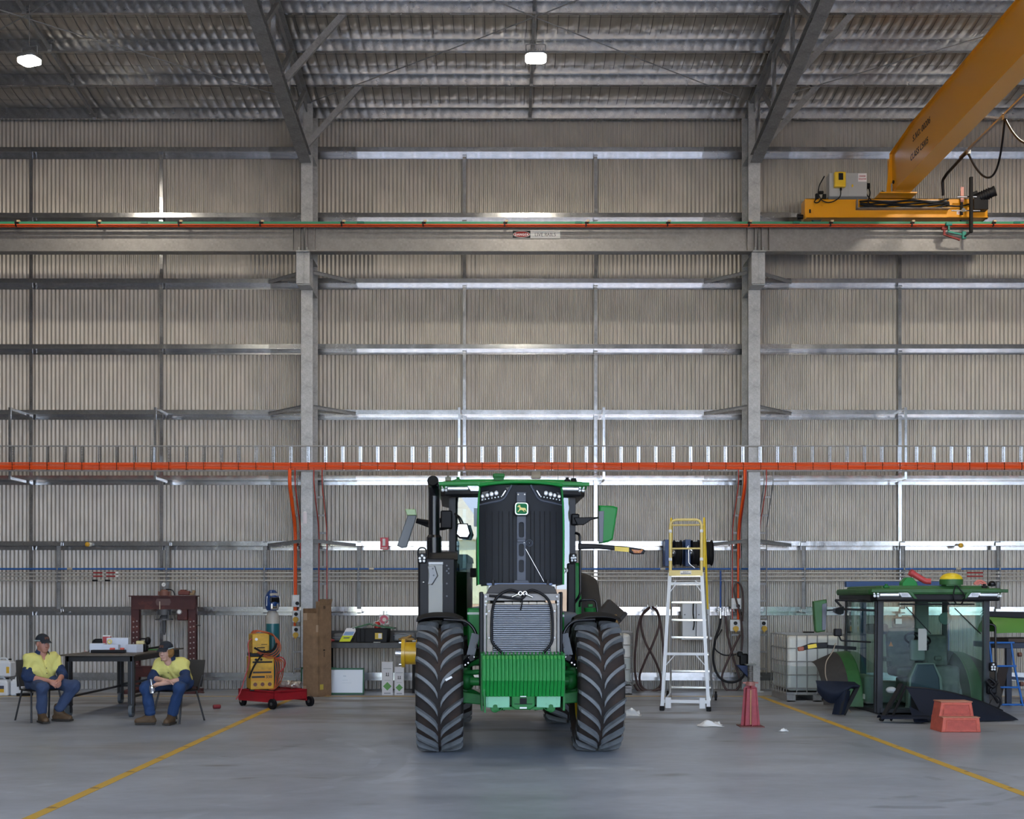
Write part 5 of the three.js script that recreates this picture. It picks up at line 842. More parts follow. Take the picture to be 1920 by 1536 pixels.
// =====================================================================================
// right-hand side: dismounted cab, tanks, ladder, hoses
// =====================================================================================
{
  const c = thing('tractor_cab', 'dusty dismounted green tractor cab standing on the floor', 'tractor cab', [6.12, 0.03, 4.32]);
  const dust = mat([0.035, 0.150, 0.042], 0.5, 0, { map: scaled(grime, 1.2) });
  const b = new THREE.Group(); b.name = 'cab_body'; b.scale.set(1.055, 1.03, 1); c.add(b);
  const grey = mat([0.20, 0.205, 0.19], 0.8), greySeat = mat([0.17, 0.175, 0.165], 0.85, 0, { map: scaled(grime, 3) });
  cabShell(b, { green: dust, inside: grey, seat: greySeat });
  mesh('roof_dust', prismY([[-0.70, 0.0], [0.70, 0.0], [0.72, -1.4], [-0.72, -1.4]], 1.757, 1.764), mat([0.28, 0.25, 0.18], 0.9), b);
  steering(b, 0.0, 1.0, -0.62, MT.black);
  // things seen through the glass
  mesh('centre_console', prism([[-0.24, 0.0], [0.19, 0.0], [0.17, 0.42], [0.09, 0.62], [-0.14, 0.62], [-0.22, 0.42]], 0.16, 0.02).translate(-0.02, 0.05, -0.22), mat([0.012, 0.020, 0.045], 0.45), b);
  mesh('console_trim', prism([[-0.27, 0.05], [-0.24, 0.48], [-0.15, 0.68], [0.10, 0.68], [0.20, 0.48], [0.24, 0.05], [0.19, 0.05], [0.16, 0.45], [0.08, 0.63], [-0.13, 0.63], [-0.20, 0.45], [-0.22, 0.05]], 0.1, 0.01).translate(-0.02, 0, -0.20), grey, b);
  mesh('passenger_seat', [rb(0.34, 0.48, 0.12, 0.07, 0.32, 0.82, -0.85, -0.1), rb(0.36, 0.60, 0.4, 0.05, 0.40, 0.32, -0.75)], greySeat, b);
  mesh('head_rest', rb(0.32, 0.15, 0.10, 0.04, -0.46, 1.14, -1.0, -0.1), mat([0.03, 0.045, 0.04], 0.8), b);
  mesh('side_post', rb(0.20, 0.85, 0.18, 0.03, 0.28, 1.12, -1.35), grey, b);
  mesh('dashboard', rb(0.20, 0.30, 0.10, 0.03, -0.06, 0.85, -0.45), grey, b);
  mesh('warning_triangle', prism([[-0.03, -0.03], [0.03, -0.03], [0, 0.04]], 0.01).translate(-0.47, 0.94, -0.3), mat([0.55, 0.16, 0.04], 0.5), b);
  mesh('taped_sheet', bx(0.115, 0.30, 0.002, -0.19, 1.02, 0.175), mat([0.34, 0.36, 0.34], 0.8), b);
  mesh('inside_mirror', [prism(ring(0.14, 1.31, 0.085, 24), 0.02, 0.004).translate(0, 0, 0.10)], mat([0.03, 0.07, 0.05], 0.4), b);
  mesh('wiper', [rod([-0.41, 1.47, 0.175], [-0.08, 1.10, 0.185], 0.007, 6), rod([0.24, 1.45, 0.18], [0.61, 1.10, 0.12], 0.007, 6), rod([-0.5, 1.505, 0.19], [0.5, 1.505, 0.19], 0.012, 6)], MT.black, b);
  mesh('sticker', [bx(0.085, 0.07, 0.002, -0.50, 1.27, 0.145)], mat([0.40, 0.48, 0.42], 0.6), b);
  mesh('swoosh', [0, 1, 2].map((k) => bx(0.10 - 0.015 * k, 0.012, 0.002, 0.655, 1.42 - 0.035 * k, 0.055, 0, 0.6, 0.7)), mat([0.5, 0.62, 0.64], 0.5), b);
  // roof things fixed to it
  const rcv = mesh('receiver_base', [cyl(0.15, 0.155, 0.075, 0.20, 1.81, 0.16, 'y', 28), rb(0.20, 0.03, 0.20, 0.01, 0.20, 1.765, 0.16)], dust, b);
  mesh('receiver_dome', [sph(0.148, 0.20, 1.845, 0.16, 1, 0.62, 1, 28)], mat([0.80, 0.58, 0.02], 0.4), rcv);
  mesh('receiver_lead', [tube([[0.20, 1.76, 0.31], [0.17, 1.60, 0.33], [0.24, 1.50, 0.25]], 0.008, 6), tube([[0.22, 1.76, 0.31], [0.32, 1.62, 0.33], [0.30, 1.50, 0.25]], 0.008, 6)], MT.black, rcv);
  mesh('mount_bracket', [prism([[-0.10, 0], [0.11, 0], [0.09, 0.06], [0.03, 0.12], [-0.04, 0.12], [-0.10, 0.05]], 0.16, 0.01).translate(-0.31, 1.755, -0.05)], MT.green, b);
  mesh('beacon', [cyl(0.05, 0.055, 0.03, 0.80, 1.77, 0.02, 'y', 14), sph(0.045, 0.80, 1.79, 0.02, 1, 0.9, 1, 14)], MT.blackGloss, b);
  mesh('antenna', cyl(0.005, 0.003, 0.5, 0.77, 2.03, -0.05, 'y', 6), MT.black, b);
  // right-hand mirror and arms of the cab (left in view)
  const ml = mesh('mirror_shell', prism([[-1.22, 1.53], [-1.03, 1.56], [-1.02, 1.42], [-1.05, 1.10], [-1.16, 1.08], [-1.19, 1.10]], 0.12, 0.02).translate(-0.44, 0.06, -0.20), dust, c);
  mesh('mirror_face', prism([[-1.10, 1.49], [-1.03, 1.51], [-1.05, 1.12], [-1.10, 1.11]], 0.02, 0.004).translate(-0.44, 0.06, -0.135), mat([0.09, 0.10, 0.13], 0.4), ml);
  mesh('mirror_arm', [bent([[-0.78, 1.60, -0.25], [-1.32, 1.61, -0.25], [-1.20, 1.48, -0.22], [-0.79, 1.46, -0.1]], 0.016, 0.02), rod([-1.50, 1.46, -0.20], [-1.15, 1.475, -0.2], 0.012)], MT.black, c);
  mesh('beam_panel', [prism([[-0.80, 1.47], [-0.32, 1.50], [-0.32, 1.40], [-0.50, 1.38], [-0.80, 1.42]], 0.03).translate(-0.47, -0.0, -0.35).rotateY(1.05).translate(-0.55, 0.02, -0.62)], pillarM, c);
  const sa = mesh('signal_arm', [prism([[-0.96, 1.02], [-1.2, 1.01], [-1.35, 0.955], [-1.33, 0.90], [-1.2, 0.925], [-0.96, 0.94]], 0.05, 0.01).translate(-0.42, -0.03, -0.45), bar([-1.38, 0.93, -0.45], [-0.95, 0.90, -0.5], 0.05, 0.05)], MT.black, c);
  mesh('reflector', bx(0.13, 0.055, 0.006, -1.61, 0.935, -0.415, 0, 0, 0.16), mat([0.78, 0.56, 0.02], 0.4), sa); mesh('signal_lens', rb(0.09, 0.06, 0.05, 0.012, -1.77, 0.895, -0.44, 0, 0, 0.1), mat([0.28, 0.06, 0.02], 0.4), sa);
  mesh('corner_lamp', [rb(0.11, 0.11, 0.09, 0.02, -1.27, 1.14, -0.3), bent([[-1.25, 1.09, -0.3], [-1.22, 1.02, -0.3], [-0.80, 1.0, -0.25]], 0.012, 0.02)], MT.black, c);
  mesh('hanging_lead', [tube([[-1.30, 0.98, -0.3], [-1.36, 0.86, -0.25], [-1.46, 0.72, -0.2], [-1.48, 0.55, -0.18], [-1.45, 0.42, -0.18]], 0.008, 6, 30), tube([[-1.25, 0.35, -0.2], [-1.24, 0.15, -0.15], [-1.15, 0.0, -0.05]], 0.007, 6, 20)], mat([0.30, 0.24, 0.18], 0.7), c);
  // mudguards: green arch with black outer extension
  for (const s of [-1, 1]) {
    const band = (x0, x1, R0, R1, a0, a1) => surf((u, v) => { const a = a0 + (a1 - a0) * v, R = R0 + (R1 - R0) * u; return [s * (x0 + (x1 - x0) * u), 0.03 + R * Math.sin(a) * 0.88, -1.52 + R * Math.cos(a)]; }, 6, 24);
    mesh('mudguard', [band(0.80, 0.99, 0.90, 0.88, 0.0, 1.75), band(0.78, 0.80, 0.62, 0.90, 0.0, 1.75)], dust, c);
    mesh('mudguard_extension', [band(0.99, 1.34, 0.88, 0.70, 0.02, 1.6)], mat([0.045, 0.042, 0.042], 0.7, 0, { map: scaled(grime, 2) }), c);
  }
  const mirrorBar = mesh('signal_arm', [prism([[0.80, 1.50], [1.30, 1.49], [1.95, 1.44], [1.95, 1.38], [1.2, 1.40], [0.80, 1.42]], 0.05, 0.01).translate(0, -0.05, 0)], MT.black, c);
  mesh('hand_rail', bent([[0.80, 1.27, 0.03], [0.88, 1.25, 0.05], [0.89, 0.45, 0.05], [0.87, 0.25, 0.04]], 0.016, 0.06), MT.blackGloss, c);
  mesh('corner_lamp', [rb(0.09, 0.13, 0.06, 0.02, 0.83, 0.66, 0.08)], MT.black, c); mesh('lamp_lens', [[0, 0.035], [-0.02, 0], [0.02, 0], [-0.018, -0.035], [0.018, -0.035]].map(([x, y]) => sph(0.016, 0.83 + x, 0.66 + y, 0.112, 1, 1, 0.5, 8)), lensM, c);
  mesh('wiring', [tube([[0.78, 0.50, 0.1], [0.85, 0.42, 0.13], [0.78, 0.33, 0.12], [0.84, 0.24, 0.12], [0.90, 0.15, 0.1]], 0.022, 7, 30), tube([[0.74, 0.46, 0.1], [0.80, 0.38, 0.15], [0.88, 0.44, 0.12]], 0.025, 7), rb(0.14, 0.18, 0.12, 0.03, 0.82, 0.36, 0.05), tube([[0.8, 0.3, 0.1], [0.92, 0.2, 0.12], [0.9, 0.08, 0.1], [0.8, 0.1, 0.08]], 0.012, 6, 24)], MT.black, c);
  mesh('mud_flap', prism([[0.80, 0.0], [0.97, 0.02], [1.0, 0.10], [0.97, 0.20], [0.86, 0.16]], 0.03, 0.008).translate(0, 0.02, -0.05), mat([0.05, 0.045, 0.045], 0.7), c);
  mesh('skid', [ext(-0.75, 0.75, -0.03, 0.02, -1.6, 0.0)], MT.blackMatt, c);
  mesh('notice', [bx(0.10, 0.075, 0.002, -0.815, 0.19, -0.55, 0, -Math.PI / 2, 0)], mat([0.45, 0.55, 0.52], 0.5), c);
}
{ // loose things around the cab
  const r = thing('roof_pipe', 'bent red plastic pipe lying on the cab roof beside the yellow dome', 'pipe', [5.98, 1.86, 4.35]);
  mesh('elbow', bent([[-0.17, 0.17, 0], [-0.06, 0.10, 0.02], [0.02, 0.045, 0.04], [0.09, 0.045, 0.06]], 0.042, 0.08, 12), mat([0.48, 0.05, 0.055], 0.45), r); mesh('collar', rod([-0.19, 0.18, 0], [-0.14, 0.15, 0], 0.05, 14), mat([0.48, 0.05, 0.055], 0.45), r);
  const rag = thing('pink_rag', 'crumpled pink rag on the right end of the cab roof', 'rag', [6.78, 1.865, 4.35]);
  mesh('cloth', surf((u, v) => { const a = u * 6.283, q = v; return [0.08 * q * Math.cos(a) * (1 + 0.3 * Math.sin(3 * a)), 0.065 * (1 - q * q) + 0.012 * Math.sin(5 * a) * q, 0.07 * q * Math.sin(a) * (1 + 0.3 * Math.cos(2 * a))]; }, 28, 8), mat([0.66, 0.22, 0.18], 0.85), rag); mesh('fold', tube([[-0.06, 0.02, 0.05], [0, 0.05, 0.05], [0.06, 0.015, 0.04]], 0.012, 6), mat([0.66, 0.22, 0.18], 0.85), rag);
  // blue lifting frame behind the cab
  const f = thing('lifting_frame', 'blue steel lifting beam on legs behind the dismounted cab', 'frame', [6.45, 0, 1.9]);
  const bl = mat([0.015, 0.065, 0.20], 0.4); mesh('beam', rb(1.78, 0.09, 0.12, 0.01, 0, 1.90, 0), bl, f); for (const x of [-0.6, 0.75]) { mesh('leg', ext(x - 0.04, x + 0.04, 0.05, 1.86, -0.04, 0.04), bl, f); mesh('foot', ext(x - 0.06, x + 0.06, 0, 0.05, -0.4, 0.4), bl, f); }
  // black plastic panels taken off, lying in front
  const pm = phys([0.012, 0.016, 0.028], 0.6, 0, { specularIntensity: 0.2 });
  const p1 = thing('bonnet_panel', 'black plastic cowl lying on the floor in front of the cab windscreen', 'body panel', [6.08, 0, 5.2]);
  mesh('shell', surf((u, v) => { const x = -0.55 + 1.35 * u, top = 0.44 - 0.03 * u - 0.30 * Math.pow(u, 2.0), y = 0.015 + (top - 0.015) * Math.pow(v, 0.8); return [x + 0.08 * (1 - v), y, 0.22 * (1 - v) * (1 - 0.6 * u) - 0.25 * v + 0.05 * Math.sin(u * 4)]; }, 24, 10), pm, p1);
  mesh('edge_rail', tube(Array.from({ length: 12 }, (_, k) => { const u = k / 11; return [-0.55 + 1.35 * u, 0.44 - 0.03 * u - 0.30 * Math.pow(u, 2.0), -0.25 + 0.05 * Math.sin(u * 4)]; }), 0.014, 7, 40), MT.black, p1);
  mesh('inner_shell', surf((u, v) => [-0.45 + 1.0 * u, 0.10 + 0.25 * v * (1 - 0.5 * u), -0.32 + 0.08 * Math.sin(u * 5)], 10, 4), MT.blackMatt, p1);
  const p2 = thing('wheel_arch_liner', 'black plastic liner with a flat nose lying below the cab door', 'body panel', [5.12, 0, 5.42]);
  mesh('tongue', surf((u, v) => { const a = (v - 0.5) * 3.0; return [-0.10 + 0.62 * u, 0.05 + 0.05 * Math.cos(a) * (1 - 0.3 * u) + 0.02 * u, 0.14 * Math.sin(a) * (0.7 + 0.4 * u) + 0.25 * u * 0.4]; }, 14, 12), pm, p2);
  mesh('strut', [bar([-0.08, 0.03, 0.02], [0.27, 0.50, -0.22], 0.06, 0.03), bar([0.05, 0.03, 0.02], [0.33, 0.47, -0.22], 0.02, 0.03)], MT.blackMatt, p2); mesh('float', sph(0.055, 0.13, 0.42, -0.22, 1.3, 0.8, 0.8, 14), mat([0.30, 0.33, 0.33], 0.5), p2);
  mesh('flap', surf((u, v) => [0.30 + 0.20 * u, 0.02 + (0.20 - 0.10 * u) * v, 0.20 - 0.2 * v], 6, 4), pm, p2);
  const p3 = thing('inner_guard', 'black plastic guard with a beak shape leaning at the cab mudguard', 'body panel', [4.62, 0, 4.45]);
  mesh('beak', surf((u, v) => { const x = -0.20 + 0.55 * u; return [x + 0.02 * v, 0.50 - 0.02 * u - v * (0.10 + 0.22 * Math.sin(Math.PI * Math.min(1, u * 1.1 + 0.08))) , 0.18 * Math.sin(Math.PI * v) * Math.sqrt(u + 0.03)]; }, 14, 10), pm, p3);
  mesh('stem', surf((u, v) => [0.03 + 0.20 * u + 0.02 * Math.sin(v * 2) + 0.03 * v, 0.02 + 0.34 * v, 0.10 * Math.sin(Math.PI * u) + 0.05 * v], 8, 6), pm, p3); mesh('rib', [bar([0.18, 0.02, 0.04], [0.40, 0.44, 0.02], 0.05, 0.05), bar([0.12, 0.03, 0.10], [0.20, 0.40, 0.14], 0.015, 0.03)], MT.blackMatt, p3);
  // red step
  const sm = mat([0.62, 0.125, 0.085], 0.6, 0, { map: scaled(grime, 4) });
  const s = thing('step_stool', 'faded red two-step plastic stool in front of the cab', 'step stool', [5.66, 0, 6.45]);
  const fr = (w0, w1, y0, y1, z, d) => prism([[-w0, y0], [w0, y0], [w1, y1], [-w1, y1]], d, 0.012).translate(0, 0, z);
  mesh('lower_step', [fr(0.245, 0.225, 0.0, 0.18, -0.02, 0.42)], sm, s); mesh('upper_step', [fr(0.222, 0.19, 0.17, 0.36, -0.10, 0.26)], sm, s);
  mesh('tread', [rb(0.40, 0.016, 0.27, 0.006, 0, 0.363, -0.10), rb(0.47, 0.012, 0.14, 0.004, 0, 0.183, 0.12)], mat([0.40, 0.17, 0.11], 0.85), s);
  mesh('recess', [prism([[-0.165, 0.20], [0.165, 0.20], [0.15, 0.325], [-0.15, 0.325]], 0.006).translate(0, 0, 0.031), prism([[-0.185, 0.03], [0.185, 0.03], [0.175, 0.15], [-0.175, 0.15]], 0.006).translate(0, 0, 0.191)], mat([0.50, 0.085, 0.06], 0.6, 0, { map: scaled(grime, 5) }), s);
  mesh('rim', [bent([[-0.175, 0.20, 0.033], [-0.155, 0.33, 0.033], [0.155, 0.33, 0.033], [0.175, 0.20, 0.033]], 0.006, 0.02, 6), bent([[-0.19, 0.02, 0.193], [-0.18, 0.155, 0.193], [0.18, 0.155, 0.193], [0.19, 0.02, 0.193]], 0.006, 0.02, 6)], sm, s);
}
// white tanks in wire cages
function ibc(pos, label, level) {
  const t = thing('cage_tank', label, 'tank', pos), w = 0.5, d = 0.56, y0 = 0.15, y1 = 1.08;
  const pl = phys([0.72, 0.72, 0.68], 0.45, 0, { transmission: 0.12, thickness: 0 }), cage = MT.galv;
  mesh('pallet', [...[-1, 0, 1].map((k) => ext(k * 0.42 - 0.07, k * 0.42 + 0.07, 0, 0.12, -d, d)), ext(-w, w, 0.11, 0.15, -d, d), ext(-w, w, 0, 0.02, d - 0.1, d), ext(-w, w, 0, 0.02, -d, -d + 0.1)], MT.galv, t);
  mesh('bottle', [rb(2 * w - 0.05, y1 - y0 - 0.04, 2 * d - 0.05, 0.07, 0, (y0 + y1) / 2, 0, 0, 0, 0, 4)], pl, t);
  mesh('liquid_level', rb(2 * w - 0.046, level, 2 * d - 0.046, 0.06, 0, y0 + level / 2 + 0.02, 0, 0, 0, 0, 3), mat([0.42, 0.46, 0.44], 0.5), t);
  const bars = [];
  for (let k = 0; k <= 6; k++) { const x = -w + 2 * w * k / 6, z = -d + 2 * d * k / 6; for (const s of [-1, 1]) { bars.push(rod([x, 0.12, s * d], [x, y1, s * d], 0.009, 6)); bars.push(rod([s * w, 0.12, z], [s * w, y1, z], 0.009, 6)); } }
  for (let k = 0; k < bars.length; k++) mesh('cage_upright', bars[k], cage, t);
  for (let k = 0; k < 5; k++) { const y = 0.22 + 0.215 * k; mesh('cage_hoop', bent([[-w, y, -d], [w, y, -d], [w, y, d], [-w, y, d], [-w, y, -d]], 0.009, 0.03, 6), cage, t); }
  mesh('top_bar', [bar([-w, y1 + 0.01, -0.2], [w, y1 + 0.01, -0.2], 0.04, 0.02), bar([-w, y1 + 0.01, 0.2], [w, y1 + 0.01, 0.2], 0.04, 0.02)], cage, t);
  mesh('filler_cap', cyl(0.09, 0.09, 0.04, 0, y1 + 0.02, 0, 'y', 20), MT.blackMatt, t);
  return t;
}
ibc([5.06, 0, 1.51], 'white caged liquid tank behind the dismounted cab', 0.45);
ibc([1.73, 0, 0.02], 'white caged tank half hidden behind the tractor wheel', 0.5);
{ // rubbish on the hidden tank
  const c = thing('plastic_crate', 'battered black plastic box tilted on top of the tank behind the tractor', 'crate', [1.80, 1.12, 0.02], 0);
  mesh('body', [rb(0.42, 0.34, 0.40, 0.03, 0.12, 0.28, -0.05, 0, 0, -0.72)], mat([0.045, 0.040, 0.036], 0.7), c); mesh('rim', rb(0.07, 0.37, 0.43, 0.02, 0.25, 0.165, -0.05, 0, 0, -0.72), mat([0.03, 0.03, 0.034], 0.6), c);
  const b = thing('paper_bag', 'crumpled yellow-brown bag on the tank behind the tractor', 'bag', [1.90, 1.12, 0.38], 0.2);
  mesh('bag', surf((u, v) => { const a = u * 6.283, r = 0.11 * (1 - 0.35 * v) * (1 + 0.18 * Math.sin(7 * a + v * 4)); return [r * Math.cos(a), 0.27 * v, 0.7 * r * Math.sin(a)]; }, 36, 8), mat([0.50, 0.33, 0.14], 0.75, 0, { map: scaled(grime, 6) }), b); mesh('crease', [tube([[-0.03, 0.02, 0.085], [-0.015, 0.15, 0.07], [-0.03, 0.26, 0.05]], 0.012, 6)], mat([0.66, 0.60, 0.50], 0.7), b);
  const p = thing('scrap_block', 'rusty brown offcut beside the black box on the tank', 'scrap', [1.66, 1.12, -0.1]); mesh('block', [rb(0.16, 0.26, 0.2, 0.02, -0.06, 0.13, 0, 0, 0, 0.2)], mat([0.22, 0.11, 0.06], 0.9, 0, { map: scaled(grime, 5) }), p); mesh('spike', rod([-0.08, 0.22, 0], [-0.12, 0.34, 0.02], 0.015, 6), mat([0.12, 0.09, 0.08], 0.8), p);
}
{ // platform ladder seen from its support side
  const L = thing('platform_ladder', 'white platform ladder with yellow guard rail and wheels', 'ladder', [2.68, 0, 3.72], -0.2);
  const wm = mat([0.74, 0.76, 0.78], 0.4), ym = mat([0.78, 0.62, 0.22], 0.4), yd = mat([0.75, 0.52, 0.02], 0.4);
  const py = 2.05, zf = 3.72, zt = 3.55;
  for (const s of [-1, 1]) {
    mesh('support_leg', bar([s * 0.34, 0.05, zf], [s * 0.235, py, zt], 0.05, 0.035, V(0, 0, 1)), wm, L);
    mesh('foot', [rb(0.07, 0.07, 0.06, 0.012, s * 0.342, 0.035, zf)], MT.blackMatt, L);
    mesh('foot_bracket', [rb(0.085, 0.16, 0.02, 0.006, s * 0.25, 0.12, zf + 0.02), bx(0.03, 0.06, 0.026, s * 0.25, 0.10, zf + 0.02)], wm, L);
    mesh('stringer', bar([s * 0.34, 0.06, 1.75], [s * 0.24, py - 0.02, 3.1], 0.03, 0.07, V(0, 1, 0)), MT.alu, L);
    mesh('base_rail', bar([s * 0.34, 0.10, 1.75], [s * 0.34, 0.08, zf], 0.03, 0.05), MT.alu, L);
    mesh('gusset', [bar([s * 0.225, 1.86, zf - 0.14], [s * 0.14, 1.93, zf - 0.15], 0.03, 0.012), bar([s * 0.30, 0.66, zf - 0.06], [s * 0.16, 0.82, zf - 0.07], 0.03, 0.012), bar([s * 0.262, 1.72, zf - 0.13], [s * 0.13, 1.90, zf - 0.14], 0.03, 0.012)], wm, L);
    mesh('wheel', [cyl(0.075, 0.075, 0.035, s * 0.39, 0.075, 1.70, 'x', 20), cyl(0.03, 0.03, 0.05, s * 0.39, 0.075, 1.70, 'x', 12)], MT.blackMatt, L);
    // rear guard posts and sloping hand rails
    mesh('hand_rail', bent([[s * 0.25, py + 0.1, 3.05], [s * 0.25, py + 0.86, 3.05], [s * 0.25, py + 0.80, 2.9], [s * 0.29, py - 0.55, 2.62]], 0.017, 0.06), yd, L);
    mesh('clamp', [rb(0.05, 0.05, 0.05, 0.01, s * 0.23, py + 0.62, zt + 0.0), rb(0.05, 0.05, 0.05, 0.01, s * 0.23, py + 0.20, zt)], MT.white, L);
    mesh('guard_post', rod([s * 0.23, py, zt], [s * 0.23, py + 0.68, zt], 0.022, 12), ym, L);
  }
  mesh('guard_hoop', bent([[-0.23, py + 0.58, zt], [-0.23, py + 0.79, zt], [0.23, py + 0.79, zt], [0.23, py + 0.58, zt]], 0.02, 0.12), ym, L);
  mesh('mid_rail', [rod([-0.22, py + 0.36, zt], [0.22, py + 0.36, zt], 0.014), rod([-0.24, py + 0.74, 3.06], [0.24, py + 0.74, 3.06], 0.014)], ym, L);
  const tb = mesh('toe_board', [rb(0.50, 0.085, 0.02, 0.004, 0, py - 0.005, zt + 0.02)], ym, L);
  const bt = canvasTex(256, 64, (x) => { x.fillStyle = '#e4dfd2'; x.fillRect(0, 0, 256, 64); x.fillStyle = '#5d6672'; x.font = 'bold 38px sans-serif'; x.textAlign = 'center'; x.fillText('BAILEY', 128, 36, 230); x.fillRect(10, 44, 236, 14); });
  mesh('maker_plate', prep(new THREE.PlaneGeometry(0.165, 0.055)).translate(0, py, zt + 0.0315), mat(0xffffff, 0.4, 0, { map: bt }), tb, true);
  mesh('platform', [ext(-0.25, 0.25, py - 0.06, py - 0.03, 3.05, zt), ], MT.alu, L);
  mesh('cross_bar', rb(0.46, 0.035, 0.03, 0.006, 0, py - 0.16, zt + 0.01), wm, L); mesh('cross_bar', rb(0.58, 0.04, 0.03, 0.006, 0, 0.84, zf - 0.07), wm, L); mesh('cross_bar', rb(0.66, 0.05, 0.03, 0.006, 0, 0.14, zf - 0.01), wm, L);
  for (let k = 0; k < 7; k++) { const u = (k + 0.6) / 7.4, y = py * (1 - u), z = 3.1 - 1.35 * u, w = 0.48 + 0.18 * u; mesh('tread', [rb(w, 0.035, 0.10, 0.006, 0, y, z)], MT.alu, L); }
  for (const m of L.children) m.position.z = -3.72;
}
{ // hose reels on the wall behind the ladder
  const z = -0.33, y = sy(1037, z), x0 = sx(1250, z);
  const mk = (x, label) => { const r = thing('hose_reel', label, 'hose reel', [x, y, z], 0, 'hose reels behind the ladder');
    for (const q of [-0.06, 0.06]) mesh('reel_disc', [cyl(0.235, 0.235, 0.012, q, 0, 0, 'x', 32)], MT.black, r);
    mesh('hose_coil', [-0.035, 0, 0.035].map((q) => tor(0.19, 0.022, q, 0, 0, 'x', 32, 8)), MT.blackMatt, r);
    mesh('hub', cyl(0.07, 0.07, 0.18, 0, 0, 0, 'x', 18), MT.alu, r);
    return r; };
  mk(sx(1270, z), 'black hose reel behind the ladder, leftmost of three'); mk(sx(1303, z), 'black hose reel behind the ladder, middle of three'); mk(sx(1330, z) - 0.02, 'black hose reel sticking out right of the ladder');
  const b = thing('reel_bracket', 'blue steel bracket carrying the hose reels on the wall', 'bracket', [0, y, -0.57]);
  const bl = mat([0.012, 0.05, 0.17], 0.45); mesh('back_plate', [ext(sx(1246, z), sx(1322, z), -0.20, 0.22, 0.0, 0.02)], bl, b);
  for (const p of [1248, 1286, 1316]) mesh('side_cheek', ext(sx(p, z) - 0.015, sx(p, z) + 0.075, -0.24, 0.24, 0.02, 0.30), bl, b);
  mesh('swing_arm', [bent([[sx(1287, z), 0.12, 0.50], [sx(1287, z), -0.20, 0.52], [sx(1298, z), -0.28, 0.52]], 0.012, 0.04), rod([sx(1284, z), 0.10, 0.5], [sx(1293, z), 0.03, 0.5], 0.03, 8)], MT.alu, b);
  const w = thing('wall_cabinet', 'pair of pale grey electrical cabinets on the wall behind the ladder', 'cabinet', [sx(1304, -0.5), sy(1163, -0.5), -0.5]);
  const cm = mat([0.56, 0.59, 0.63], 0.45); for (const s of [-1, 1]) { const dr = mesh('door', rb(0.245, 0.60, 0.16, 0.008, s * 0.128, 0, 0), cm, w); mesh('lock', [cyl(0.012, 0.012, 0.01, s * 0.128 - 0.08, 0.1, 0.083, 'z', 10), cyl(0.012, 0.012, 0.01, s * 0.128 + 0.08, 0.1, 0.083, 'z', 10)], MT.greyPlastic, dr); }
  mesh('ledge', rb(0.56, 0.05, 0.24, 0.006, 0, -0.33, 0.03), cm, w); mesh('lead', tube([[-0.05, 0.35, 0.1], [-0.06, 0.12, 0.12], [-0.04, -0.05, 0.12], [-0.06, -0.18, 0.12]], 0.012, 7), MT.black, w);
}
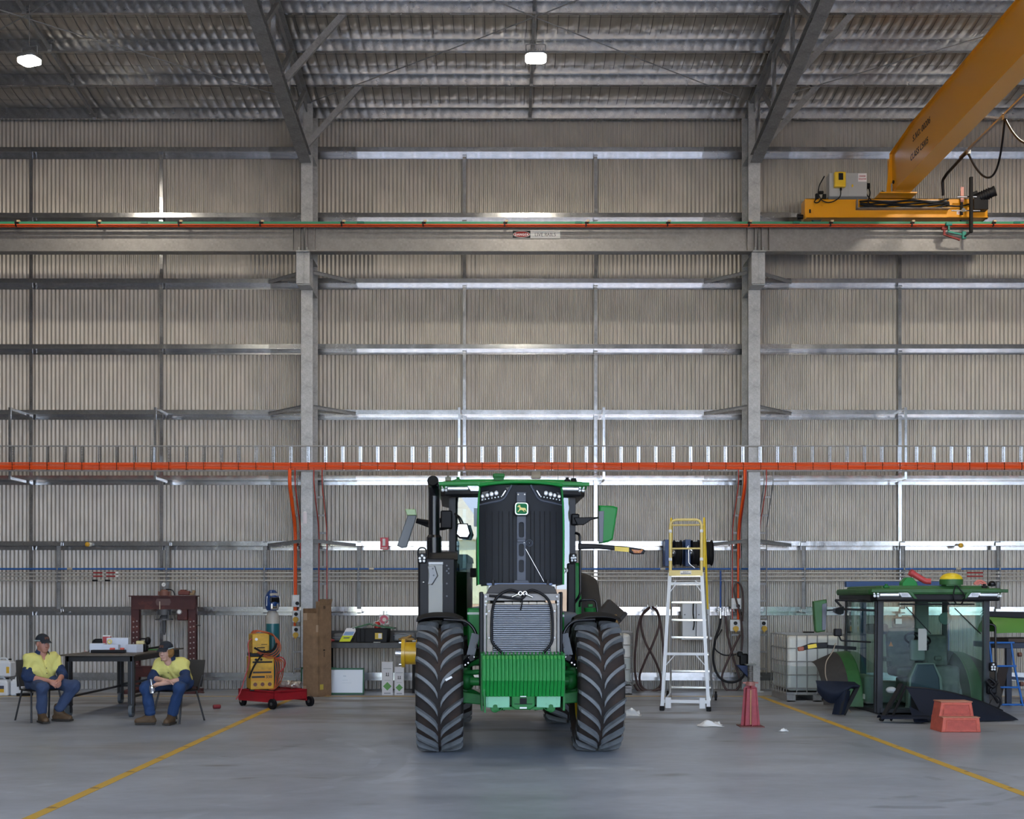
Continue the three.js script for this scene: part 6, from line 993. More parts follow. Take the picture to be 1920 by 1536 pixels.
// hoses hung on the wall
{
  const br = mat([0.055, 0.028, 0.026], 0.5), z = -0.42, Q = (p, q, dz = 0) => [sx(p, z), sy(q, z), z + dz];
  const h = thing('hanging_hose', 'long brown hose hung in loops on the wall left of the ladder', 'hose');
  mesh('loop', tube([Q(1217, 1139, 0.1), Q(1206, 1150), Q(1202, 1172), Q(1210, 1205, 0.03), Q(1226, 1235, 0.05), Q(1238, 1265), Q(1238, 1286), Q(1222, 1296), Q(1205, 1290), Q(1199, 1270), Q(1207, 1244, 0.05), Q(1224, 1205, 0.08), Q(1236, 1170, 0.05), Q(1232, 1148), Q(1222, 1138, 0.1)], 0.021, 8, 140), br, h);
  mesh('loop', tube([Q(1215, 1141, 0.14), Q(1201, 1158, 0.05), Q(1194, 1190, 0.05), Q(1190, 1235, 0.04), Q(1192, 1272, 0.04), Q(1202, 1292, 0.05), Q(1220, 1298, 0.08), Q(1240, 1290, 0.05), Q(1246, 1262, 0.04), Q(1243, 1215, 0.04), Q(1238, 1170, 0.05), Q(1231, 1146, 0.1), Q(1222, 1139, 0.14)], 0.021, 8, 120), br, h);
  mesh('tail', tube([Q(1188, 1283, 0.1), Q(1196, 1294, 0.15), Q(1215, 1297, 0.2), Q(1234, 1291, 0.2)], 0.021, 8, 30), br, h);
  mesh('hook', [rod(Q(1212, 1143, -0.1), Q(1212, 1138, 0.2), 0.009), rod(Q(1212, 1138, 0.2), Q(1212, 1134, 0.2), 0.009), rod(Q(1229, 1143, -0.1), Q(1229, 1138, 0.2), 0.009), rod(Q(1229, 1138, 0.2), Q(1229, 1134, 0.2), 0.009)], MT.chrome, h);
  const g = thing('hanging_hose', 'black and brown hoses drooping from taps left of the right-hand column', 'hose');
  mesh('loop', tube([Q(1350, 1160, 0.05), Q(1348, 1175, 0.06), Q(1340, 1200, 0.06), Q(1336, 1235, 0.08), Q(1342, 1262, 0.1), Q(1356, 1276, 0.12), Q(1374, 1278, 0.15), Q(1389, 1268, 0.2), Q(1392, 1250, 0.22)], 0.022, 8, 80), MT.black, g);
  mesh('loop', tube([Q(1360, 1155, 0.05), Q(1362, 1185, 0.06), Q(1370, 1220, 0.06), Q(1380, 1255, 0.08), Q(1386, 1280, 0.1), Q(1376, 1294, 0.12), Q(1360, 1292, 0.1), Q(1352, 1270, 0.08), Q(1362, 1240, 0.1), Q(1378, 1205, 0.1), Q(1386, 1190, 0.08)], 0.020, 8, 90), br, g);
  mesh('loop', tube([Q(1388, 1220, 0.12), Q(1390, 1190, 0.12), Q(1386, 1155, 0.12), Q(1378, 1125, 0.12), Q(1374, 1105, 0.12), Q(1380, 1092, 0.12), Q(1389, 1105, 0.12), Q(1391, 1135, 0.12), Q(1390, 1165, 0.12)], 0.017, 8, 80), br, g);
  mesh('loop', tube([Q(1352, 1180, 0.1), Q(1338, 1205, 0.1), Q(1340, 1218, 0.1), Q(1356, 1228, 0.1), Q(1378, 1227, 0.12)], 0.012, 8, 40), MT.black, g);
  mesh('nozzle', [rb(0.16, 0.22, 0.1, 0.04, sx(1390, z), sy(1236, z), z + 0.22), rb(0.10, 0.10, 0.09, 0.03, sx(1383, z), sy(1226, z), z + 0.22), rod(Q(1394, 1244, 0.25), Q(1396, 1258, 0.26), 0.025)], MT.black, g);
  mesh('drip_tray', prism([[-0.16, 0.12], [0.13, 0.10], [0.16, -0.16], [0.10, -0.16]], 0.18, 0.01).translate(sx(1392, z), sy(1258, z), z + 0.2), mat([0.012, 0.03, 0.11], 0.5), g);
  mesh('drop_pipe', [rod(Q(1351, 1070), Q(1351, 1142), 0.016), ], MT.blue, g);
  mesh('drop_pipe', [bent([Q(1336, 1089), Q(1360, 1089), Q(1361, 1142)], 0.014, 0.05)], MT.galv, g);
  mesh('tap', [rod(Q(1350, 1140, 0.02), Q(1350, 1166, 0.04), 0.022, 8), rod(Q(1360, 1140, 0.02), Q(1360, 1158, 0.04), 0.022, 8), rod(Q(1345, 1144, 0.06), Q(1357, 1144, 0.06), 0.01, 6)], MT.chrome, g);
}
{ // axle stand
  const s = thing('axle_stand', 'red steel axle stand with a raised screw', 'axle stand', [3.195, 0, 5.92]);
  const rm = mat([0.36, 0.035, 0.055], 0.5, 0, { map: scaled(grime, 4) });
  mesh('base_plate', rb(0.31, 0.012, 0.30, 0.003, 0, 0.006, 0), mat([0.15, 0.05, 0.045], 0.7), s);
  const taper = (a) => prism([[-0.125, 0.012], [0.125, 0.012], [0.085, 0.50], [0.05, 0.53], [-0.05, 0.53], [-0.085, 0.50]], 0.012, 0.002).rotateY(a);
  mesh('body', [taper(0), taper(Math.PI / 2), prism([[-0.085, 0.012], [0.085, 0.012], [0.06, 0.5], [-0.06, 0.5]], 0.14, 0.01)], rm, s);
  mesh('seam', [bar([-0.008, 0.03, 0.085], [-0.004, 0.48, 0.080], 0.028, 0.01)], mat([0.45, 0.24, 0.12], 0.8), s);
  mesh('collar', [cyl(0.058, 0.058, 0.05, 0, 0.555, 0, 'y', 20), bx(0.20, 0.02, 0.03, 0, 0.565, 0), cyl(0.065, 0.065, 0.012, 0, 0.54, 0, 'y', 20)], mat([0.30, 0.12, 0.10], 0.6), s);
  mesh('screw', [cyl(0.034, 0.034, 0.24, 0, 0.68, 0, 'y', 16), ...Array.from({ length: 10 }, (_, k) => tor(0.034, 0.005, 0, 0.59 + k * 0.021, 0, 'y', 16, 5))], mat([0.12, 0.11, 0.10], 0.55, 0.5), s);
  mesh('head', [rb(0.13, 0.012, 0.12, 0.003, 0, 0.80, 0)], mat([0.12, 0.13, 0.12], 0.6, 0.3), s);
}
{ // litter
  const w = mat([0.72, 0.74, 0.76], 0.6);
  const crumple = (n, label, x, z, sxx, szz, h, m) => { const o = thing(n, label, 'litter', [x, 0, z]); mesh('sheet', surf((u, v) => [(u - 0.5) * sxx + 0.02 * Math.sin(v * 7), 0.006 + h * fbm(u * 4 + x, v * 4, 2) * Math.sin(Math.PI * u) * Math.sin(Math.PI * v) * 2, (v - 0.5) * szz + 0.02 * Math.sin(u * 9)], 12, 8, 0.5), m, o); mesh('fold', surf((u, v) => [(u - 0.2) * sxx * 0.5, 0.01 + h * 0.8 * Math.sin(v * 3) * u, (v - 0.6) * szz * 0.5], 6, 4, 0.5), m, o); };
  crumple('plastic_scrap', 'crumpled white plastic sheet between ladder and axle stand', 2.68, 5.85, 0.32, 0.30, 0.06, w);
  crumple('plastic_scrap', 'small white scrap right of the axle stand', 3.48, 6.55, 0.10, 0.10, 0.03, w);
  crumple('plastic_wrap', 'clear plastic wrap on the floor behind the right front wheel', 1.80, 4.45, 0.30, 0.28, 0.08, phys([0.8, 0.85, 0.9], 0.2, 0, { transmission: 0.5, thickness: 0 }));
}
{ // far right: bonnet on a bench and a small blue ladder
  const b = thing('steel_bench', 'dark steel bench at the right edge below the green bonnet', 'bench', [8.55, 0, 2.2]);
  const dk = mat([0.02, 0.03, 0.06], 0.5); mesh('top', rb(1.7, 0.09, 0.9, 0.01, 0, 0.93, 0), dk, b); for (const x of [-0.62, 0.78]) for (const z of [-0.38, 0.38]) mesh('leg', ext(x - 0.04, x + 0.04, 0, 0.9, z - 0.04, z + 0.04), dk, b); mesh('stretcher', [bar([-0.62, 0.42, 0.38], [0.78, 0.30, 0.38], 0.03, 0.05)], dk, b);
  const g = thing('loose_bonnet', 'green tractor bonnet lying on the bench at the right edge', 'bonnet', [8.45, 0.98, 2.3]);
  mesh('skin', surf((u, v) => { const x = -0.75 + 1.7 * u, a = (v - 0.5) * 2.6; return [x, 0.05 + (0.42 - 0.16 * u - 0.22 * Math.exp(-u * 9) * 0.4) * Math.cos(a), 0.40 * Math.sin(a)]; }, 20, 16), mat([0.10, 0.26, 0.045], 0.45), g); mesh('lip', surf((u, v) => [-0.75 + 0.3 * u, 0.36 + 0.05 * v - 0.05 * u, 0.1 - 0.3 * v], 4, 4), mat([0.10, 0.26, 0.045], 0.45), g); mesh('frame', ext(-0.55, 0.8, 0.0, 0.06, -0.36, 0.36), mat([0.07, 0.05, 0.04], 0.8), g);
  const l = thing('small_step_ladder', 'small blue steel step ladder right of the cab', 'step ladder', [7.72, 0, 2.95]); const bm = mat([0.012, 0.12, 0.42], 0.45);
  for (const s of [-1, 1]) mesh('rail', bent([[s * 0.17 - 0.02, 0.98, -0.12], [s * 0.17, 0.62, -0.05], [s * 0.22, 0.02, 0.15]], 0.016, 0.05), bm, l);
  for (const [y, z] of [[0.98, -0.12], [0.62, -0.05], [0.30, 0.06], [0.04, 0.14]]) mesh('rung', rod([-0.19, y, z], [0.2, y, z], 0.016), bm, l); mesh('rear_leg', [bar([0.0, 0.02, -0.35], [0.02, 0.62, -0.08], 0.15, 0.02)], mat([0.05, 0.035, 0.03], 0.8), l);
  for (const y of [0.08, 0.35, 0.8]) mesh('wheel', cyl(0.035, 0.035, 0.05, 0.24, y, 0.1 - 0.15 * y, 'x', 10), mat([0.14, 0.06, 0.04], 0.7), l);
}
// =====================================================================================
// left-hand side: press, bench table, welder, cartons, workbench
// =====================================================================================
{ // hydraulic press
  const p = thing('hydraulic_press', 'rusty dark red hydraulic workshop press against the wall', 'press', [-6.05, 0, 0.1]);
  const rm = mat([0.105, 0.028, 0.026], 0.6, 0, { map: dataTex(256, (u, v) => { const n = tile((x, y) => fbm(x, y, 5), u, v, 7), r = n > 0.58 ? 1 : 0; return [0.85 + 0.3 * (n - 0.5) + 0.12 * r, 0.80 + 0.3 * (n - 0.5) + 0.12 * r, 0.80 + 0.3 * (n - 0.5) + 0.05 * r]; }, true) });
  for (const s of [-1, 1]) {
    mesh('upright', [ext(s * 0.505 - 0.075, s * 0.505 + 0.075, 0.06, 1.71, -0.10, -0.09), ext(s * 0.505 - 0.075, s * 0.505 - 0.065, 0.06, 1.71, -0.10, 0.0), ext(s * 0.505 + 0.065, s * 0.505 + 0.075, 0.06, 1.71, -0.10, 0.0), ext(s * 0.505 - 0.075, s * 0.505 + 0.075, 0.06, 1.71, -0.012, 0.0)], rm, p);
    for (let k = 0; k < 9; k++) for (const q of [-0.03, 0.03]) mesh('peg_hole', cyl(0.013, 0.013, 0.006, s * 0.505 + q, 0.50 + k * 0.095 + (q > 0 ? 0.01 : 0), 0.001, 'z', 10), mat([0.35, 0.30, 0.28], 0.6), p);
    mesh('foot', [ext(s * 0.55 - 0.1, s * 0.55 + 0.1, 0, 0.06, -0.25, 0.35), prism([[0.4, 0.06], [0.75, 0.0], [0.75, 0.02], [0.45, 0.11]].map(([x, y]) => [s * x, y]), 0.08).translate(0, 0, 0.15)], rm, p);
  }
  mesh('head_beam', [ext(-0.56, 0.56, 1.48, 1.715, 0.0, 0.02), ext(-0.56, 0.56, 1.48, 1.50, -0.14, 0.06), ext(-0.60, 0.60, 1.705, 1.725, -0.16, 0.08), ext(-0.56, 0.56, 1.48, 1.715, -0.12, -0.10)], rm, p);
  mesh('name_plate', prism([[-0.14, 0], [-0.115, 0.06], [0.115, 0.06], [0.14, 0], [0.115, -0.06], [-0.115, -0.06]], 0.012, 0.003).translate(0, 1.61, 0.026), mat([0.13, 0.07, 0.065], 0.6), p);
  mesh('bed_beam', [ext(-0.50, 0.55, 0.28, 0.46, 0.0, 0.02), ext(-0.50, 0.55, 0.28, 0.46, -0.12, -0.1), ext(-0.52, 0.56, 0.455, 0.47, -0.14, 0.05)], rm, p);
  mesh('ram', [cyl(0.125, 0.125, 0.10, 0.0, 1.43, -0.04, 'y', 20), cyl(0.10, 0.06, 0.08, 0, 1.34, -0.04, 'y', 20), cyl(0.155, 0.155, 0.025, 0, 1.30, -0.04, 'y', 24), cyl(0.03, 0.03, 0.22, 0, 1.18, -0.04, 'y', 14), cyl(0.018, 0.025, 0.05, 0, 1.05, -0.04, 'y', 10)], MT.steelDark, p);
  mesh('spring', [-0.10, 0.10].map((x) => cyl(0.012, 0.012, 0.16, x, 1.37, 0.06, 'y', 8)), MT.steelDark, p);
  mesh('pump_handle', rod([-0.055, 1.62, 0.05], [-0.05, 1.42, 0.06], 0.009, 8), mat([0.55, 0.45, 0.35], 0.5), p);
  mesh('reservoir', [rb(0.18, 0.19, 0.13, 0.02, 0.35, 1.38, 0.02)], rm, p); mesh('dial', [cyl(0.045, 0.045, 0.03, 0.305, 1.435, 0.09, 'z', 20)], mat([0.3, 0.28, 0.28], 0.4), p); mesh('dial_face', cyl(0.03, 0.03, 0.008, 0.305, 1.435, 0.107, 'z', 18), MT.white, p);
  mesh('jack', [cyl(0.085, 0.09, 0.07, 0.0, 1.76, -0.04, 'y', 18), sph(0.07, 0, 1.80, -0.04, 1, 0.5, 1, 16), cyl(0.012, 0.012, 0.07, -0.10, 1.765, -0.03, 'y', 8), cyl(0.012, 0.012, 0.07, 0.10, 1.765, -0.03, 'y', 8)], mat([0.22, 0.10, 0.075], 0.6), p);
  const ga = mesh('gauge', [cyl(0.043, 0.043, 0.03, 0, 1.92, -0.02, 'z', 20), cyl(0.012, 0.012, 0.10, 0, 1.85, -0.04, 'y', 8)], mat([0.3, 0.29, 0.28], 0.4, 0.4), p); mesh('gauge_face', cyl(0.034, 0.034, 0.006, 0, 1.92, -0.002, 'z', 18), MT.white, ga); mesh('needle', bx(0.004, 0.03, 0.003, 0.006, 1.925, 0.003, 0, 0, -0.6), MT.black, ga);
  mesh('hose', tube([[0.03, 1.835, -0.04], [0.12, 1.83, -0.03], [0.17, 1.79, -0.03], [0.19, 1.73, -0.03]], 0.010, 7), MT.black, p);
  mesh('side_lever', rod([0.58, 1.20, 0], [0.66, 1.195, 0.02], 0.01, 8), MT.steelDark, p);
  const j = thing('machine_casting', 'rusty red lump of machinery on top of the press', 'machine part', [-5.68, 1.725, 0.1]);
  mesh('casting', [rb(0.20, 0.075, 0.14, 0.02, 0, 0.045, 0), rb(0.10, 0.06, 0.12, 0.02, -0.02, 0.075, 0)], mat([0.16, 0.045, 0.035], 0.65), j); mesh('horn', [rb(0.05, 0.09, 0.06, 0.015, 0.16, 0.05, 0, 0, 0, -0.3), rb(0.08, 0.04, 0.06, 0.012, 0.13, 0.025, 0)], mat([0.28, 0.19, 0.10], 0.6), j);
  const bowl = thing('steel_cup', 'small shiny steel cup on the press bed', 'cup', [-5.98, 0.47, 0.1]); mesh('cup', lathe([[0, 0.004], [0.04, 0.004], [0.05, 0.045], [0.055, 0.05], [0.046, 0.05], [0.036, 0.01], [0, 0.01]], 20), MT.chrome, bowl); mesh('base', cyl(0.045, 0.045, 0.006, 0, 0.003, 0, 'y', 16), MT.chrome, bowl);
}
{ // long steel table on wheels
  const t = thing('work_table', 'long black steel work table on wheels between the two men', 'table', [-5.66, 0, 3.5]);
  const bm = mat([0.012, 0.012, 0.014], 0.45), top = mat([0.15, 0.13, 0.11], 0.45, 0.4, { map: scaled(grime, 2) });
  mesh('table_top', rb(1.06, 0.02, 2.56, 0.004, 0, 0.868, 0), top, t);
  mesh('apron', [ext(-0.46, 0.46, 0.78, 0.857, 1.14, 1.19), ext(-0.46, 0.46, 0.78, 0.857, -1.19, -1.14), ext(-0.48, -0.43, 0.78, 0.857, -1.19, 1.19), ext(0.43, 0.48, 0.78, 0.857, -1.19, 1.19)], bm, t);
  for (const sxx of [-1, 1]) for (const sz of [-1, 1]) {
    mesh('leg', [ext(sxx * 0.44 - 0.045, sxx * 0.44 + 0.005, 0.17, 0.80, sz * 1.15 - 0.03, sz * 1.15 + 0.03), ext(sxx * 0.44 + 0.01, sxx * 0.44 + 0.045, 0.17, 0.80, sz * 1.15 - 0.03, sz * 1.15 + 0.03)], bm, t);
    mesh('leg_edge', ext(sxx * 0.44 + 0.004, sxx * 0.44 + 0.012, 0.17, 0.80, sz * 1.15 + 0.02, sz * 1.15 + 0.034), mat([0.12, 0.14, 0.17], 0.35, 0.3), t);
    const c = mesh('castor', [cyl(0.088, 0.088, 0.05, sxx * 0.44, 0.088, sz * 1.15, 'x', 24)], mat([0.10, 0.12, 0.14], 0.5), t); mesh('castor_fork', [ext(sxx * 0.44 - 0.04, sxx * 0.44 - 0.03, 0.06, 0.175, sz * 1.15 - 0.03, sz * 1.15 + 0.03), ext(sxx * 0.44 + 0.03, sxx * 0.44 + 0.04, 0.06, 0.175, sz * 1.15 - 0.03, sz * 1.15 + 0.03), ext(sxx * 0.44 - 0.045, sxx * 0.44 + 0.045, 0.16, 0.18, sz * 1.15 - 0.04, sz * 1.15 + 0.04)], bm, c);
  }
  mesh('stretcher', bar([-0.44, 0.30, -1.15], [0.44, 0.45, -1.15], 0.03, 0.035), bm, t); mesh('stretcher', bar([-0.44, 0.28, -1.15], [0.44, 0.28, -1.15], 0.03, 0.03), bm, t);
  for (const s of [-1, 1]) mesh('stretcher', bar([s * 0.44, 0.28, -1.15], [s * 0.44, 0.28, 1.15], 0.03, 0.03), bm, t);
}
{ // things on the table
  const w = mat([0.66, 0.70, 0.78], 0.6), Y = 0.878;
  const box = (name, label, x, z, W, H, D, turn, y = Y) => { const b = thing(name, label, 'box', [x, y, z], turn); mesh('carton', rb(W, H, D, 0.004, 0, H / 2, 0), w, b); mesh('flap_seam', [ext(-W / 2, W / 2, H + 0.0005, H + 0.0015, -0.003, 0.003)], mat([0.5, 0.53, 0.58], 0.6), b); return b; };
  box('white_carton', 'low white carton at the left end of the boxes on the table', -5.93, 3.95, 0.20, 0.13, 0.14, 0.1);
  box('white_carton', 'largest white carton standing behind the other boxes on the table', -5.70, 3.72, 0.31, 0.205, 0.16, 0.12);
  const f = box('white_carton', 'flat white carton with a yellow tape roll on it', -5.72, 3.98, 0.23, 0.115, 0.12, 0.05);
  box('white_carton', 'white cube carton right of the flat one on the table', -5.40, 3.93, 0.19, 0.115, 0.16, -0.35);
  const rd = thing('red_carton', 'small red and white carton behind the white boxes', 'box', [-5.90, Y, 3.62], 0.1); mesh('carton', rb(0.11, 0.235, 0.08, 0.004, 0, 0.118, 0), mat([0.45, 0.05, 0.05], 0.5), rd); mesh('lid', rb(0.112, 0.02, 0.082, 0.003, 0, 0.23, 0), MT.white, rd);
  const tr = thing('tool_tray', 'low black tray with red lamps in front of the boxes', 'tray', [-5.70, Y, 4.17], 0.05); mesh('tray', [rb(0.48, 0.045, 0.12, 0.01, 0, 0.0225, 0)], MT.black, tr); mesh('red_part', [rb(0.07, 0.03, 0.05, 0.01, 0.06, 0.06, 0.02), rb(0.06, 0.03, 0.05, 0.01, 0.20, 0.06, 0.02)], mat([0.6, 0.10, 0.07], 0.4), tr);
  const tp = thing('tape_roll', 'yellow tape roll standing on the flat white carton', 'tape', [-5.75, Y + 0.1175, 3.97]); mesh('roll', tor(0.026, 0.012, 0, 0.038, 0, 'z', 24, 8), mat([0.7, 0.6, 0.2], 0.5), tp); mesh('core', tor(0.014, 0.004, 0, 0.038, 0, 'z', 16, 6), MT.white, tp);
  const hs = thing('ear_muffs', 'black ear muffs behind the cube carton on the table', 'ear muffs', [-5.33, Y, 3.70]); mesh('cup', [sph(0.06, 0.06, 0.16, 0, 0.7, 1, 1, 14), rb(0.16, 0.11, 0.12, 0.03, -0.02, 0.055, 0)], MT.black, hs); mesh('band', bent([[-0.09, 0.09, 0], [-0.06, 0.19, 0], [0.06, 0.19, 0], [0.09, 0.12, 0]], 0.012, 0.04), MT.black, hs); mesh('yellow_pad', rb(0.12, 0.05, 0.07, 0.012, -0.04, 0.135, 0.03), mat([0.7, 0.6, 0.3], 0.6), hs);
  const bg = thing('black_bag', 'black bag slumped left of the white boxes', 'bag', [-6.03, Y, 3.70]); mesh('bag', surf((u, v) => { const a = u * 6.283, r = 0.11 * (1 - 0.55 * v) * (1 + 0.1 * Math.sin(3 * a)); return [r * Math.cos(a) + 0.03 * v, 0.19 * v, 0.8 * r * Math.sin(a)]; }, 24, 8), MT.blackMatt, bg); mesh('strap', tube([[-0.08, 0.02, 0.05], [-0.02, 0.18, 0.04], [0.06, 0.05, 0.06]], 0.008, 6), MT.blackMatt, bg);
  const mt = thing('green_mat', 'small green cutting mat with a tool on the table', 'mat', [-5.36, Y, 3.05]); mesh('pad', rb(0.30, 0.006, 0.34, 0.002, 0.0, 0.003, 0), mat([0.03, 0.24, 0.06], 0.6), mt); mesh('tool', [rod([-0.1, 0.02, 0.1], [0.16, 0.06, -0.05], 0.014, 8), rb(0.10, 0.07, 0.06, 0.015, 0.19, 0.06, -0.06)], MT.black, mt);
  const pp = thing('paper_sheet', 'crumpled white paper at the left corner of the table', 'paper', [-6.06, Y, 4.3], 0.3); mesh('sheet', surf((u, v) => [(u - 0.5) * 0.17, 0.003 + 0.03 * u * u, (v - 0.5) * 0.12], 6, 4), mat([0.6, 0.58, 0.58], 0.7), pp); mesh('print', ext(0.05, 0.08, 0.03, 0.034, -0.02, 0.03), mat([0.6, 0.2, 0.15], 0.6), pp);
}
{ // white drums
  const pm = mat([0.72, 0.74, 0.76], 0.45), can = (label, x, z, y, W, turn) => {
    const d = thing('plastic_drum', label, 'drum', [x, y, z], turn, 'white drums at the left edge');
    mesh('body', [rb(W, 0.25, 0.24, 0.03, 0, 0.125, 0, 0, 0, 0, 3), rb(W - 0.05, 0.05, 0.20, 0.02, 0, 0.255, 0)], pm, d);
    mesh('handle', bent([[-W * 0.28, 0.26, 0], [-W * 0.22, 0.315, 0], [W * 0.14, 0.315, 0], [W * 0.2, 0.26, 0]], 0.014, 0.03), pm, d); mesh('cap', cyl(0.024, 0.024, 0.025, W * 0.33, 0.29, 0.0, 'y', 14), MT.blackMatt, d); return d; };
  const lab = (d, x, w) => { mesh('label', ext(x - w / 2, x + w / 2, 0.06, 0.17, 0.12, 0.123), mat([0.70, 0.42, 0.03], 0.5), d); };
  const a = can('white plastic drum on top of the stack at the left edge', -8.62, 0.75, 0.33, 0.32, 0.0); lab(a, 0.115, 0.05);
  const b = can('white plastic drum with dark and yellow label, lower left of the stack', -8.66, 0.75, 0, 0.30, 0); mesh('label', ext(-0.02, 0.09, 0.06, 0.12, 0.12, 0.123), mat([0.70, 0.42, 0.03], 0.5), b); mesh('label_top', ext(-0.02, 0.09, 0.12, 0.175, 0.12, 0.123), mat([0.05, 0.06, 0.10], 0.5), b);
  can('plain white plastic drum, lower right of the stack', -8.38, 0.70, 0, 0.22, 0);
  const s = thing('floor_tray', 'low black tray on the floor by the white drums', 'tray', [-8.22, 0, 0.85]); mesh('tray', rb(0.22, 0.04, 0.2, 0.01, 0, 0.02, 0), MT.blackMatt, s); mesh('lip', rb(0.23, 0.012, 0.21, 0.004, 0, 0.042, 0), MT.black, s);
}
{ // red trolley with the welder
  const T = thing('red_trolley', 'low red steel trolley with castors carrying the welder', 'trolley', [-3.60, 0, 2.85], -0.72);
  const rm = mat([0.40, 0.010, 0.022], 0.4, 0, { map: scaled(grime, 2) });
  mesh('deck', [ext(-0.42, 0.46, 0.235, 0.25, -0.32, 0.32), ext(-0.42, 0.46, 0.09, 0.27, 0.305, 0.32), ext(-0.42, 0.46, 0.09, 0.27, -0.32, -0.305), ext(0.445, 0.46, 0.12, 0.27, -0.32, 0.32), ext(-0.42, -0.405, 0.12, 0.26, -0.32, 0.32)], rm, T);
  for (const z of [-0.27, 0.27]) { const w = mesh('castor', cyl(0.07, 0.07, 0.045, -0.37, 0.07, z, 'z', 22), MT.black, T); mesh('castor_fork', [bar([-0.38, 0.06, z + 0.035], [-0.34, 0.18, z + 0.035], 0.012, 0.05), bar([-0.38, 0.06, z - 0.035], [-0.34, 0.18, z - 0.035], 0.012, 0.05), bx(0.10, 0.012, 0.10, -0.34, 0.18, z)], MT.chrome, w); }
  for (const z of [-0.36, 0.36]) { const w = mesh('wheel', cyl(0.078, 0.078, 0.05, 0.48, 0.078, z, 'z', 24), MT.black, T); mesh('wheel_hub', cyl(0.025, 0.025, 0.06, 0.48, 0.078, z, 'z', 12), MT.steelDark, w); }
  const deckY = 0.25;
  const W = thing('welding_machine', 'yellow two-piece welding machine wrapped in orange leads on the red trolley', 'welder', [-3.78, deckY, 2.85], 0.35);
  const ym = mat([0.72, 0.42, 0.02], 0.45, 0, { map: scaled(grime, 3) });
  mesh('power_unit', [rb(0.36, 0.50, 0.44, 0.015, 0, 0.27, 0)], ym, W); mesh('skid', ext(-0.18, 0.18, 0, 0.025, -0.2, 0.2), MT.black, W);
  mesh('wire_feeder', [rb(0.26, 0.29, 0.40, 0.012, -0.02, 0.72, 0), ext(-0.13, 0.09, 0.855, 0.875, -0.19, 0.19)], ym, W); mesh('feeder_foot', ext(-0.17, 0.13, 0.525, 0.575, -0.18, 0.18), MT.black, W);
  const num = canvasTex(256, 128, (x) => { x.fillStyle = '#c98e12'; x.fillRect(0, 0, 256, 128); x.fillStyle = '#17161a'; x.fillRect(6, 70, 150, 22); x.font = 'bold 44px sans-serif'; x.fillText('330', 166, 96, 84); x.fillRect(20, 18, 210, 20); });
  mesh('name_strip', prep(new THREE.PlaneGeometry(0.34, 0.17)).translate(0, 0.235, 0.2215), mat(0xffffff, 0.5, 0, { map: num }), W, true);
  mesh('brand_bar', [bx(0.30, 0.025, 0.004, 0, 0.44, 0.222), bx(0.12, 0.014, 0.004, -0.02, 0.66, 0.202), bx(0.09, 0.008, 0.004, 0.03, 0.71, 0.202)], MT.black, W);
  mesh('dial', [cyl(0.022, 0.022, 0.02, -0.09, 0.79, 0.205, 'z', 16)], MT.white, W); mesh('socket', [[-0.11, 0.08], [0, 0.08], [0.11, 0.08]].map(([x, y]) => cyl(0.025, 0.03, 0.02, x, y + 0.02, 0.225, 'z', 14)), mat([0.14, 0.05, 0.03], 0.5), W); mesh('knob', [[-0.10, 0.47], [-0.02, 0.47], [0.03, 0.60]].map(([x, y]) => cyl(0.018, 0.018, 0.03, x, y + 0.01, y > 0.55 ? 0.21 : 0.23, 'z', 12)), MT.black, W);
  const om = mat([0.42, 0.09, 0.03], 0.55);
  mesh('lead', Array.from({ length: 4 }, (_, k) => tube([[-0.15, 0.60 + 0.06 * k, 0.16], [-0.10, 0.885 + 0.006 * k, 0.15 - 0.09 * k], [0.06, 0.89 + 0.012 * (k % 2), 0.16 - 0.09 * k], [0.19 + 0.02 * k, 0.85 - 0.02 * k, 0.08], [0.22 + 0.022 * k, 0.70 - 0.03 * k, 0.15], [0.12, 0.60 - 0.035 * k, 0.23], [-0.08, 0.59, 0.24 - 0.01 * k]], 0.0085, 6, 60)), om, W);
  mesh('lead', Array.from({ length: 5 }, (_, k) => tube([[0.17, 0.52, 0.1 - 0.06 * k], [0.20 + 0.03 * k, 0.45, 0.16], [0.215 + 0.035 * k, 0.28 + 0.02 * (k % 3), 0.18 - 0.04 * k], [0.205 + 0.03 * k, 0.12 + 0.03 * (k % 2), 0.16 - 0.05 * k], [0.18, 0.03, 0.2 + 0.02 * k], [0.10, 0.02, 0.24]], 0.0085, 6, 50)), om, W);
  mesh('lead', [tube([[0.2, 0.48, 0.1], [0.32, 0.50, 0.05], [0.38, 0.42, 0.05], [0.34, 0.32, 0.08], [0.26, 0.26, 0.1]], 0.010, 6, 40), tube([[-0.16, 0.80, 0.18], [-0.21, 0.72, 0.18], [-0.20, 0.45, 0.2], [-0.28, 0.15, 0.2], [-0.34, -0.02, 0.22], [-0.40, -0.12, 0.24]], 0.009, 6, 50)], mat([0.45, 0.05, 0.06], 0.5), W);
  mesh('torch_cable', [tube([[-0.12, 0.66, 0.21], [0.0, 0.60, 0.25], [0.15, 0.62, 0.22], [0.23, 0.72, 0.15]], 0.016, 7, 40), tube([[0.05, 0.60, 0.22], [-0.05, 0.50, 0.24], [-0.14, 0.36, 0.24], [-0.2, 0.2, 0.22]], 0.014, 7, 40)], MT.blackMatt, W);
  const g = thing('gas_cylinder', 'teal gas cylinder standing behind the welder', 'gas cylinder', [-3.66, deckY, 2.46]);
  mesh('bottle', lathe([[0, 0], [0.10, 0.005], [0.105, 0.02], [0.105, 1.08], [0.095, 1.16], [0.06, 1.22], [0.03, 1.24], [0, 1.24]], 28), mat([0.012, 0.115, 0.135], 0.35), g);
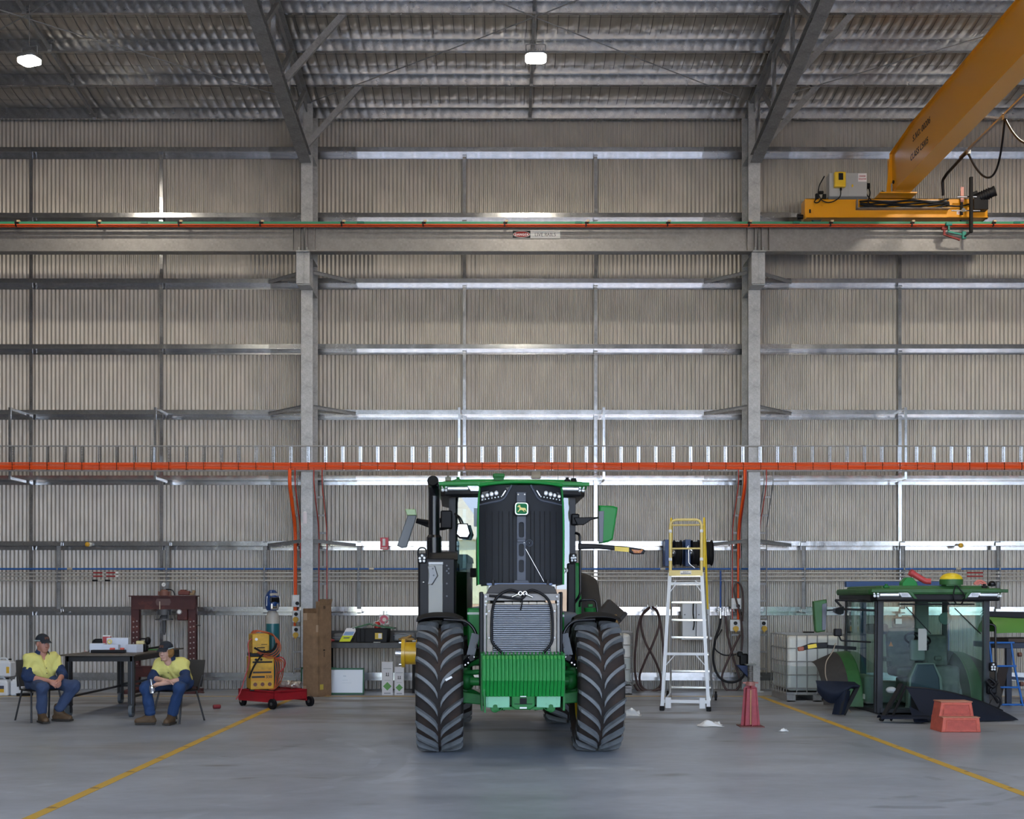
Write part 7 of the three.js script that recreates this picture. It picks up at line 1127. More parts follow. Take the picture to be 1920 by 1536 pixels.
  mesh('shoulder', lathe([[0.106, 1.02], [0.106, 1.08], [0.096, 1.16], [0.06, 1.222], [0.03, 1.242]], 28), mat([0.42, 0.40, 0.36], 0.5), g); mesh('valve', [cyl(0.018, 0.018, 0.10, 0, 1.29, 0, 'y', 10), cyl(0.03, 0.03, 0.02, 0.03, 1.29, 0, 'x', 12)], mat([0.5, 0.38, 0.15], 0.35, 0.8), g);
  const h = thing('welding_helmet', 'blue and black welding helmet hung on the gas cylinder', 'helmet', [-3.66, deckY + 1.25, 2.50], 0.5);
  mesh('shell', surf((u, v) => { const a = u * 6.283, y = 0.32 * v, r = 0.125 * Math.sqrt(Math.max(0, 1 - Math.pow((v - 0.42) / 0.62, 2))) ; return [r * Math.cos(a) * 0.92, y - 0.02, r * Math.sin(a) * 1.12]; }, 28, 14), mat([0.010, 0.045, 0.17], 0.3), h);
  mesh('visor', rb(0.15, 0.085, 0.05, 0.015, 0, 0.145, 0.115), MT.blackGloss, h); mesh('lower_face', rb(0.13, 0.11, 0.05, 0.03, 0, 0.045, 0.105), MT.alu, h); mesh('brow', rb(0.14, 0.05, 0.06, 0.02, 0, 0.225, 0.09), mat([0.35, 0.32, 0.28], 0.4), h); for (const q of [-1, 1]) mesh('flame_print', bar([q * 0.11, 0.05, 0.06], [q * 0.10, 0.2, 0.05], 0.01, 0.01), MT.white, h);
  const c = thing('crumpled_foil', 'crumpled silver and brown wrapper on the red trolley', 'wrapper', [-3.33, 0.272, 2.70], -0.3); mesh('wrap', surf((u, v) => { const a = v * 6.283, r = 0.055 * (0.7 + 0.6 * fbm(u * 9, v * 5, 2)); return [(u - 0.5) * 0.36, 0.05 + r * Math.sin(a), r * Math.cos(a)]; }, 26, 14, 0.4), mat([0.55, 0.52, 0.48], 0.35, 0.5, { map: scaled(grime, 8) }), c); mesh('band', tor(0.058, 0.008, 0.02, 0.05, 0, 'x', 16, 6), mat([0.25, 0.17, 0.10], 0.6), c);
}
{ // tall open carton
  const C = thing('tall_carton', 'tall open cardboard carton standing against the left-hand column', 'carton', [-3.20, 0, 0.88], -0.55);
  const cb = mat([0.36, 0.235, 0.145], 0.75, 0, { map: scaled(grime, 2) }), w = 0.17, d = 0.17, H = 1.42;
  mesh('panel', ext(-w, w, 0, H, d - 0.006, d), cb, C); mesh('panel', ext(w - 0.006, w, 0, 1.56, -d, d), cb, C); mesh('panel', ext(-w, w, 0, 1.62, -d, -d + 0.006), cb, C); mesh('panel', ext(-w, -w + 0.006, 0, 1.50, -d, d), cb, C);
  mesh('flap', [bar([w - 0.003, 1.555, 0], [w + 0.03, 1.66, 0], 0.33, 0.006, V(1, 0.3, 0))], cb, C); mesh('tape', [ext(-w + 0.01, -w + 0.09, H - 0.12, H + 0.001, d, d + 0.001), ext(w - 0.05, w + 0.001, 1.10, 1.22, d, d + 0.001), ext(-w + 0.0, -w + 0.07, 0, 0.18, d, d + 0.001)], mat([0.45, 0.32, 0.22], 0.4), C);
  mesh('arrow_print', [bx(0.001, 0.09, 0.012, w + 0.001, 0.72, 0.02), bx(0.001, 0.02, 0.05, w + 0.001, 0.79, 0.02), bx(0.001, 0.05, 0.012, w + 0.001, 1.52, 0.0), bx(0.001, 0.05, 0.012, w + 0.001, 1.52, 0.03)], MT.black, C); mesh('yellow_label', ext(w, w + 0.001, 0.12, 0.21, 0.04, 0.13), mat([0.62, 0.50, 0.08], 0.5), C);
}
{ // whiteboards leaning on the wall
  const board = (label, x, z, W, H, lean) => { const b = thing('whiteboard', label, 'whiteboard', [x, 0.004, z]); const g = new THREE.Group(); g.name = 'panel'; g.rotation.x = -lean; b.add(g); const gm = mat([0.012, 0.11, 0.05], 0.5);
    mesh('frame', [ext(-W / 2, W / 2, 0, 0.03, -0.012, 0.012), ext(-W / 2, W / 2, H - 0.03, H, -0.012, 0.012), ext(-W / 2, -W / 2 + 0.025, 0, H, -0.012, 0.012), ext(W / 2 - 0.025, W / 2, 0, H, -0.012, 0.012)], gm, g); mesh('face', ext(-W / 2 + 0.02, W / 2 - 0.02, 0.02, H - 0.02, -0.006, 0.004), mat([0.70, 0.75, 0.82], 0.3), g); return g; };
  board('green framed whiteboard standing left behind the tall carton', -3.23, 0.55, 0.62, 0.47, 0.10);
  const g = board('green framed whiteboard with faint scribbles right of the tall carton', -2.73, 0.60, 0.60, 0.46, 0.10);
  mesh('scribble', [bx(0.10, 0.006, 0.001, -0.03, 0.25, 0.005), bx(0.16, 0.005, 0.001, 0.0, 0.20, 0.005), bx(0.05, 0.02, 0.001, -0.04, 0.32, 0.005)], mat([0.52, 0.60, 0.68], 0.4), g);
}
{ // cartons with green diamonds
  const wm = mat([0.66, 0.67, 0.71], 0.6), gm = mat([0.10, 0.30, 0.07], 0.5);
  const mk = (label, x, W, H) => { const c = thing('gas_carton', label, 'carton', [x, 0, 0.62], 0.06); mesh('box', rb(W, H, W, 0.003, 0, H / 2, 0), wm, c); mesh('diamond', prism([[0, 0.075], [0.075, 0], [0, -0.075], [-0.075, 0]].map(([x2, y]) => [x2 * W / 0.19, y * W / 0.19]), 0.002).translate(0, H * 0.27, W / 2 + 0.001), gm, c); mesh('arrow_print', [bx(0.012, 0.055, 0.002, -0.016, H * 0.63, W / 2 + 0.001), bx(0.012, 0.055, 0.002, 0.016, H * 0.63, W / 2 + 0.001), bx(0.06, 0.008, 0.002, 0, H * 0.58, W / 2 + 0.001)], MT.black, c); mesh('text_print', [bx(W * 0.75, 0.010, 0.002, 0, H * 0.80, W / 2 + 0.001), bx(W * 0.55, 0.006, 0.002, 0, H * 0.45, W / 2 + 0.001), bx(W * 0.6, 0.02, 0.002, 0, H * 0.06, W / 2 + 0.001)], mat([0.30, 0.32, 0.36], 0.6), c); mesh('flap_line', bx(W, 0.002, 0.003, 0, H - 0.03, W / 2), mat([0.45, 0.46, 0.5], 0.6), c); };
  mk('taller white carton with a green diamond below the workbench', -2.02, 0.188, 0.575); mk('shorter white carton with a green diamond beside the tractor wheel', -1.815, 0.16, 0.485);
}
{ // workbench against the wall
  const B = thing('workbench', 'long dark steel workbench left of the tractor', 'workbench', [-2.35, 0, -0.05]);
  const gm = mat([0.085, 0.09, 0.10], 0.5, 0.3, { map: scaled(grime, 2) });
  mesh('bench_top', rb(1.75, 0.095, 0.68, 0.006, 0, 0.845, 0), gm, B); mesh('back_board', [ext(-0.85, 0.85, 0.89, 1.09, -0.36, -0.34)], gm, B);
  for (const x of [-0.80, 0.78]) { mesh('leg', [ext(x - 0.05, x + 0.05, 0, 0.80, 0.25, 0.31)], MT.blackMatt, B); mesh('leg', [ext(x - 0.05, x + 0.05, 0, 0.80, -0.31, -0.25)], MT.blackMatt, B); }
  const Y = 0.894;
  const t = thing('tool_crate', 'black plastic tote with open green lids on the workbench', 'crate', [-2.33, Y, 0.05], -0.06);
  mesh('tub', [prism([[-0.27, 0], [0.27, 0], [0.29, 0.25], [-0.29, 0.25]], 0.34, 0.012)], MT.black, t); mesh('rib', [-0.2, -0.12].map((x) => ext(x - 0.008, x + 0.008, 0.02, 0.23, 0.17, 0.176)), MT.blackMatt, t);
  const gl = mat([0.012, 0.12, 0.035], 0.45); mesh('lid', [bar([-0.30, 0.26, 0], [-0.05, 0.33, 0], 0.34, 0.02), bar([-0.05, 0.335, 0.02], [0.02, 0.30, 0.02], 0.30, 0.015)], gl, t); mesh('lid', [bar([0.06, 0.30, 0.05], [0.40, 0.25, 0.05], 0.3, 0.02)], gl, t); mesh('yellow_label', [ext(0.06, 0.19, 0.06, 0.17, 0.17, 0.1745)], mat([0.62, 0.45, 0.05], 0.5), t); mesh('label_code', ext(0.12, 0.18, 0.075, 0.16, 0.1745, 0.176), MT.white, t);
  mesh('cable_heap', [tube([[-0.36, 0.25, 0.05], [-0.28, 0.27, 0.08], [-0.2, 0.26, 0.1], [-0.1, 0.31, 0.1]], 0.022, 7), tube([[0.0, 0.31, 0.1], [0.06, 0.33, 0.1], [0.12, 0.27, 0.1]], 0.010, 6), tube([[0.2, 0.29, 0.0], [0.24, 0.38, 0.0], [0.34, 0.40, 0.0]], 0.012, 6)], mat([0.35, 0.38, 0.36], 0.5), t);
  const bg = thing('leaflet_bag', 'yellow and blue printed packet leaning on the black tote', 'packet', [-2.82, Y, 0.22], 0.15); mesh('packet', [surf((u, v) => [(u - 0.5) * 0.19 + 0.13 * v, 0.02 + 0.235 * v, 0.12 - 0.14 * v + 0.01 * Math.sin(u * 6)], 6, 8)], mat(0xffffff, 0.4, 0, { map: canvasTex(64, 128, (x) => { x.fillStyle = '#dfe0e6'; x.fillRect(0, 0, 64, 128); x.fillStyle = '#7fa2cf'; x.fillRect(4, 34, 56, 34); x.fillStyle = '#cfdc2c'; x.fillRect(0, 72, 64, 56); x.fillStyle = '#44505a'; x.fillRect(14, 88, 36, 10); }) }), bg, true); mesh('hook_hole', cyl(0.012, 0.012, 0.004, 0.15, 0.245, -0.02, 'z', 10), MT.blackMatt, bg);
  const rg = thing('yellow_gloves', 'crumpled tan work gloves at the right end of the workbench', 'gloves', [-1.72, Y, 0.05]); mesh('glove', [sph(0.07, -0.05, 0.05, 0, 1.2, 0.7, 0.9, 14), sph(0.06, 0.05, 0.045, 0.02, 1.3, 0.6, 0.8, 14), rod([-0.02, 0.08, 0], [0.07, 0.115, 0.02], 0.02, 8), rod([-0.1, 0.03, 0.02], [-0.15, 0.06, 0.04], 0.018, 8)], mat([0.36, 0.23, 0.08], 0.8), rg); mesh('tube', rod([0.09, 0.02, 0.05], [0.18, 0.025, 0.04], 0.018, 8), mat([0.5, 0.52, 0.5], 0.5), rg);
  const rp = thing('red_pump', 'small red air tool at the left end of the workbench', 'tool', [-3.11, Y, 0.12]); mesh('body', [rb(0.12, 0.06, 0.09, 0.025, 0, 0.035, 0)], mat([0.5, 0.05, 0.07], 0.45), rp); mesh('nozzle', rod([0.05, 0.04, 0], [0.10, 0.03, 0], 0.02, 8), mat([0.3, 0.04, 0.05], 0.5), rp);
  const wp = thing('shrink_wrap', 'grey shrink-wrapped lump on the workbench behind the packet', 'bundle', [-2.88, Y, -0.12]); mesh('lump', [rb(0.36, 0.16, 0.2, 0.05, 0, 0.08, 0)], mat([0.12, 0.13, 0.14], 0.4), wp); mesh('band', ext(-0.185, 0.185, 0.075, 0.085, -0.103, 0.103), mat([0.25, 0.27, 0.3], 0.4), wp);
  const wb = thing('wrapped_bundle', 'grey plastic-wrapped bundle at the back right of the workbench', 'bundle', [-1.80, Y, -0.18]); mesh('lump', [rb(0.40, 0.17, 0.16, 0.05, 0, 0.085, 0)], mat([0.14, 0.15, 0.16], 0.35), wb); mesh('crease', tube([[-0.18, 0.12, 0.085], [0, 0.15, 0.085], [0.18, 0.1, 0.085]], 0.008, 6), mat([0.3, 0.32, 0.35], 0.35), wb);
  const tg = thing('paper_tag', 'white tag lying on the front edge of the workbench', 'tag', [-2.24, Y, 0.26]); mesh('card', ext(-0.06, 0.06, 0, 0.012, -0.03, 0.03), mat([0.5, 0.52, 0.5], 0.6), tg); mesh('line', ext(-0.04, 0.04, 0.012, 0.0125, -0.01, 0.01), MT.greyPlastic, tg);
  // fire hose reel sign and extinguisher above the bench
  const z = -0.5, e = thing('fire_extinguisher', 'red fire extinguisher with round sign on the wall above the workbench', 'extinguisher', [sx(716, z), sy(1163, z), z]);
  mesh('sign_board', [rb(0.18, 0.18, 0.01, 0.004, 0.04, 0.01, 0)], MT.white, e); mesh('sign_disc', [prism(ring(0.04, 0.01, 0.08, 28), 0.006).translate(0, 0, 0.009)], mat([0.5, 0.05, 0.10], 0.4), e); mesh('sign_ring', [prism(ring(0.045, 0.01, 0.035, 20), 0.004).translate(0, 0, 0.014)], mat([0.72, 0.62, 0.6], 0.4), e);
  mesh('bracket', [ext(0.02, 0.045, 0.08, 0.17, -0.02, 0.0), ext(0.03, 0.045, -1.1, -0.08, -0.03, -0.015)], MT.white, e); mesh('body', [cyl(0.055, 0.055, 0.20, -0.075, -0.17, 0.04, 'y', 18), sph(0.055, -0.075, -0.07, 0.04, 1, 0.8, 1, 16)], mat([0.48, 0.015, 0.015], 0.3), e); mesh('trigger', [rod([-0.075, -0.03, 0.04], [-0.03, 0.02, 0.05], 0.012, 8), tube([[-0.075, -0.03, 0.04], [-0.13, -0.04, 0.05], [-0.15, -0.14, 0.05]], 0.010, 6)], MT.white, e);
}
{ // drink can on the floor
  const c = thing('drink_can', 'empty drink can lying on the floor left of the trolley', 'can', [-4.335, 0.033, 3.35], 0.5); mesh('body', lathe([[0, -0.057], [0.024, -0.057], [0.032, -0.05], [0.032, 0.045], [0.026, 0.057], [0, 0.054]], 20, 'x'), mat([0.28, 0.04, 0.05], 0.3, 0.5), c); mesh('lid', cyl(0.026, 0.026, 0.004, 0.057, 0, 0, 'x', 18), MT.chrome, c);
}
// =====================================================================================
// two seated workers
// =====================================================================================
// naive surface nets of a signed distance field
function nets(f, lo, hi, c) {
  const n = [0, 1, 2].map((k) => Math.ceil((hi[k] - lo[k]) / c) + 1), [nx, ny, nz] = n, S = new Float32Array(nx * ny * nz), id = (i, j, k) => i + nx * (j + ny * k);
  for (let k = 0; k < nz; k++) for (let j = 0; j < ny; j++) for (let i = 0; i < nx; i++) S[id(i, j, k)] = f(lo[0] + i * c, lo[1] + j * c, lo[2] + k * c);
  const cell = new Int32Array(nx * ny * nz).fill(-1), P = [], N = [], I = [];
  for (let k = 0; k + 1 < nz; k++) for (let j = 0; j + 1 < ny; j++) for (let i = 0; i + 1 < nx; i++) {
    let m = 0, x = 0, y = 0, z = 0, cnt = 0; const v = [];
    for (let q = 0; q < 8; q++) { const s = S[id(i + (q & 1), j + ((q >> 1) & 1), k + (q >> 2))]; v.push(s); if (s < 0) m++; }
    if (!m || m === 8) continue;
    for (let a = 0; a < 8; a++) for (const b of [1, 2, 4]) if (!(a & b)) { const e = a | b; if ((v[a] < 0) !== (v[e] < 0)) { const t = v[a] / (v[a] - v[e]); x += (a & 1) + (b === 1 ? t : 0); y += ((a >> 1) & 1) + (b === 2 ? t : 0); z += (a >> 2) + (b === 4 ? t : 0); cnt++; } }
    cell[id(i, j, k)] = P.length / 3; const X = lo[0] + (i + x / cnt) * c, Y = lo[1] + (j + y / cnt) * c, Z = lo[2] + (k + z / cnt) * c, h = c * 0.5;
    P.push(X, Y, Z); const g = V(f(X + h, Y, Z) - f(X - h, Y, Z), f(X, Y + h, Z) - f(X, Y - h, Z), f(X, Y, Z + h) - f(X, Y, Z - h)).normalize(); N.push(g.x, g.y, g.z);
  }
  const quad = (a, b, cc, d, flip) => { if (a < 0 || b < 0 || cc < 0 || d < 0) return; flip ? I.push(a, cc, b, a, d, cc) : I.push(a, b, cc, a, cc, d); };
  for (let k = 1; k + 1 < nz; k++) for (let j = 1; j + 1 < ny; j++) for (let i = 1; i + 1 < nx; i++) {
    const s = S[id(i, j, k)] < 0;
    if (s !== (S[id(i + 1, j, k)] < 0)) quad(cell[id(i, j - 1, k - 1)], cell[id(i, j, k - 1)], cell[id(i, j, k)], cell[id(i, j - 1, k)], !s);
    if (s !== (S[id(i, j + 1, k)] < 0)) quad(cell[id(i - 1, j, k - 1)], cell[id(i - 1, j, k)], cell[id(i, j, k)], cell[id(i, j, k - 1)], !s);
    if (s !== (S[id(i, j, k + 1)] < 0)) quad(cell[id(i - 1, j - 1, k)], cell[id(i, j - 1, k)], cell[id(i, j, k)], cell[id(i - 1, j, k)], !s);
  }
  const g = new THREE.BufferGeometry(); g.setAttribute('position', new THREE.Float32BufferAttribute(P, 3)); g.setAttribute('normal', new THREE.Float32BufferAttribute(N, 3)); g.setIndex(I);
  return prep(g);
}
const smin = (a, b, k) => { const h = Math.max(k - Math.abs(a - b), 0) / k; return Math.min(a, b) - h * h * k * 0.25; };
const cap = (a, b, ra, rb2) => { const dx = b[0] - a[0], dy = b[1] - a[1], dz = b[2] - a[2], l2 = dx * dx + dy * dy + dz * dz; return (x, y, z) => { const px = x - a[0], py = y - a[1], pz = z - a[2], t = Math.max(0, Math.min(1, (px * dx + py * dy + pz * dz) / l2)); return Math.hypot(px - t * dx, py - t * dy, pz - t * dz) - (ra + (rb2 - ra) * t); }; };
const ell = (c, r) => (x, y, z) => { const k = Math.hypot((x - c[0]) / r[0], (y - c[1]) / r[1], (z - c[2]) / r[2]); return (k - 1) * Math.min(r[0], r[1], r[2]); };
const uni = (k, ...fs) => (x, y, z) => { let d = fs[0](x, y, z); for (let i = 1; i < fs.length; i++) d = smin(d, fs[i](x, y, z), k); return d; };
const lerp3 = (a, b, t) => [a[0] + (b[0] - a[0]) * t, a[1] + (b[1] - a[1]) * t, a[2] + (b[2] - a[2]) * t];
const bnd = (pts, m) => [[0, 1, 2].map((k) => Math.min(...pts.map((p) => p[k])) - m), [0, 1, 2].map((k) => Math.max(...pts.map((p) => p[k])) + m)];

function person(P) {
  const t = thing('person', P.label, 'person', P.pos, P.turn);
  const J = P.joints, skin = mat(P.skin, 0.55), wrinkle = { bumpMap: scaled(mottle, 5), bumpScale: 0.012 };
  const torso = (g) => uni(0.06, cap(lerp3(J.pelvis, J.chest, 0).map((v, k) => v + (k === 0 ? -0.065 : 0)), [J.chest[0] - 0.07, J.chest[1], J.chest[2]], 0.115 + g, 0.105 + g), cap([J.pelvis[0] + 0.065, J.pelvis[1], J.pelvis[2]], [J.chest[0] + 0.07, J.chest[1], J.chest[2]], 0.115 + g, 0.105 + g), cap(J.shR, J.shL, 0.066 + g, 0.066 + g), ell([(J.pelvis[0] + J.chest[0]) / 2, J.pelvis[1] + 0.12, J.pelvis[2] + P.belly], [0.155 + g, 0.14 + g, 0.12 + g]));
  const neck = cap(J.neck, J.head, 0.06, 0.055);
  const armF = (s) => { const sh = J['sh' + s], el = J['el' + s], wr = J['wr' + s]; return uni(0.03, cap(sh, el, 0.055, 0.044), cap(el, wr, 0.044, 0.03)); };
  const legF = (s) => uni(0.04, cap(J['hip' + s], J['kn' + s], 0.075, 0.056), cap(J['kn' + s], J['an' + s], 0.06, 0.042));
  // hand: palm and five bent fingers
  const hand = (s) => {
    const w = V(...J['wr' + s]), dir = V(...P['hand' + s].dir).normalize(), pal = V(...P['hand' + s].palm).normalize(), side = dir.clone().cross(pal).normalize(), th = s === 'R' ? -1 : 1, curl = P['hand' + s].curl ?? 0.7;
    const at = (a, b, c) => w.clone().addScaledVector(dir, a).addScaledVector(side, b).addScaledVector(pal, c).toArray();
    const fs = [uni(0.02, cap(at(0.0, 0, 0), at(0.05, 0, 0), 0.028, 0.026), cap(at(0.05, -0.022, 0), at(0.08, -0.026, 0), 0.017, 0.014), cap(at(0.05, 0.022, 0), at(0.08, 0.026, 0), 0.017, 0.014), cap(at(0.06, 0, 0), at(0.085, 0, 0), 0.02, 0.015))];
    [[-0.030, 0.062], [-0.010, 0.074], [0.011, 0.070], [0.031, 0.055]].forEach(([b, len]) => {
      const a1 = curl * 0.6, a2 = curl * 1.5, p0 = [0.078, b], p1 = at(0.078 + len * 0.45 * Math.cos(a1), b * 1.02, len * 0.45 * Math.sin(a1)), p2 = at(0.078 + len * (0.45 * Math.cos(a1) + 0.35 * Math.cos(a2)), b * 1.03, len * (0.45 * Math.sin(a1) + 0.35 * Math.sin(a2))), p3 = at(0.078 + len * (0.45 * Math.cos(a1) + 0.35 * Math.cos(a2) + 0.25 * Math.cos(a2 + 0.5 * curl)), b * 1.03, len * (0.45 * Math.sin(a1) + 0.35 * Math.sin(a2) + 0.25 * Math.sin(a2 + 0.5 * curl)));
      fs.push(uni(0.004, cap(at(p0[0], p0[1], 0), p1, 0.0098, 0.009), cap(p1, p2, 0.009, 0.0083), cap(p2, p3, 0.0083, 0.0073)));
    });
    fs.push(uni(0.006, cap(at(0.02, th * -0.026, 0.008), at(0.055, th * -0.046, 0.02), 0.015, 0.012), cap(at(0.055, th * -0.046, 0.02), at(0.088, th * -0.040, 0.032), 0.011, 0.009)));
    const f = (x, y, z) => { let d = 1; for (const q of fs) d = smin(d, q(x, y, z), 0.004); return d; };
    const [lo, hi] = bnd([at(-0.03, -0.06, -0.04), at(0.17, 0.06, 0.09), at(-0.03, 0.06, 0.09), at(0.17, -0.06, -0.04), at(0.17, -0.06, 0.09), at(-0.03, 0.06, -0.04), at(-0.03, -0.06, 0.09), at(0.17, 0.06, -0.04)], 0.01);
    return nets(f, lo, hi, 0.004);
  };
  // head in its own axes, then turned
  const headM = new THREE.Matrix4().compose(V(...J.head), new THREE.Quaternion().setFromEuler(new THREE.Euler(P.headTilt, P.headTurn, P.headRoll ?? 0, 'YXZ')), V(1, 1, 1));
  const hf0 = uni(0.03, ell([0, 0.035, -0.012], [0.074, 0.088, 0.094]), ell([0, -0.035, 0.022], [0.056, 0.075, 0.068]), ell([0, -0.092, 0.055], [0.030, 0.022, 0.026]), ell([0.034, -0.03, 0.055], [0.026, 0.03, 0.026]), ell([-0.034, -0.03, 0.055], [0.026, 0.03, 0.026]), cap([0, -0.06, -0.02], [0, -0.15, -0.035], 0.055, 0.058));
  const fine = [[cap([0, 0.012, 0.082], [0, -0.022, 0.104], 0.009, 0.0125), 0.014], [cap([-0.012, -0.027, 0.092], [0.012, -0.027, 0.092], 0.009, 0.009), 0.01], [cap([-0.040, 0.030, 0.078], [-0.012, 0.028, 0.088], 0.010, 0.010), 0.016], [cap([0.040, 0.030, 0.078], [0.012, 0.028, 0.088], 0.010, 0.010), 0.016], [cap([-0.020, -0.055, 0.084], [0.020, -0.055, 0.084], 0.0075, 0.0075), 0.008], [cap([-0.017, -0.066, 0.082], [0.017, -0.066, 0.082], 0.008, 0.008), 0.008], [ell([-0.076, -0.005, -0.012], [0.011, 0.032, 0.020]), 0.008], [ell([0.076, -0.005, -0.012], [0.011, 0.032, 0.020]), 0.008]];
  const sock = [ell([-0.030, 0.010, 0.088], [0.015, 0.010, 0.012]), ell([0.030, 0.010, 0.088], [0.015, 0.010, 0.012])];
  const hf = (x, y, z) => { let d = hf0(x, y, z); for (const [q, k] of fine) d = smin(d, q(x, y, z), k); for (const q of sock) { const e = -q(x, y, z); d = Math.max(d, -smin(-d, -e, 0.008) < d ? d : Math.max(d, e * 0.6)); } return d; };
  const headG = nets(hf, [-0.11, -0.21, -0.13], [0.11, 0.14, 0.14], 0.0045).applyMatrix4(headM);
  const foot = (s) => { const a = J['an' + s], to = J['to' + s], heel = lerp3(a, to, -0.22); return uni(0.03, cap([a[0], a[1] + 0.06, a[2]], [a[0], a[1] - 0.02, a[2]], 0.05, 0.048), cap([heel[0], to[1] + 0.018, heel[2]], [to[0], to[1] + 0.012, to[2]], 0.040, 0.041), cap([a[0], a[1], a[2]], lerp3(a, to, 0.75), 0.046, 0.038)); };
  const bodyF = uni(0.03, torso(-0.012), neck, armF('R'), armF('L'), legF('R'), legF('L'));
  const all = Object.values(J), [lo, hi] = bnd(all, 0.2);
  const body = mesh('body', [nets(bodyF, lo, hi, 0.013), headG, hand('R'), hand('L')], skin, t);
  const dark = mat([0.03, 0.02, 0.018], 0.3);
  for (const s of [-1, 1]) mesh('eye', sph(0.0105, s * 0.030, 0.009, 0.0775, 1, 0.62, 1, 12).applyMatrix4(headM), mat([0.55, 0.53, 0.5], 0.25), body), mesh('pupil', sph(0.005, s * 0.030, 0.009, 0.086, 1, 0.9, 0.6, 8).applyMatrix4(headM), dark, body), mesh('eyebrow', tube([[s * 0.046, 0.028, 0.080], [s * 0.030, 0.034, 0.0935], [s * 0.014, 0.030, 0.099]], 0.0042, 5, 8).applyMatrix4(headM), mat(P.hair, 0.8), body);
  mesh('mouth', tube([[-0.019, -0.061, 0.0875], [0, -0.0605, 0.0925], [0.019, -0.061, 0.0875]], 0.0022, 5, 8).applyMatrix4(headM), mat([0.22, 0.07, 0.06], 0.6), body);
  // shirt
  const yel = mat([0.68, 0.63, 0.19], 0.8, 0, wrinkle), navy = mat([0.010, 0.028, 0.085], 0.8, 0, wrinkle);
  const mid = (s) => lerp3(J['sh' + s], J['el' + s], 0.62), low = (s) => lerp3(J['el' + s], J['wr' + s], P.cuff);
  const vneck = cap([J.neck[0], J.neck[1] + 0.03, J.neck[2] + 0.07], [J.chest[0], J.chest[1] - 0.05, J.chest[2] + 0.135], 0.055, 0.012);
  const fold = (x, y, z) => 0.009 * Math.sin(34 * y + 9 * x + 5 * Math.sin(14 * x)) * (0.6 + 0.4 * Math.sin(21 * z + 8 * y));
  const shirtF = (x, y, z) => { let d = uni(0.05, torso(0.012), cap(J.shR, mid('R'), 0.070, 0.068), cap(J.shL, mid('L'), 0.070, 0.068))(x, y, z) + fold(x, y, z); d = Math.max(d, P.hem - y); d = Math.max(d, -(Math.hypot(x - J.neck[0], z - J.neck[2] - 0.01) - 0.062 + Math.max(0, J.neck[1] - 0.02 - y) * 3)); return Math.max(d, -vneck(x, y, z)); };
  mesh('shirt', nets(shirtF, bnd([J.pelvis, J.chest, J.shR, J.shL, mid('R'), mid('L'), J.neck], 0.17)[0], bnd([J.pelvis, J.chest, J.shR, J.shL, mid('R'), mid('L'), J.neck], 0.17)[1], 0.011), yel, t);
  for (const s of ['R', 'L']) { const a = lerp3(J['sh' + s], J['el' + s], 0.60), e = J['el' + s], l = low(s), f = (x, y, z) => uni(0.03, cap(a, e, 0.070, 0.063), cap(e, l, 0.063, 0.053))(x, y, z) + 0.7 * fold(x, y, z); mesh('sleeve', nets(f, bnd([a, e, l], 0.1)[0], bnd([a, e, l], 0.1)[1], 0.010), navy, t).userData.label = 'rolled navy sleeve'; }
  const nk = V(...J.neck); mesh('collar', [surf((u, v) => { const a = 2.32 + 4.78 * u, r = 0.070 + 0.026 * v; return [nk.x + r * Math.cos(a), nk.y + 0.050 - 0.045 * v - 0.03 * Math.sin(a), nk.z + 0.01 + r * Math.sin(a)]; }, 28, 3)], navy, t);
  const btn = []; for (let k = 0; k < 3; k++) { const y = J.chest[1] - 0.07 - 0.07 * k; btn.push(sph(0.007, J.chest[0] + 0.004, y, J.chest[2] + 0.137 + P.belly * 0.9 * (k + 1) / 3, 1, 1, 0.5, 8)); } for (const b of btn) mesh('button', b, dark, t);
  // trousers
  const jean = mat(P.trousers, 0.85, 0, wrinkle);
  const trF = (x, y, z) => { const low2 = (s) => lerp3(J['kn' + s], J['an' + s], 0.86); const d = uni(0.05, cap([J.pelvis[0] - 0.075, J.pelvis[1] - 0.02, J.pelvis[2]], [J.pelvis[0] + 0.075, J.pelvis[1] - 0.02, J.pelvis[2]], 0.142, 0.142), cap(J.hipR, J.knR, 0.094, 0.074), cap(J.hipL, J.knL, 0.094, 0.074), cap(J.knR, low2('R'), 0.072, 0.070), cap(J.knL, low2('L'), 0.072, 0.070))(x, y, z); return Math.max(d + 0.8 * fold(x, y, z), y - P.hem - 0.03 - Math.max(0, z - J.pelvis[2] - 0.04) * 4); };
  mesh('trousers', nets(trF, bnd([J.pelvis, J.hipR, J.hipL, J.knR, J.knL, J.anR, J.anL], 0.17)[0], bnd([J.pelvis, J.hipR, J.hipL, J.knR, J.knL, J.anR, J.anL], 0.17)[1], 0.012), jean, t);
  for (const s of ['R', 'L']) {
    const a = J['an' + s], to = J['to' + s], f = foot(s), bt = mat([0.115, 0.070, 0.035], 0.7, 0, { map: scaled(grime, 6) });
    const b = mesh('boot', nets((x, y, z) => Math.max(f(x, y, z), P.sole[s] - y), bnd([a, to, lerp3(a, to, -0.3), [a[0], a[1] + 0.06, a[2]]], 0.09)[0], bnd([a, to, lerp3(a, to, -0.3), [a[0], a[1] + 0.06, a[2]]], 0.09)[1], 0.008), bt, t);
    const h = lerp3(a, to, -0.36), e = lerp3(a, to, 1.18); mesh('sole', bar([h[0], P.sole[s] - 0.008, h[2]], [e[0], P.sole[s] - 0.008, e[2]], 0.095, 0.024), mat([0.03, 0.025, 0.02], 0.8), b);
  }
  // cap with peak, badge and glasses arm
  const capM = mat([0.010, 0.016, 0.026], 0.8);
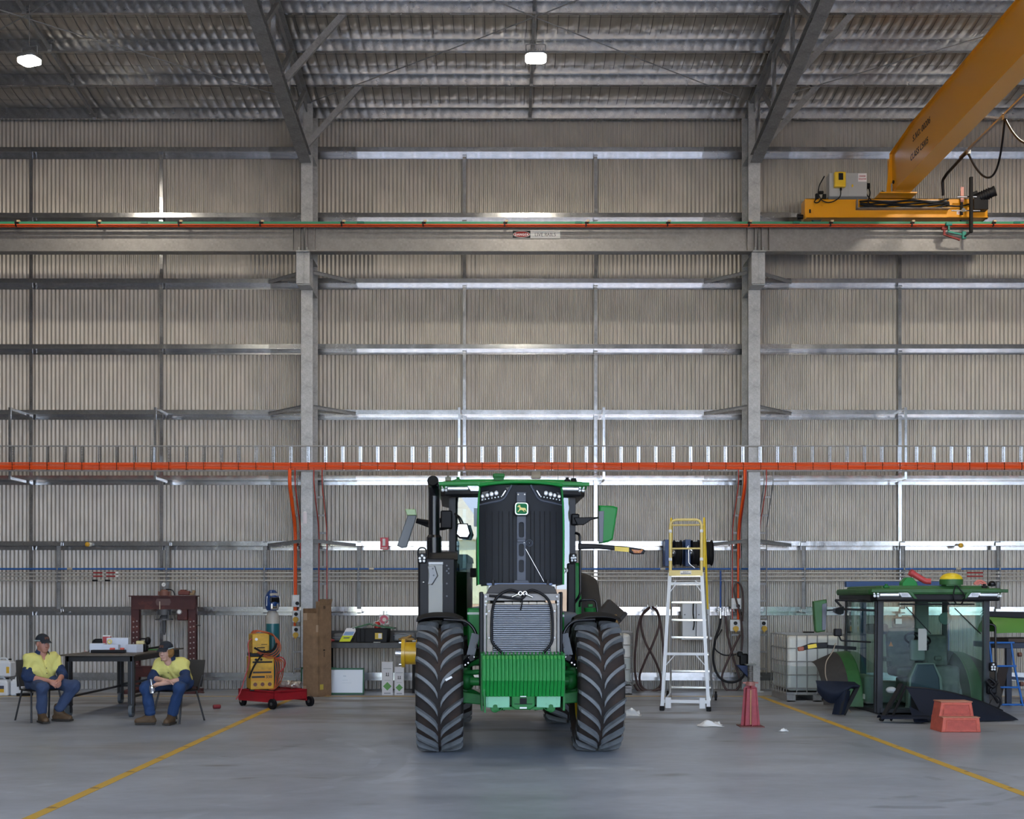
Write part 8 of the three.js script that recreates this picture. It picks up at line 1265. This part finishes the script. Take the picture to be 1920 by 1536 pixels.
  const c = mesh('cap', nets((x, y, z) => Math.max(ell([0, 0.048, -0.012], [0.088, 0.092, 0.106])(x, y, z), 0.036 + 0.10 * z * 0 - y), [-0.11, 0.02, -0.14], [0.11, 0.16, 0.13], 0.006).applyMatrix4(headM), capM, t);
  mesh('peak', surf((u, v) => { const a = (u - 0.5) * 2.2, q = v; return [0.082 * Math.sin(a) * (1 + 0.05 * q), 0.046 - 0.030 * q * q + 0.012 * Math.cos(a * 1.4), 0.082 * Math.cos(a) + q * 0.078 * Math.cos(a * 0.75)]; }, 18, 6).applyMatrix4(headM), capM, c);
  mesh('badge', bx(0.062, 0.034, 0.004, 0, 0.085, 0.083, -0.35).applyMatrix4(headM), mat([0.10, 0.045, 0.03], 0.7), c);
  mesh('glasses_arm', [bar([P.glasses * 0.084, 0.05, 0.06], [P.glasses * 0.09, 0.045, -0.04], 0.004, 0.012), bar([P.glasses * 0.09, 0.045, -0.04], [P.glasses * 0.08, 0.040, -0.08], 0.006, 0.014)].map((g) => g.applyMatrix4(headM)), mat([0.45, 0.55, 0.55], 0.3), c);
  const hm = mat(P.hair, 0.85, 0, { bumpMap: scaled(mottle, 30), bumpScale: 0.01 });
  const hl = P.longHair;
  mesh('hair', nets((x, y, z) => { const d = ell([0, hl ? -0.015 : 0.02, -0.022], [hl ? 0.093 : 0.080, hl ? 0.095 : 0.075, hl ? 0.098 : 0.098])(x, y, z) + 0.004 * Math.sin(90 * x + 40 * y) * Math.sin(70 * z + 30 * y); return Math.max(d, y - 0.05, z - (hl ? 0.045 : 0.0) + (hl ? 0 : 0.35 * Math.max(0, -y)), hl ? -1 : -0.055 - y, hl ? Math.min(0.058 - Math.abs(x), z + 0.02) : -1); }, [-0.12, -0.13, -0.14], [0.12, 0.07, 0.08], 0.006).applyMatrix4(headM), hm, t);
  return t;
}
// stacking chair: plastic shell on four splayed tubes
function chair(pos, turn, label) {
  const c = thing('stacking_chair', label, 'chair', pos, turn, 'stacking chairs under the two men');
  const pm = mat([0.045, 0.043, 0.042], 0.55), tm = mat([0.05, 0.05, 0.052], 0.4, 0.5);
  mesh('seat', surf((u, v) => [(u - 0.5) * 0.46, 0.445 - 0.022 * Math.sin(Math.PI * u) * Math.sin(Math.PI * v) - 0.03 * Math.pow(v, 6), -0.21 + 0.43 * v], 12, 12), pm, c);
  mesh('seat_underside', surf((u, v) => [(u - 0.5) * 0.45, 0.425 - 0.02 * Math.sin(Math.PI * u) * Math.sin(Math.PI * v), -0.20 + 0.41 * v], 8, 8), pm, c);
  mesh('backrest', [surf((u, v) => [(u - 0.5) * (0.46 - 0.05 * v), 0.46 + 0.36 * v, -0.215 - 0.10 * v - 0.035 * Math.sin(Math.PI * u)], 12, 8), surf((u, v) => [(u - 0.5) * (0.46 - 0.05 * v), 0.46 + 0.36 * v, -0.227 - 0.10 * v - 0.035 * Math.sin(Math.PI * u)], 12, 8)], pm, c);
  for (const s of [-1, 1]) { mesh('leg', rod([s * 0.19, 0.425, 0.14], [s * 0.235, 0, 0.25], 0.0125), tm, c); mesh('leg', rod([s * 0.19, 0.425, -0.15], [s * 0.235, 0, -0.27], 0.0125), tm, c); mesh('back_upright', rod([s * 0.20, 0.42, -0.18], [s * 0.20, 0.62, -0.27], 0.0125), tm, c); mesh('seat_rail', rod([s * 0.19, 0.42, -0.17], [s * 0.19, 0.42, 0.16], 0.0125), tm, c); }
}
chair([-6.30, 0, 5.16], 0.78, 'dark plastic stacking chair under the older man beside the white drums');
chair([-4.40, 0, 5.30], -0.42, 'dark plastic stacking chair under the long-haired man near the trolley');
person({ label: 'seated man in yellow work shirt and cap looking to the right', pos: [-6.30, 0, 5.16], turn: 0.78, skin: [0.46, 0.215, 0.155], hair: [0.20, 0.16, 0.13], trousers: [0.035, 0.058, 0.125], belly: 0.035, hem: 0.53, cuff: 0.26, headTurn: 0.15, headTilt: 0.08, glasses: -1,
  joints: { pelvis: [0, 0.565, -0.02], chest: [0, 0.79, 0.03], neck: [0, 0.915, 0.045], head: [0, 1.045, 0.07], shR: [-0.165, 0.845, 0.03], shL: [0.165, 0.845, 0.03], elR: [-0.235, 0.61, 0.10], elL: [0.235, 0.62, 0.17], wrR: [-0.04, 0.555, 0.37], wrL: [0.085, 0.56, 0.38], hipR: [-0.10, 0.52, 0.02], hipL: [0.10, 0.52, 0.02], knR: [-0.17, 0.485, 0.44], knL: [0.28, 0.475, 0.42], anR: [-0.13, 0.125, 0.33], anL: [0.13, 0.135, 0.24], toR: [-0.15, 0.035, 0.50], toL: [0.22, 0.035, 0.40] },
  handR: { dir: [0.35, -0.35, 0.9], palm: [0.6, -0.6, -0.4], curl: 0.8 }, handL: { dir: [-0.35, -0.45, 0.8], palm: [-0.7, -0.4, -0.5], curl: 0.8 }, sole: { R: 0.028, L: 0.028 } });
person({ label: 'seated long-haired man in yellow work shirt and cap holding a silver bottle', pos: [-4.42, 0, 5.30], turn: -0.06, skin: [0.58, 0.34, 0.255], hair: [0.30, 0.15, 0.045], trousers: [0.014, 0.045, 0.135], belly: 0.02, hem: 0.53, cuff: 0.22, headTurn: -0.28, headTilt: 0.16, headRoll: 0.0, glasses: 1, longHair: true,
  joints: { pelvis: [0.02, 0.565, -0.02], chest: [-0.01, 0.745, 0.15], neck: [-0.03, 0.845, 0.21], head: [-0.045, 0.955, 0.28], shR: [-0.165, 0.785, 0.16], shL: [0.145, 0.785, 0.15], elR: [-0.235, 0.60, 0.25], elL: [0.225, 0.59, 0.28], wrR: [-0.02, 0.585, 0.44], wrL: [-0.03, 0.545, 0.50], hipR: [-0.09, 0.52, 0.02], hipL: [0.11, 0.52, 0.02], knR: [-0.245, 0.50, 0.47], knL: [0.21, 0.485, 0.49], anR: [-0.20, 0.115, 0.42], anL: [0.06, 0.115, 0.36], toR: [-0.36, 0.035, 0.46], toL: [0.055, 0.035, 0.54] },
  handR: { dir: [0.9, -0.1, 0.1], palm: [0, -0.9, 0.3], curl: 0.5 }, handL: { dir: [-0.9, -0.15, 0.2], palm: [-0.2, -0.9, 0.1], curl: 1.1 }, sole: { R: 0.028, L: 0.028 } });
{ // bottle held by the younger man
  const b = thing('steel_bottle', 'silver drink bottle held in the long-haired man\'s hand', 'bottle', [-4.57, 0.42, 5.87]);
  b.rotation.z = 0.12; mesh('body', lathe([[0, 0], [0.030, 0.002], [0.034, 0.01], [0.034, 0.085], [0.028, 0.105], [0.015, 0.118], [0.0135, 0.19], [0.0, 0.19]], 20), MT.chrome, b); mesh('label_band', cyl(0.0345, 0.0345, 0.045, 0, 0.05, 0, 'y', 20), mat([0.25, 0.25, 0.27], 0.4, 0.4), b);
}
scene.traverse((o) => { if (o.isMesh) { o.castShadow = true; o.receiveShadow = true; } });
renderer.render(scene, camera);
